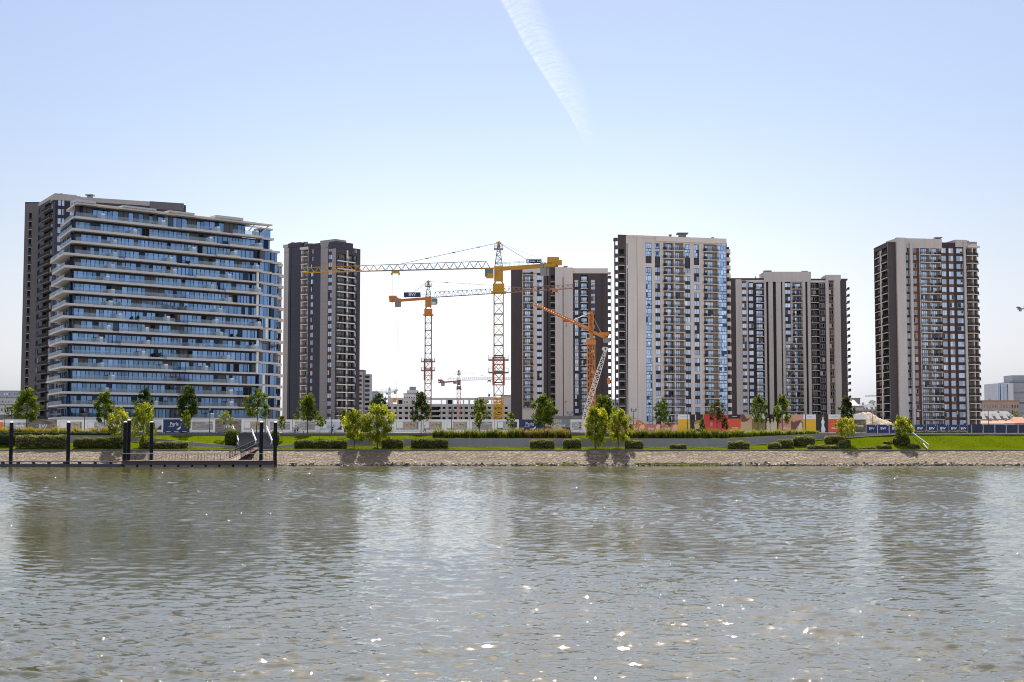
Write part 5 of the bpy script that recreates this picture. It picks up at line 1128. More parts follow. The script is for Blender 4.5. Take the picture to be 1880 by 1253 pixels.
# right edge
t, p, q, zt = simple_block('office_block', 1853, 1900, 900, 703, 20, wall_mat('office_grey', (.30, .30, .33)), 'grey banded office block at the right edge', 'office block', 10, 1, GLASSD, band=True, fh=3.4, hfrac=.35); mb = MB(); mb.box(xat(1828, 895), p - .01, 893, 915, 6, zat(704.5, 895)); mb.build('glass_wing', wall_mat('office_pale', (.5, .52, .56)), t); mb = MB(); mb.box(xat(1863, 900), xat(1900, 900), 903, 918, zt, zat(689, 900)); mb.build('upper_storey', wall_mat('office_grey', (.30, .30, .33)), t)
for i in range(9): mb = MB(); x = xat(1829.5 + i * 2.7, 893); mb.box(x, x + .45, 892.9, 892.996, 7, zat(706, 895)); mb.build('glazing_strip', GLASS, t)
t, p, q, zt = simple_block('old_building', 1800, 1871, 760, 737, 14, wall_mat('old_tan_plaster', (.33, .27, .22), var=.25), 'long old tan building with thin orange roof edge', 'building', 3, 14, GLASSD, roofm=TILE, wfrac=.35, hfrac=.5)
mb = MB(); x = xat(1821, 762); mb.box(x - .6, x + .6, 764, 765, zt, zt + 1.8); mb.build('chimney', FARG, t)
gabled(1803, 1866, 650, 770, 755, FARG, GREYT, 'grey steep roofed house with small dormers behind the blue fence', 12, dormers=4)
gabled(1800, 1842, 560, 778, 772.5, FARW, TILE, 'low orange tiled house just above the blue fence', 9); gabled(1838, 1864, 575, 777, 772, FARW, TILE, 'small orange tiled house beside the steep grey roof', 9); gabled(1862, 1905, 590, 777, 766, wall_mat('pink_plaster', (.4, .27, .25)), TILE, 'pink walled house at the right edge', 9)
# heap of excavated earth
mb = MB(); n = 40; hp = [(1548, 776), (1562, 764), (1580, 758), (1597, 757), (1606, 763), (1618, 770), (1630, 773), (1645, 784)]; Yh = 345
for j in range(13):
    for i in range(n + 1):
        u = 1548 + 97 * i / n; f = math.sin(math.pi * j / 12); z = 6.6 + max(0, zat(interp(hp, u), Yh) - 6.6) * f + random.uniform(-.15, .15) * f; mb.v.append((xat(u, Yh), Yh - 8 + 16 * j / 12 + random.uniform(-.2, .2), z))
for j in range(12):
    for i in range(n): a = j * (n + 1) + i; mb.f.append((a, a + 1, a + n + 2, a + n + 1)); mb.m.append(0)
b_ = NB('dug_earth'); v = b_.coord(); c = b_.ramp(b_.noise(v, .9, 6, .7), [(.35, (.16, .11, .07)), (.5, (.36, .28, .2)), (.65, (.48, .40, .31))]); EARTH = b_.done(b_.bsdf(c, .95, 0, b_.bump(b_.noise(v, 1.5, 5, .7), 1, .5)))
tag(mb.build('earth_heap', EARTH), 'heap of bare tan earth behind the blue fence', 'earth heap')
# ---------------------------------------------------------------- hoarding panels
def pic(name, stops, sx=.5, sz=.5, scale=1.0, stepped=False):
    if name in MATS: return MATS[name]
    b = NB(name); n = b.noise(b.coord(scale=(sx, 1, sz)), scale, 5, .6); c = b.ramp(n, stops, 'CONSTANT' if stepped else 'LINEAR'); MATS[name] = b.done(b.bsdf(c, .45, 0, None, .3)); return MATS[name]
P_WARM = pic('print_warm_room', [(.3, (.10, .07, .05)), (.42, (.34, .24, .16)), (.5, (.55, .44, .33)), (.58, (.28, .25, .25)), (.68, (.62, .56, .5))], 1.6, .9)
P_GREY = pic('print_grey_room', [(.3, (.09, .08, .08)), (.43, (.28, .26, .25)), (.52, (.46, .44, .42)), (.62, (.6, .58, .56))], .8, 2.2)
P_SHELF = pic('print_shelves', [(.3, (.14, .11, .12)), (.45, (.42, .38, .37)), (.5, (.2, .15, .16)), (.58, (.55, .52, .5))], .25, 4.5)
P_SKY = pic('print_skyline', [(.3, (.2, .22, .26)), (.45, (.42, .46, .55)), (.6, (.6, .6, .62))], .4, 1.2)
P_DUSK = pic('print_dusk_building', [(.3, (.05, .04, .04)), (.43, (.16, .12, .105)), (.5, (.30, .25, .22)), (.57, (.12, .10, .10)), (.68, (.4, .36, .33))], .22, 3.2)
P_SKIN = pic('print_tan_portrait', [(.35, (.12, .07, .05)), (.45, (.5, .33, .22)), (.6, (.66, .47, .33))], .5, .6); P_DARK = pic('print_dark_scene', [(.35, (.012, .012, .016)), (.55, (.035, .03, .032)), (.7, (.10, .06, .05))], .8, .8)
P_OLIVE = pic('print_olive_scene', [(.35, (.07, .055, .035)), (.5, (.12, .10, .06)), (.66, (.3, .2, .06))], 1.1, 1.1)
NAVYP = plain('navy_print', (.010, .022, .095), .4, 0, .1); NAVYF = plain('blue_fence_sheet', (.006, .017, .085), .5, 0, .15); NAVYD = plain('plain_blue_fence_sheet', (.005, .010, .042), .5, 0, .2)
WBOARD = plain('white_board', (.76, .74, .72), .5, 0, .04); SALD = plain('dusty_salmon_print', (.52, .18, .125), .5); SALL = plain('light_salmon_print', (.85, .43, .26), .5); YELP = plain('yellow_print', (.80, .43, .02), .5, 0, .12); REDP = plain('red_print', (.66, .065, .06), .5, 0, .1); ORP = plain('orange_red_print', (.75, .105, .04), .5, 0, .1)
OLIV = plain('olive_print', (.27, .2, .07), .5); SALP = plain('salmon_pink_print', (.68, .33, .21), .5); BRNP = plain('brown_print', (.18, .075, .06), .5); ORNG = plain('orange_print', (.75, .16, .03), .5); TAN = plain('tan_print', (.65, .43, .25), .5); BLKP = plain('black_print', (.02, .02, .024), .5); CREP = plain('cream_print', (.72, .6, .45), .5)
POSTM = plain('fence_post_steel', (.3, .3, .32), .4, .3)
LLINE = plain('fine_print', (.35, .3, .28), .6)
class Panel:
    def __init__(p, u0, u1, v0, v1, board, label, Y=YH, name='hoarding_panel', cat='hoarding', group='site hoarding panels', z1=None):
        p.u0, p.u1, p.v0, p.v1, p.Y, p.W = u0, u1, v0, v1, Y, u1 - u0
        p.x0, p.x1 = xat(u0, Y, 785) + .02, xat(u1, Y, 785) - .02; p.z1 = zat(v0, Y); p.z0 = max(ZP + .02, zat(v1, Y))
        p.t = thing(name, ((p.x0 + p.x1) / 2, Y, p.z0), label, cat, group); mb = MB(); mb.box(p.x0, p.x1, Y, Y + .12, p.z0, p.z1); p.b = mb.build('board', board, p.t)
        mb = MB(); mb.box(p.x0 + .1, p.x0 + .22, Y + .13, Y + .3, ZP - .1, p.z1); mb.box(p.x1 - .22, p.x1 - .1, Y + .13, Y + .3, ZP - .1, p.z1); mb.build('post', POSTM, p.t); p.k = 0
    def X(p, f): return p.x0 + (p.x1 - p.x0) * f
    def Z(p, f): return p.z1 + (p.z0 - p.z1) * f
    def rect(p, a, b, c, d, m, name='picture'):   # fractions from the left and from the top
        p.k += 1; y = p.Y - .004 * p.k; mb = MB(); mb.box(p.X(a), p.X(b), y - .004, p.Y - .001 * p.k, p.Z(d), p.Z(c)); return mb.build(name, m, p.t)
    def poly(p, pts, m, name='picture'):
        p.k += 1; y = p.Y - .004 * p.k - .004; mb = MB(); mb.add([(p.X(a), y, p.Z(c)) for a, c in pts], [tuple(range(len(pts)))]); mb.add([(p.X(a), y, p.Z(c)) for a, c in pts], [tuple(range(len(pts) - 1, -1, -1))]) if False else None; return mb.build(name, m, p.t)
    def text(p, txt, a, c, h, sx=1.0):
        p.k += 1; s = (p.z1 - p.z0) * h; o = place('lettering', TXT[txt], p.t, (p.X(a), p.Y - .004 * p.k - .03, p.Z(c))); o.scale = (s * sx, 1, s); return o
    def blob(p, a, c, ra, rc, m, name='picture', n=14): return p.poly([(a + ra * math.cos(2 * math.pi * i / n), c - rc * math.sin(2 * math.pi * i / n)) for i in range(n)], m, name)
def white_panel(u0, u1, v0, v1, m, label, light=True, second=None):
    p = Panel(u0, u1, v0, v1, WBOARD, label); p.rect(.10, .92, .17, .80, m)
    if light: p.rect(.12, .34, .2, .66, WBOARD)
    if second: p.rect(.5, .9, .2, .78, second)
    p.rect(.86, .885, .2, .7, BLKP) if light else None
    return p
HV0, HV1 = 770.5, 794
p = Panel(-8, 5.2, 771.5, 790, ORNG, 'orange panel at the end of the hoarding, cut by the picture edge'); p.rect(0, 1, 0, .2, WBOARD)
p = Panel(5.2, 49.5, HV0, HV1, P_GREY, 'hoarding panel printed with pale interior views, behind the first street tree'); p.rect(.0, 1, .0, .25, WBOARD); p.rect(.53, .9, .45, .55, WBOARD); p.rect(.53, .9, .68, .76, WBOARD)
p = Panel(49.5, 103.5, HV0, HV1, P_DUSK, 'brown dusk hoarding panel with large white BW lettering beside the first street tree'); p.text('BW', .54, .55, .42)
white_panel(104, 155, HV0, HV1, P_WARM, 'white framed hoarding panel behind the mooring pile nearest the clipped hedge')
white_panel(155.5, 206, HV0, HV1, P_GREY, 'white framed hoarding panel left of the two yellow willows')
white_panel(206.5, 253, HV0, HV1, P_WARM, 'white framed hoarding panel behind the paired piles and a willow')
white_panel(253.5, 299.5, HV0, HV1, P_SKY, 'white framed hoarding panel with dark corner beside the first navy panel', False).poly([(.72, .8), (.94, .4), (.94, .8)], BLKP)
def perla(u0, u1, label):
    p = Panel(u0, u1, HV0, HV1, NAVYP, label); p.text('Perla', .42, .36, .40, .82); p.rect(.2, .42, .56, .585, LETTERM, 'fine_lettering')
    p.poly([(.50, .74), (.56, .70), (.68, .52), (.66, .70), (.58, .82)], LETTERM, 'emblem'); p.poly([(.64, .0), (.72, .0), (.72, .2), (.69, .18)], LETTERM, 'emblem')
    for a in (.12, .42, .74): p.rect(a, a + .16, .93, .96, LETTERM, 'fine_lettering')
    return p
perla(300, 347.5, 'navy hoarding panel lettered Perla behind the small bright tree')
white_panel(348, 395, HV0, HV1, P_SHELF, 'white framed floor plan panel between the navy panel and the dark BW panel', False)
p = Panel(395.5, 442.5, HV0, HV1, P_DUSK, 'dark dusk hoarding panel with large white BW letters behind a young tree'); p.text('BW', .52, .56, .42)
white_panel(443, 490.5, HV0, HV1, P_WARM, 'white framed hoarding panel directly above the stone steps')
white_panel(491, 536.5, HV0, HV1, P_SHELF, 'white framed shelf picture panel above the end of the pontoon', False)
white_panel(537, 582, HV0, HV1, P_GREY, 'white framed hoarding panel behind the two standing people', False, P_SHELF)
p = white_panel(582.5, 631.5, HV0, HV1, P_SKY, 'white framed hoarding panel with blue sky picture behind the cyclist'); p.poly([(.72, .8), (.92, .5), (.92, .8)], BLKP)
p = Panel(632, 676, HV0, HV1, P_DARK, 'dark hoarding panel mostly hidden by the smaller of two green willows'); white_panel(676.5, 721.5, HV0, HV1, P_SKY, 'white framed hoarding panel mostly hidden by the larger green willow', False)
white_panel(722, 772.5, HV0, HV1, P_WARM, 'white framed hoarding panel with warm room picture beside the large willow')
white_panel(773, 815, HV0, HV1, P_WARM, 'white framed hoarding panel behind the walking person')
white_panel(815.5, 861.5, HV0, HV1, P_WARM, 'white framed hoarding panel behind the lamp near the ornamental grasses')
white_panel(862, 907.5, HV0, HV1, P_SHELF, 'white framed floor plan panel behind the slim young tree by the grasses', False)
p = white_panel(908, 953, HV0, HV1, NAVYP, 'white framed hoarding panel with blue edged picture below the yellow crane base'); p.rect(.34, .7, .22, .78, P_GREY); p.poly([(.8, .85), (.97, .45), (.97, .85)], CREP)
perla(954, 998, 'navy hoarding panel lettered Perla above the ornamental grasses')
p = Panel(999, 1046.5, HV0, HV1, pic('print_window_view', [(.32, (.10, .07, .05)), (.45, (.42, .31, .23)), (.58, (.62, .53, .44))], .6, .8), 'tan and blue picture panel with cursive white lettering beside the navy panel'); p.rect(.66, .97, 0, .7, pic('print_curtain', [(.3, (.10, .13, .15)), (.6, (.28, .34, .36))], 3, .1)); p.rect(.7, 1, .62, .9, BLKP); p.rect(.02, .28, .55, .72, BRNP); p.text('BelMont', .54, .46, .34, .95)
p = white_panel(1047, 1070, HV0, HV1, P_GREY, 'narrow white framed hoarding panel beside the round topped willow', False); white_panel(1070.5, 1112, HV0, HV1, P_GREY, 'white hoarding panel hidden behind the rounder willow', False); Panel(1112.5, 1153, 779, HV1, SALD, 'salmon hoarding panel hidden behind the slimmer of two round willows')
for u0, u1, lab in ((1153.5, 1183, 'salmon BW panel behind the tall double lamp'), (1183.5, 1213, 'salmon BW panel with pale slanted wedge beside the broad street tree'), (1213.5, 1244.2, 'salmon BW panel next to the tall yellow and white panel')):
    p = Panel(u0, u1, 779.6, 795, SALD, lab); p.poly([(.62, .98), (.72, .25), (.8, .02), (1, .02), (1, .98)], SALL); p.text('BW', .4, .55, .42)
TV0, TV1 = 761.3, 794.5
def tall(u0, u1, board, label): return Panel(u0, u1, TV0, TV1, board, label)
def fine(p, z, n=2, a=.25, b=.75, m=None):
    for i in range(n): p.rect(a, b, z + i * .07, z + i * .07 + .022, m or LETTERM, 'fine_lettering')
p = tall(1244.6, 1266.3, YELP, 'tall yellow panel with white top at the salmon end of the hoarding'); p.rect(0, 1, 0, .27, WBOARD); fine(p, .12, 1, .2, .8, LLINE)
p = tall(1267, 1291, P_DARK, 'tall dark picture panel showing an orange bag'); p.poly([(.3, .55), (.82, .42), (.97, .72), (.38, .84)], TAN); p.poly([(.28, .5), (.42, .34), (.74, .32), (.88, .44), (.80, .45), (.36, .56)], ORNG if False else plain('bag_flap_print', (.42, .22, .09), .5)); p.rect(.38, .46, .02, .32, CREP)
p = tall(1291.5, 1337.3, REDP, 'wide crimson panel behind the reddish leaved tree'); p.rect(.28, .36, .44, .66, SALP, 'fine_lettering')
p = tall(1337.6, 1360.3, ORP, 'tall orange red panel with black top strip'); p.rect(0, 1, 0, .23, BLKP); fine(p, .1, 1, .3, .7); fine(p, .72, 2)
p = tall(1360.6, 1380.5, TAN, 'tall tan panel with dark branching silhouette beside the black topped panel'); p.poly([(0, 0), (.3, 0), (.55, .25), (.95, .12), (.6, .36), (.25, .42), (0, .38)], BRNP); p.poly([(0, 1), (.0, .9), (.4, .96), (.5, 1)], BLKP)
p = tall(1380.8, 1405.2, OLIV, 'tall olive panel with white top behind a street tree'); p.rect(0, 1, 0, .24, WBOARD); fine(p, .7, 2, .3, .7, OLIV)
p = tall(1405.5, 1429.3, P_DARK, 'tall dark picture panel with a family in cream clothes')
for a, c, h in ((.2, .22, .5), (.5, .26, .46), (.74, .16, .6)): p.blob(a, c + .04, .07, .07, TAN); p.poly([(a - .12, c + .8), (a - .14, c + .3), (a - .06, c + .13), (a + .06, c + .13), (a + .14, c + .3), (a + .12, c + .8)][::1], CREP)
p = tall(1429.6, 1452.2, SALP, 'tall plain salmon pink panel behind a street tree'); p.rect(0, 1, 0, .22, WBOARD); fine(p, .7, 2, .3, .7)
p = tall(1452.5, 1474.3, SALP, 'tall panel with brown curved shape like a hand'); p.poly([(0, .34), (.2, .42), (.45, .36), (.8, .3), (1, .45), (1, .66), (.7, .8), (.6, .6), (.25, .95), (0, .98)], BRNP); p.poly([(.45, 1), (.65, .6), (.8, .42), (.95, .5), (.9, .8), (.8, 1)], CREP)
p = tall(1474.6, 1498.3, YELP, 'tall yellow panel with white top beside the dark portrait panel'); p.rect(0, 1, 0, .25, WBOARD); p.rect(.16, .22, 0, 1, BLKP); fine(p, .12, 1, .3, .7, LLINE)
p = tall(1498.6, 1520.8, BLKP, 'tall black portrait panel showing a person in a white top'); p.poly([(.42, .98), (.40, .8), (.46, .6), (.42, .38), (.5, .27), (.62, .27), (.70, .40), (.64, .6), (.76, .82), (.72, .98)], WBOARD); p.blob(.56, .18, .1, .1, TAN); p.blob(.56, .1, .11, .06, BRNP)
p = tall(1521, 1543.7, ORP, 'tall red panel with white top left of the yellow bush'); p.rect(0, 1, 0, .26, WBOARD); fine(p, .12, 1, .25, .75, LLINE); fine(p, .7, 2)
p = tall(1544, 1567.6, YELP, 'tall yellow panel behind the yellow green willow bush'); p.rect(0, 1, 0, .1, WBOARD)
p = tall(1568, 1589.8, P_OLIVE, 'tall olive brown picture panel with white top, last of the tall row'); p.rect(0, 1, 0, .28, WBOARD); fine(p, .6, 2, .2, .8)
bl = [(1590, 1610.5, 'blue fence sheet lettered BW beside the last tall panel'), (1611, 1632, 'blue fence sheet lettered BW in front of the earth heap'), (1632.5, 1653, 'blue fence sheet behind the willow on the open lawn'), (1653.5, 1677.5, None), (1678, 1700, 'blue fence sheet lettered BW just past the open lawn willow'), (1700.5, 1720.5, 'second blue BW sheet past the open lawn willow'), (1721, 1741, 'third blue BW sheet past the open lawn willow'), (1741.5, 1761, 'blue BW sheet behind the thin grey lamp post'), (1761.5, 1776, 'last blue fence sheet carrying BW letters')]
for u0, u1, lab in bl:
    if lab is None: Panel(u0, u1, 780, 795, NAVYF, 'blue fence sheet hidden behind the open lawn willow', YH, 'fence_panel', 'fence', 'blue site fence sheets'); continue
    p = Panel(u0, u1, 780, 795.5, NAVYF, lab, YH, 'fence_panel', 'fence', 'blue site fence sheets'); p.text('BW', .5, .46, .42); p.rect(.82, .9, .03, .09, LETTERM, 'corner_mark'); p.rect(0, .03, 0, 1, POSTM, 'edge_tube')
labs = ['narrow plain navy fence sheet beside the last BW sheet', 'first full plain navy fence sheet past the lettered sheets', 'second plain navy fence sheet, beneath the edge of the rust tower', 'third plain navy fence sheet, below the thin black lamp', 'fourth plain navy fence sheet, below the steep grey roof', 'plain navy fence sheet cut by the picture edge']
for (u0, u1), lab in zip(((1776.5, 1783), (1783.5, 1804), (1804.5, 1825.5), (1826, 1846.5), (1847, 1868), (1868.5, 1892)), labs):
    p = Panel(u0, u1, 780, 796, NAVYD, lab, YH - .3, 'fence_panel', 'fence', 'plain blue fence sheets'); p.rect(0, .05, -.02, 1, POSTM, 'edge_tube')

# ---------------------------------------------------------------- trees, hedges, grasses
LM = leaf_mat('maple_leaves', [(0, (.016, .03, .005)), (.35, (.05, .08, .009)), (.65, (.115, .155, .016)), (1, (.27, .31, .04))], .42, True)
LW = leaf_mat('willow_leaves', [(0, (.035, .055, .008)), (.35, (.12, .155, .016)), (.65, (.28, .31, .035)), (1, (.55, .54, .10))], .5, True)
LY = leaf_mat('young_leaves', [(0, (.035, .055, .005)), (.5, (.11, .145, .010)), (1, (.27, .28, .025))], .5, True); LD = leaf_mat('dark_tree_leaves', [(0, (.010, .02, .005)), (.6, (.036, .06, .012)), (1, (.11, .135, .028))], .38, True)
LR = leaf_mat('reddish_leaves', [(0, (.022, .022, .007)), (.5, (.07, .05, .018)), (.8, (.08, .095, .02)), (1, (.20, .10, .035))], .42, True); LG = leaf_mat('golden_leaves', [(0, (.06, .08, .012)), (.5, (.21, .245, .032)), (1, (.52, .51, .12))], .5, True)
LH = leaf_mat('hedge_leaves', [(0, (.04, .05, .010)), (.5, (.12, .135, .022)), (1, (.30, .28, .05))], .42, True); LHP = leaf_mat('pale_hedge_leaves', [(0, (.06, .068, .022)), (.5, (.17, .175, .055)), (1, (.36, .33, .11))], .42, True)
BARK = plain('tree_bark', (.055, .042, .033), .9, 0, .3, 4)
def leaf_cloud(pts, size, mat, name, parent, org, drop=0.0, aspect=1.0, up=0.0, spray=None):
    n = len(pts); a = RNG.normal(size=(n, 3)); a[:, 2] *= .8
    if up: a[:, 2] += up * np.sign(RNG.normal(size=n) + .6)
    if drop: hang = RNG.random(n)[:, None] < .5; a = np.where(hang, np.stack([RNG.normal(size=n) * .45, RNG.normal(size=n) * .45, -np.ones(n)], -1), a)
    a /= np.linalg.norm(a, axis=1)[:, None]; r = RNG.normal(size=(n, 3)); b = np.cross(a, r); b /= np.linalg.norm(b, axis=1)[:, None]
    s = size * RNG.uniform(.6, 1.35, n)[:, None]; a = a * s * aspect; b = b * s * .55; c = pts - np.array(org)[None, :]
    V = np.stack([c - a, c + b * .9 - a * .1, c + a, c - b * .9 - a * .1], 1).reshape(-1, 3)
    me = bpy.data.meshes.new(name); me.vertices.add(4 * n); me.vertices.foreach_set('co', V.astype(np.float32).ravel()); me.loops.add(4 * n); me.polygons.add(n)
    me.loops.foreach_set('vertex_index', np.arange(4 * n, dtype=np.int32)); me.polygons.foreach_set('loop_start', np.arange(0, 4 * n, 4, dtype=np.int32)); me.materials.append(mat); me.update(calc_edges=True)
    sp_ = me.attributes.new('spray', 'FLOAT', 'FACE'); sp_.data.foreach_set('value', (spray if spray is not None else .5 + .5 * np.sin(pts[:, 0] * 2.3 + 3 * np.sin(pts[:, 2] * 3.1 + pts[:, 1])) * RNG.uniform(.3, 1, n)).astype(np.float32))
    o = bpy.data.objects.new(name, me); COL.objects.link(o)
    if parent: o.parent = parent
    return o
def tree(name, u, vb, cu0, cu1, vt, vc, Y, mat, label, kind='oval', dens=1.0, group='street trees along the promenade', lean=0):
    x = xat(u, Y, 795); zb = lawn_z(x, Y) if Y < YK else ZP; zc0, zc1 = zat(vc, Y), zat(vt, Y); cx = xat((cu0 + cu1) / 2, Y, 760); rx = (xat(cu1, Y, 760) - xat(cu0, Y, 760)) / 2; org = (x, Y, zb)
    t = thing(name, org, label, 'tree', group); H = zc1 - zc0
    mb = MB(); top = Vector((cx, Y, zc0 + H * .8)); p0 = Vector((x, Y, zb - .2)); r0 = max(.07, rx * .045); prev = p0; pr = r0; n = 5; path = []
    for i in range(1, n + 1):
        f = i / n; q = p0.lerp(top, f) + Vector((random.uniform(-.1, .1), random.uniform(-.1, .1), 0)) * rx * .4; mb.tube(prev, q, pr, r0 * (1 - .8 * f), 7); prev = q; pr = r0 * (1 - .8 * f); path.append(q)
    mb.build('trunk', BARK, t); ncl = int(34 * dens) if kind != 'round' else int(38 * dens); C = []; lb = MB()
    for i in range(ncl):
        f = (i + .5) / ncl; zz = f ** .9
        prof = {'oval': math.sin(math.pi * min(1, .16 + .84 * zz)) ** .75, 'cone': (1 - zz) ** .6 * min(1, .45 + zz * 4), 'round': math.sin(math.pi * (.10 + .87 * zz)) ** .55, 'willow': math.sin(math.pi * (.12 + .84 * zz)) ** .6}[kind]
        a = i * 2.39996 + random.uniform(-.4, .4); rr = rx * prof * random.uniform(.5, .98) * (1 + .16 * math.sin(a * 2 + u) + .12 * math.sin(zz * 9 + u)); c = np.array([cx + rr * math.cos(a), Y + rr * .9 * math.sin(a), zc0 + H * (.06 + .88 * zz) + random.uniform(-.05, .05) * H]); C.append(c)
        if i % 2 == 0: k = min(n - 1, int(max(0, (c[2] - zb) / (top.z - zb) * n - 1.2))); lb.tube(path[k], Vector(c), r0 * .35, .02, 5)
    lb.build('limb', BARK, t); pts = []; spr = []
    for c in C:
        for sub in range(3):
            m = int(random.uniform(20, 40) * dens * max(.7, rx * H / 12)); sg = np.array([rx * .115, rx * .115, H * (.045 if kind != 'willow' else .055)]) * random.uniform(.7, 1.25); q = RNG.normal(size=(m, 3)); q /= np.maximum(1, np.linalg.norm(q, axis=1)[:, None] / 1.8)
            pts.append(c + RNG.normal(size=3) * np.array([rx * .15, rx * .15, H * .055]) + q * sg); spr.append(np.full(m, random.random()))
    pts = np.concatenate(pts); leaf_cloud(pts, .20 if kind != 'willow' else .18, mat, 'crown', t, org, drop=(kind == 'willow'), aspect=1.0 if kind != 'willow' else 1.3, spray=np.concatenate(spr)); return t
TY = 309.5
for a in [
    (48, 787, 24, 74, 716, 772, LM, 'broad green street tree before the dark tower, nearest the picture edge', 'oval', 1.1),
    (192, 790, 173, 211, 719.5, 776, LM, 'dark green street tree left of the tall yellow willow'), (263, 790, 246, 283, 716, 772, LD, 'dark street tree half hidden behind the tall yellow willow'),
    (343, 790, 323, 365, 713, 771, LD, 'tall dark street tree behind the first navy panel', 'oval', 1.1), (471, 792, 450, 496, 715, 770, LM, 'street tree with sparse crown above the stone steps', 'oval', .85),
    (565, 793, 541, 589, 727, 773, LM, 'lopsided street tree in front of the charcoal tower', 'cone'), (692, 793, 678, 713, 724, 760, LD, 'dark street tree peeping out above the large green willow'),
    (773, 793, 757, 789, 722, 775, LD, 'narrow dark street tree before the unfinished block'), (880, 790, 863, 901, 733, 772, LM, 'loose bright street tree left of the yellow crane base', 'oval', .8),
    (1000, 792, 976, 1021, 727, 782, LM, 'broad sunlit street tree beside the second navy panel', 'oval', 1.1), (1110, 792, 1089, 1129, 727, 776, LM, 'full green street tree behind the pair of round willows', 'round'),
    (1213, 795, 1199, 1231, 735, 779, LM, 'pale street tree before the salmon panels', 'oval', .8), (1317, 795, 1298, 1335, 737, 776, LR, 'reddish leaved street tree before the crimson panel', 'oval', .75),
    (1391, 789, 1379, 1408, 726, 776, LM, 'upright street tree before the tan and olive panels', 'oval', .9), (1437, 789, 1421, 1452, 727, 778, LM, 'upright street tree before the salmon pink panel', 'oval', .9), (1555, 785, 1543, 1568, 730, 772, LD, 'slim dark street tree beyond the yellow bush')]:
    a = list(a); k = a[8] if len(a) > 8 else 'oval'; dn = a[9] if len(a) > 9 else 1.0; tree('street_tree', *a[:6], TY, a[6], a[7], k, dn)
WY = 291.2
for a in [(215, 812, 198, 236, 751, 806, LG, 'golden willow beside the paired mooring piles', .95), (263, 812, 243, 285, 741, 811, LG, 'taller golden willow behind the single inner pile', 1), (650, 822, 630, 673, 755, 810, LW, 'smaller of two green willows on the lower lawn'), (693, 822, 669, 722, 744, 812, LW, 'larger of two green willows on the lower lawn', 1.1), (1093, 823, 1070, 1117, 750, 813, LW, 'rounder of two willows near the mobile crane boom', 1.1), (1134, 823, 1117, 1158, 753, 813, LW, 'slimmer of two willows near the mobile crane boom'), (1553, 815, 1534, 1569, 768, 803, LG, 'small golden willow among clipped mounds on the slope', .9), (1657, 822, 1639, 1677, 766, 803, LW, 'lone willow on the open lawn beside the slanting handrail', .95)]:
    tree('willow_tree', *a[:6], WY if a[0] < 1500 else 292.5, a[6], a[7], 'willow', a[8] if len(a) > 8 else 1, 'willows on the lower lawn')
for a in [(343, 797, 332, 353, 755, 788, 'bright young tree in front of the first navy panel'), (415, 799, 399, 429, 754, 783, 'young tree before the second dark BW panel'), (518, 800, 510, 525, 763, 787, 'sparse young tree beside the pontoon end pile'), (587, 800, 579, 598, 765, 785, 'young tree left of the cyclist'), (878, 797, 871, 885, 755, 786, 'slender young tree among the grasses below the unfinished block'), (937, 797, 929, 946, 757, 786, 'slender young tree among the grasses below the crane base'), (1290, 797, 1285, 1294, 768, 790, 'thin young tree before the orange bag panel'), (1330, 797, 1323, 1338, 766, 791, 'thin reddish young tree beside the crimson panel'), (640, 797, 624, 640, 752, 775, 'thin pale young tree behind the smaller green willow')]:
    tree('young_tree', *a[:6], 302.5, LR if 'reddish' in a[6] else LY, a[6], 'oval', .5, 'young trees on the upper lawn')
tree('bare_shrub_tree', 20, 787, 8, 36, 743, 768, 318, LD, 'thin dark bushy tree behind the lamp at the picture edge', 'oval', .45, 'street trees along the promenade')
tree('street_tree', 1602, 760, 1593, 1609, 735, 744, 830, LD, 'far tree crown on the skyline above the grey roofs', 'round', .5, 'far trees'); tree('street_tree', 1864, 770, 1856, 1872, 754, 772, 640, LM, 'far small tree beside the steep grey roof', 'round', .5, 'far trees')
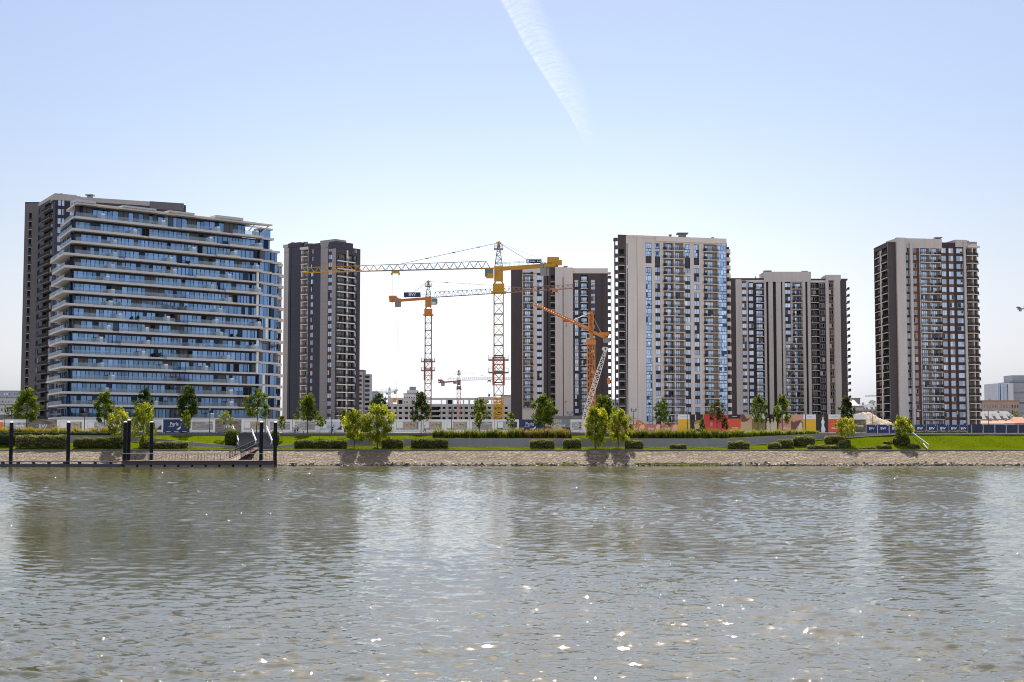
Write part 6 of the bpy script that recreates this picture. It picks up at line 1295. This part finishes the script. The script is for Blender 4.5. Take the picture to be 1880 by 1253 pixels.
def hedge(u0, u1, v0, v1, Y, mat, label, depth=1.7, round_=.35, bumps=1, name='hedge', gap=0):
    x0, x1 = xat(u0, Y, v1), xat(u1, Y, v1); z1 = zat(v0, Y); z0 = zat(v1, Y); zg = lawn_z((x0 + x1) / 2, Y); z0 = min(z0, zg) if not gap else z0; t = thing(name, ((x0 + x1) / 2, Y, min(z0, zg)), label, 'hedge', 'clipped hedges on the bank'); W, Hh = x1 - x0, z1 - z0; cx, cz = (x0 + x1) / 2, (z0 + z1) / 2
    nu, nv = max(10, int(W * 2.2)), 14; mb = MB()
    def S(a, b, k=1.0):   # superellipse shell: a around the profile, b along
        e = max(0., abs(2 * b - 1) - (1 - min(1, 2 * round_ * Hh / W))) / min(1, 2 * round_ * Hh / W); sc = (1 - min(1, e) ** 3.2) ** (1 / 2.6) if e < 1 else 0
        c_, s_ = math.cos(a), math.sin(a); f = lambda q: math.copysign(abs(q) ** .78, q); wob = 1 + .06 * math.sin(b * W * 1.7 + a * 2) + (.10 * math.sin(b * math.pi * bumps * 2 + .7) if bumps > 1 else 0)
        return (x0 + W * b, Y + depth / 2 * f(c_) * sc * k * wob, cz + Hh / 2 * f(s_) * (sc if s_ > 0 else 1) * k * (wob if s_ > 0 else 1))
    for i in range(nu + 1):
        for j in range(nv): mb.v.append(S(2 * math.pi * j / nv, .02 + .96 * i / nu, .86))
    for i in range(nu):
        for j in range(nv): a = i * nv + j; b_ = i * nv + (j + 1) % nv; mb.f.append((a, b_, b_ + nv, a + nv)); mb.m.append(0)
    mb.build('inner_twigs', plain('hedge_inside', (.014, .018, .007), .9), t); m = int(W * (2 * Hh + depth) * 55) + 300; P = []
    for i in range(m): P.append(S(random.uniform(-.9, math.pi + .9) if random.random() < .85 else random.uniform(math.pi, 2 * math.pi), random.random() ** 1.0, random.uniform(.82, 1.04)))
    leaf_cloud(np.array(P), .13, mat, 'foliage', t, (cx, Y, min(z0, zg)), 0, 1.0)
    return t
for a in [(-30, 28, 797, 818, 293, LD, 'dark hedge at the picture edge behind the first pile'), (29, 127, 799, 822.5, 291, LHP, 'long pale topped hedge between two mooring piles on the bank', 2.4), (135, 226, 803.5, 822.5, 291, LH, 'long low hedge between the second pile and the paired piles', 2.2), (-20, 205, 793.5, 803, 299, LD, 'very long dark hedge below the golden grasses', 1.6), (256, 346, 811, 822.5, 291.2, LHP, 'low wavy hedge between the inner pile and the pale ramp', 1.8), (539.5, 638, 808, 823.5, 292, LH, 'long dark clipped hedge beside the smaller green willow', 2.0), (700.5, 741, 807, 824, 291, LH, 'short clipped hedge beside the larger green willow', 2.0), (754, 823.5, 805, 823, 291.2, LH, 'long clipped hedge centred below the walking person', 2.2), (972.5, 1018.5, 807, 823.5, 291, LHP, 'clipped oval hedge below the second navy panel', 2.0, .5), (1033, 1067.5, 806, 823.5, 291, LHP, 'short clipped oval hedge left of the rounder willow', 2.0, .5), (1147, 1181, 809, 823.5, 291, LHP, 'clipped oval hedge at the foot of the slimmer willow', 1.8, .5), (1229.5, 1243, 815.5, 826, 290.8, LHP, 'tiny clipped bush, the plumper of an adjoining pair', 1.2, .6), (1242, 1260.5, 816, 826, 290.8, LHP, 'tiny lumpy bush, the wider of an adjoining pair', 1.2, .6), (1336, 1376, 810, 827, 290.9, LHP, 'clipped mound below the tan panel at the start of the sloping kerb', 2.0, .5, 2), (1409.5, 1434, 812.5, 827, 290.6, LHP, 'low lumpy mound in front of the salmon pink panel', 1.8, .6, 2), (1427, 1457, 806, 827, 292, LHP, 'rounded mound rising behind the low lumpy mound', 2.2, .5), (1455, 1496, 800.5, 820, 293.5, LHP, 'large clipped mound against the path below the yellow panel', 2.6, .5), (1482, 1540, 817, 828, 290.5, LHP, 'long flat hedge lying along the bank top below the mounds', 1.8, .5), (1514, 1551, 799.5, 818, 294.5, LHP, 'clipped mound left of the small golden willow', 2.4, .5), (1540, 1562, 807, 826, 291.6, LHP, 'dark rounded bush under the small golden willow', 2.2, .5), (1576, 1607, 821, 828, 290.5, LHP, 'flat low hedge along the bank top right of the golden willow', 1.5, .5), (1609, 1637, 817, 828, 290.5, LHP, 'low double lobed bush on the bank top near the lone willow', 1.6, .5, 2), (1621, 1638, 809, 820, 293, LHP, 'small round bush uphill of the double lobed bush', 1.5, .6), (1640, 1670, 799, 822, 292.2, LH, 'tall dark bush beneath the lone willow', 2.4, .5), (1666, 1689, 815, 829, 290.8, LHP, 'round bush at the foot of the slanting handrail', 1.8, .6), (1678, 1776, 791.5, 798.5, 305.2, LHP, 'thin pale hedge strip along the foot of the lettered blue fence', 1.0), (413, 437, 788, 819, 298, LY, 'bright shrub column along the steps, beside the BW panel', 2.6, .5), (498, 512, 790, 819, 298.5, LY, 'narrow bright shrub column along the steps, behind the end pile', 2.2, .5)]:
    hedge(*a[:7], **{k: v_ for k, v_ in zip(('depth', 'round_', 'bumps'), a[7:])})
def grass_row(spans, v0, v1, Y, stops, label, name='ornamental_grass', n=520):
    mb = MB()
    for u0, u1 in spans:
        u = u0; tufts = []
        while u < u1: tufts.append((u, random.uniform(.72, 1.08), random.gauss(0, .5))); u += random.uniform(3.0, 6.5)
        for ut, ht, yt in tufts:
            for i in range(95):
                y = Y + yt + random.gauss(0, .25); x = xat(ut, y, 800) + random.gauss(0, .2); zb = lawn_z(x, y) - .05; hh = (zat(v0, Y) - zb) * 1.12 * ht * random.uniform(.5, 1.0); a = random.uniform(0, 2 * math.pi); sp = random.uniform(.1, .55) * hh * .75; dx, dy = math.cos(a) * sp, math.sin(a) * sp * .7; w_ = random.uniform(.02, .045); b_ = random.uniform(0, math.pi); ex, ey = math.cos(b_) * w_, math.sin(b_) * w_
                mb.add([(x - ex, y - ey, zb), (x + ex, y + ey, zb), (x + ex * 1.2 + dx * .45, y + ey * 1.2 + dy * .45, zb + hh * .65), (x - ex * 1.2 + dx * .45, y - ey * 1.2 + dy * .45, zb + hh * .65), (x + dx, y + dy, zb + hh * .97)], [(0, 1, 2, 3), (3, 2, 4)])
                if i % 4 == 0: mb.add([(x + dx * .9, y + dy * .9, zb + hh * .9), (x + dx * 1.0 + .05, y + dy, zb + hh * 1.03), (x + dx * 1.12, y + dy * 1.1, zb + hh * 1.22), (x + dx * 1.0 - .05, y + dy, zb + hh * 1.03)], [(0, 1, 2, 3)], 1)
    return tag(mb.build(name, [leaf_mat('grass_' + label[:8], stops, .4), leaf_mat('plume_' + label[:8], [(0, tuple(c * 1.0 for c in stops[-1][1])), (1, tuple(min(.6, c * 1.35) for c in stops[-1][1]))], .5)]), label, 'ornamental grass', None, 'stuff')
G1 = [(0, (.018, .032, .005)), (.5, (.048, .072, .010)), (1, (.13, .145, .03))]
grass_row([(797, 955)], 789.5, 806, 299.2, G1, 'tufted green ornamental grasses above the wall, before the crane base'); grass_row([(955, 1048)], 789.5, 806, 299.2, [(0, (.02, .028, .006)), (.5, (.06, .066, .013)), (1, (.18, .14, .045))], 'autumn tinted ornamental grasses below the second navy panel'); grass_row([(1155, 1336)], 790, 807, 299.2, G1, 'long row of feathery grasses before the salmon panels'); grass_row([(1336, 1502)], 790.5, 804, 300.5, [(0, (.03, .042, .006)), (.5, (.08, .11, .013)), (1, (.20, .215, .04))], 'sunlit feathery grasses before the tall coloured panels'); grass_row([(-20, 204)], 787, 796, 303, [(0, (.05, .045, .005)), (.5, (.105, .115, .009)), (1, (.21, .18, .016))], 'golden brown grasses along the hoarding behind the very long hedge')
# grass blades on both lawns so that the turf is not a bare sheet
b0 = MB()
for i in range(42000):
    u = random.uniform(-20, 1900); 
    y = random.uniform(YB + .4, YW - .6) if random.random() < .6 else random.uniform(YW + .5, YK - .3); x = xat(u, y, 815)
    if 425 < u < 510 and y > 291: continue
    z = lawn_z(x, y) + .03; h = random.uniform(.06, .2); w_ = random.uniform(.02, .05); dx = random.gauss(0, .05)
    b0.add([(x - w_, y, z - .05), (x + w_, y, z - .05), (x + dx, y + random.gauss(0, .04), z + h)], [(0, 1, 2)])
tag(b0.build('grass', leaf_mat('turf_blades', [(0, (.045, .07, .003)), (.6, (.085, .11, .005)), (1, (.15, .155, .012))], .4)), 'short bright green turf blades on the lawns', 'grass', None, 'stuff')

# ---------------------------------------------------------------- lamps
def lamp(u, v0, label, Y=310.5, kind='double', vb=795, group='street lamps along the promenade'):
    x = xat(u, Y, 780); zt = zat(v0, Y); zb = ZP; t = thing('street_lamp', (x, Y, zb), label, 'street lamp', group); mb = MB(); mb.tube((x, Y, zb), (x, Y, zb + .9), .13, .1, 8); mb.tube((x, Y, zb + .9), (x, Y, zt - .2), .085, .055, 8); mb.build('pole', RAIL, t)
    if kind == 'double':
        mb = MB(); mb.bar((x - .55, Y, zt - .75), (x + .55, Y, zt - .75), .07); mb.build('arm', RAIL, t)
        for s_ in (-1, 1): mb = MB(); xx = x + s_ * .5; mb.tube((xx, Y, zt - .72), (xx, Y, zt - .28), .10, .2, 8, 1); mb.tube((xx, Y, zt - .28), (xx, Y, zt - .05), .24, .05, 8); mb.build('lantern', [RAIL, plain('lantern_glass', (.25, .25, .24), .2)], t)
    elif kind == 'single': mb = MB(); mb.tube((x, Y, zt - .3), (x, Y, zt + .3), .1, .22, 8, 1); mb.tube((x, Y, zt + .3), (x, Y, zt + .5), .26, .05, 8); mb.build('lantern', [RAIL, plain('lantern_glass', (.25, .25, .24), .2)], t)
    else:
        mb = MB(); mb.bar((x, Y, zt), (x - 1.2, Y, zt + .15), .07); mb.build('arm', RAIL, t); mb = MB(); mb.box(x - 1.9, x - 1.0, Y - .18, Y + .18, zt + .1, zt + .25); mb.build('lamp_head', plain('lamp_head', (.45, .45, .46), .4), t)
for a in [(8.5, 746, 'dark street lamp nearest the picture edge, beside the broad tree', 'single'), (155, 754, 'slim street lamp before the glass block, left of the golden willows', 'single'), (385, 752, 'slim grey street lamp before the floor plan panel', 'single'), (487, 749, 'dark street lamp above the stone steps', 'single'), (609, 752, 'double lantern street lamp beside the cyclist', 'double'), (829, 752, 'double lantern street lamp before the unfinished block', 'double'), (1046.6, 755, 'double lantern street lamp beside the cursive lettered panel', 'double'), (1163.5, 750, 'double lantern street lamp before the salmon panels', 'double'), (1262, 758, 'dark slim lamp before the first tall yellow panel', 'single'), (1479, 758, 'dark slim lamp before the yellow panel beside the portrait', 'single'), (1602.5, 757, 'dark street lamp before the earth heap', 'single'), (1758.5, 759, 'thin grey lamp post before the rust tower', 'single'), (1815, 755, 'thin black lamp beyond the plain blue fence, near the steep roof', 'single')]:
    lamp(a[0], a[1], a[2], kind=a[3])
lamp(1699, 755, 'angled road lamp with flat pale head before the rust tower', 316, 'flat'); lamp(1168, 769, 'short road lamp with flat head behind the salmon panels', 318, 'flat')
for u, v0, m in ((1039, 736, REDO), ): x = xat(u, 340); t = thing('pole', (x, 340, 6.7), 'thin pole with small red top behind the hoarding', 'pole'); mb = MB(); mb.tube((x, 340, 6.7), (x, 340, zat(740, 340)), .06, .05, 6); mb.build('shaft', GREYC, t); mb = MB(); mb.tube((x, 340, zat(741, 340)), (x, 340, zat(736, 340)), .1, .25, 6); mb.build('top', m, t)
# an excavator arm behind the salmon panels
x = xat(1171, 330); ex = thing('excavator', (x, 330, 6.7), 'orange excavator arm showing above the salmon panels', 'excavator'); a, c, e = at(1169, 781, 330), at(1172, 772, 330), at(1184, 780.5, 330); mb = MB(); mb.bar(a, c, .7, .6); mb.bar(c, e, .5, .45); mb.build('arm', ORA, ex); mb = MB(); mb.box(x - 1.2, x + 1.2, 329, 331.5, 7.6, 8.9); mb.build('body', ORA, ex); mb = MB(); mb.box(x - 1.4, x + 1.4, 328.8, 331.7, 6.72, 7.55); mb.build('track', RAIL, ex)

# ---------------------------------------------------------------- people on the promenade
SKIN = plain('skin', (.42, .25, .17), .6); 
def skinned(name, verts, edges, rad, mat, parent):
    me = bpy.data.meshes.new(name); me.from_pydata(verts, edges, []); me.materials.append(mat); o = bpy.data.objects.new(name, me); COL.objects.link(o)
    m = o.modifiers.new('skin', 'SKIN'); m.use_smooth_shade = True
    for i, r in enumerate(rad): me.skin_vertices[0].data[i].radius = (r, r)
    me.skin_vertices[0].data[0].use_root = True; s = o.modifiers.new('sub', 'SUBSURF'); s.levels = 1; s.render_levels = 1
    if parent: o.parent = parent
    return o
def person(u, Y, label, pose, top, legs, hair, z=ZP, face=0, dz=0):
    """joints in metres, figure faces -Y; pose gives offsets for knees, feet, elbows and hands"""
    x = xat(u, Y, 785); J = {'hip': (0, 0, .93), 'waist': (0, 0, 1.1), 'chest': (0, 0, 1.33), 'neck': (0, -.01, 1.5), 'jaw': (0, -.04, 1.58), 'head': (0, -.01, 1.69), 'crown': (0, .0, 1.76), 'ls': (-.19, 0, 1.41), 'le': (-.25, .02, 1.13), 'lh': (-.25, -.08, .88), 'rs': (.19, 0, 1.41), 're': (.25, .02, 1.13), 'rh': (.25, -.08, .88), 'lk': (-.11, -.02, .5), 'lf': (-.12, .02, .08), 'lt': (-.13, -.14, .04), 'rk': (.11, -.02, .5), 'rf': (.12, .02, .08), 'rt': (.13, -.14, .04)}
    for k, v_ in pose.items(): J[k] = v_
    R_ = dict(hip=.14, waist=.12, chest=.145, neck=.055, jaw=.075, head=.10, crown=.07, ls=.06, le=.045, lh=.035, rs=.06, re=.045, rh=.035, lk=.06, lf=.042, lt=.035, rk=.06, rf=.042, rt=.035); E = [('hip', 'waist'), ('waist', 'chest'), ('chest', 'neck'), ('neck', 'jaw'), ('jaw', 'head'), ('head', 'crown'), ('chest', 'ls'), ('ls', 'le'), ('le', 'lh'), ('chest', 'rs'), ('rs', 're'), ('re', 'rh'), ('hip', 'lk'), ('lk', 'lf'), ('lf', 'lt'), ('hip', 'rk'), ('rk', 'rf'), ('rf', 'rt')]
    def sub(keys, grow): idx = {k: i for i, k in enumerate(keys)}; return [J[k] for k in keys], [(idx[a], idx[b]) for a, b in E if a in idx and b in idx], [R_[k] + grow for k in keys]
    body = skinned('person', *sub(list(R_), 0), SKIN, None); body.location = (x, Y, z + dz); body.rotation_euler = (0, 0, face); tag(body, label, 'person')
    skinned('jacket', *sub(['chest', 'waist', 'hip', 'ls', 'le', 'rs', 're'], .022), top, body); skinned('trousers', *sub(['hip', 'lk', 'lf', 'rk', 'rf'], .02), legs, body)
    mb = MB(); hx, hy, hz = J['head']; 
    for j in range(5):
        for i in range(10): a = 2 * math.pi * i / 10; el = j / 4 * math.pi * .55; mb.v.append((hx + .115 * math.cos(a) * math.sin(el + .001), hy + .02 + .12 * math.sin(a) * math.sin(el + .001), hz + .01 + .125 * math.cos(el)))
    for j in range(4):
        for i in range(10): mb.f.append((j * 10 + i, j * 10 + (i + 1) % 10, j * 10 + 10 + (i + 1) % 10, j * 10 + 10 + i)); mb.m.append(0)
    o = mb.build('hair' if hair is not WHITE else 'cap', hair, body, True, Vector((0, 0, 0))); o.location = (0, 0, 0); return body
def cloth(n, c): return plain('cloth_' + n, c, .9, 0, .15, 6)
DK, NV, WT, LG_ = cloth('black', (.015, .015, .017)), cloth('navy', (.02, .025, .05)), cloth('white', (.62, .61, .6)), cloth('light_grey', (.42, .43, .46)); HAIR = cloth('dark_hair', (.02, .014, .01))
sit = dict(hip=(0, .1, .55), waist=(0, .12, .72), chest=(0, .08, .97), neck=(0, .05, 1.13), jaw=(0, .01, 1.21), head=(0, .03, 1.32), crown=(0, .04, 1.39), ls=(-.19, .08, 1.05), le=(-.24, 0, .8), lh=(-.15, -.25, .68), rs=(.19, .08, 1.05), re=(.24, 0, .8), rh=(.15, -.25, .68), lk=(-.12, -.36, .52), lf=(-.13, -.4, .1), lt=(-.13, -.55, .05), rk=(.12, -.36, .52), rf=(.13, -.42, .1), rt=(.13, -.57, .05))
walk = dict(lk=(-.1, -.22, .52), lf=(-.1, -.36, .1), lt=(-.1, -.5, .08), rk=(.1, .12, .5), rf=(.1, .38, .13), rt=(.1, .3, .05), le=(-.24, .16, 1.15), lh=(-.24, .12, .9), re=(.24, -.14, 1.15), rh=(.22, -.36, 1.05))
person(539.7, 309.2, 'standing person in pale top and white cap, before the white panel', {}, LG_, LG_, WHITE, face=.4); person(541.7, 308.9, 'standing dark haired person in pale blue shirt beside the white cap', {'re': (.27, -.05, 1.15), 'rh': (.2, -.25, 1.1)}, cloth('pale_blue', (.33, .38, .48)), DK, HAIR, face=-.5)
bn = thing('bench', (xat(550, 309), 309, ZP), 'dark low bench with seated person beside the two standing people', 'bench'); bx = xat(549, 309); mb = MB()
for k in range(4): mb.box(bx - 1.2, bx + 1.2, 308.85 + k * .13, 308.95 + k * .13, ZP + .42, ZP + .47)
mb.build('seat', plain('bench_slats', (.06, .045, .035), .7), bn)
for s_ in (-1, 1): mb = MB(); mb.box(bx + s_ * 1.0 - .05, bx + s_ * 1.0 + .05, 308.88, 309.32, ZP, ZP + .415); mb.build('leg', RAIL, bn)
person(546.3, 308.95, 'seated person in dark clothes on the low bench', sit, DK, DK, HAIR, face=.2)
person(780, 308.6, 'walking person in white top and black trousers before the warm panels', walk, WT, DK, HAIR, face=-1.35)
person(1065, 308.9, 'dark haired person walking beside the narrow white panel near the willow', walk, DK, LG_, HAIR, face=1.3)
# cyclist
bx, by = xat(610.5, 308.4), 308.4; bk = thing('bicycle', (bx, by, ZP), 'black bicycle ridden along the promenade before the blue sky panel', 'bicycle'); 
for s_ in (-1, 1):
    mb = MB(); wx = bx + s_ * .53; zc = ZP + .345
    for i in range(20): a, c = 2 * math.pi * i / 20, 2 * math.pi * (i + 1) / 20; mb.bar((wx + .33 * math.cos(a), by, zc + .33 * math.sin(a)), (wx + .33 * math.cos(c), by, zc + .33 * math.sin(c)), .04)
    for i in range(8): a = math.pi * i / 8; mb.bar((wx + .32 * math.cos(a), by, zc + .32 * math.sin(a)), (wx - .32 * math.cos(a), by, zc - .32 * math.sin(a)), .012)
    mb.build('wheel', RAIL, bk)
z = ZP; mb = MB()
for a, c in (((-.53, .345), (-.12, .32)), ((-.12, .32), (-.2, .86)), ((-.12, .32), (.36, .78)), ((-.19, .8), (.34, .84)), ((-.53, .345), (-.19, .78)), ((.53, .345), (.35, .95)), ((.35, .95), (.28, 1.02))): mb.bar((bx + a[0], by, z + a[1]), (bx + c[0], by, z + c[1]), .04)
mb.build('frame', RAIL, bk); mb = MB(); mb.box(bx - .34, bx - .08, by - .07, by + .07, z + .87, z + .93); mb.build('saddle', RAIL, bk); mb = MB(); mb.bar((bx + .28, by - .26, z + 1.03), (bx + .28, by + .26, z + 1.03), .03); mb.build('handlebar', RAIL, bk)
ride = dict(hip=(0, .2, .98), waist=(0, .1, 1.13), chest=(0, -.06, 1.33), neck=(0, -.14, 1.48), jaw=(0, -.2, 1.55), head=(0, -.19, 1.66), crown=(0, -.18, 1.73), ls=(-.18, -.07, 1.38), le=(-.22, -.22, 1.16), lh=(-.24, -.30, 1.06), rs=(.18, -.07, 1.38), re=(.22, -.22, 1.16), rh=(.24, -.30, 1.06), lk=(-.1, -.12, .78), lf=(-.1, .02, .42), lt=(-.1, -.12, .38), rk=(.1, -.06, .6), rf=(.1, .1, .2), rt=(.1, -.05, .17))
person(610.5, 308.4, 'cyclist in dark clothes riding the black bicycle', ride, NV, DK, HAIR, face=math.pi / 2)
# ---------------------------------------------------------------- condensation trail, high up
def trail(name, L_, Rr, alt, label, nseg=40, dens=.23):
    mb = MB(); n = nseg; m = 10; vs = []
    def on(u, v_): r = ray(u, v_); t = (alt - CAM_H) / r.z; return Vector((r.x * t, r.y * t, alt))
    uv = []
    for i in range(n + 1):
        f = i / n; a = on(interp([(k / (len(L_) - 1), p[0]) for k, p in enumerate(L_)], f), interp([(k / (len(L_) - 1), p[1]) for k, p in enumerate(L_)], f)); c = on(interp([(k / (len(Rr) - 1), p[0]) for k, p in enumerate(Rr)], f), interp([(k / (len(Rr) - 1), p[1]) for k, p in enumerate(Rr)], f))
        for j in range(m + 1): q = a.lerp(c, j / m); q.z += 60 * math.sin(j / m * math.pi); mb.v.append(tuple(q)); uv.append((j / m, f))
    for i in range(n):
        for j in range(m): a = i * (m + 1) + j; mb.f.append((a, a + 1, a + m + 2, a + m + 1)); mb.m.append(0)
    b = NB(name + '_ice'); tc = b.n('ShaderNodeTexCoord'); sp = b.n('ShaderNodeSeparateXYZ'); b.l(tc.outputs['UV'], sp.inputs[0]); mp = b.n('ShaderNodeMapping'); mp.inputs['Scale'].default_value = (1.6, 46, 1); b.l(tc.outputs['UV'], mp.inputs[0]); mp.inputs['Rotation'].default_value = (0, 0, .02)
    n1 = b.noise(mp.outputs[0], 1.0, 6, .7); mp2 = b.n('ShaderNodeMapping'); mp2.inputs['Scale'].default_value = (3, 9, 1); b.l(tc.outputs['UV'], mp2.inputs[0]); n2 = b.noise(mp2.outputs[0], 1, 4)
    cross = b.ramp(sp.outputs[0], [(0, (0, 0, 0)), (.06, (.85,) * 3), (.16, (.6,) * 3), (.5, (.42,) * 3), (.8, (.18,) * 3), (1, (0, 0, 0))]); along = b.ramp(sp.outputs[1], [(0, (1,) * 3), (.6, (.95,) * 3), (.88, (.6,) * 3), (1, (0,) * 3)])
    s = b.math('MULTIPLY', b.math('MULTIPLY', cross, along), b.math('ADD', b.ramp(n1, [(.36, (.1,) * 3), (.66, (1.1,) * 3)]), b.math('MULTIPLY', n2, .5)))
    s = b.math('MULTIPLY', s, dens); tl = b.n('ShaderNodeBsdfTranslucent'); tl.inputs[0].default_value = (1, 1, 1, 1); df = b.n('ShaderNodeBsdfDiffuse'); df.inputs[0].default_value = (1, 1, 1, 1); ad = b.n('ShaderNodeMixShader'); ad.inputs[0].default_value = .5; b.l(tl.outputs[0], ad.inputs[1]); b.l(df.outputs[0], ad.inputs[2]); tr = b.n('ShaderNodeBsdfTransparent'); mx = b.n('ShaderNodeMixShader'); b.l(s, mx.inputs[0]); b.l(tr.outputs[0], mx.inputs[1]); b.l(ad.outputs[0], mx.inputs[2]); mat = b.done(mx.outputs[0])
    o = mb.build(name, mat); ul = o.data.uv_layers.new(name='UVMap')
    for lp in o.data.loops: ul.data[lp.index].uv = uv[lp.vertex_index]
    o.visible_shadow = True; return tag(o, label, 'cloud', None, 'stuff')
trail('cloud_trail', [(905, -20), (935, 33), (960, 82), (985, 122), (1005, 152), (1040, 205), (1086, 290)], [(990, -20), (1010, 30), (1035, 80), (1062, 130), (1075, 165), (1092, 215), (1094, 292)], 3000, 'broad fading white condensation trail high in the sky')
trail('cloud_trail', [(1662.5, -12), (1663, 2), (1663.4, 11)], [(1667, -12), (1666, 2), (1664.6, 11)], 3000, 'tiny white condensation trail at the top edge of the picture', 10, .7)
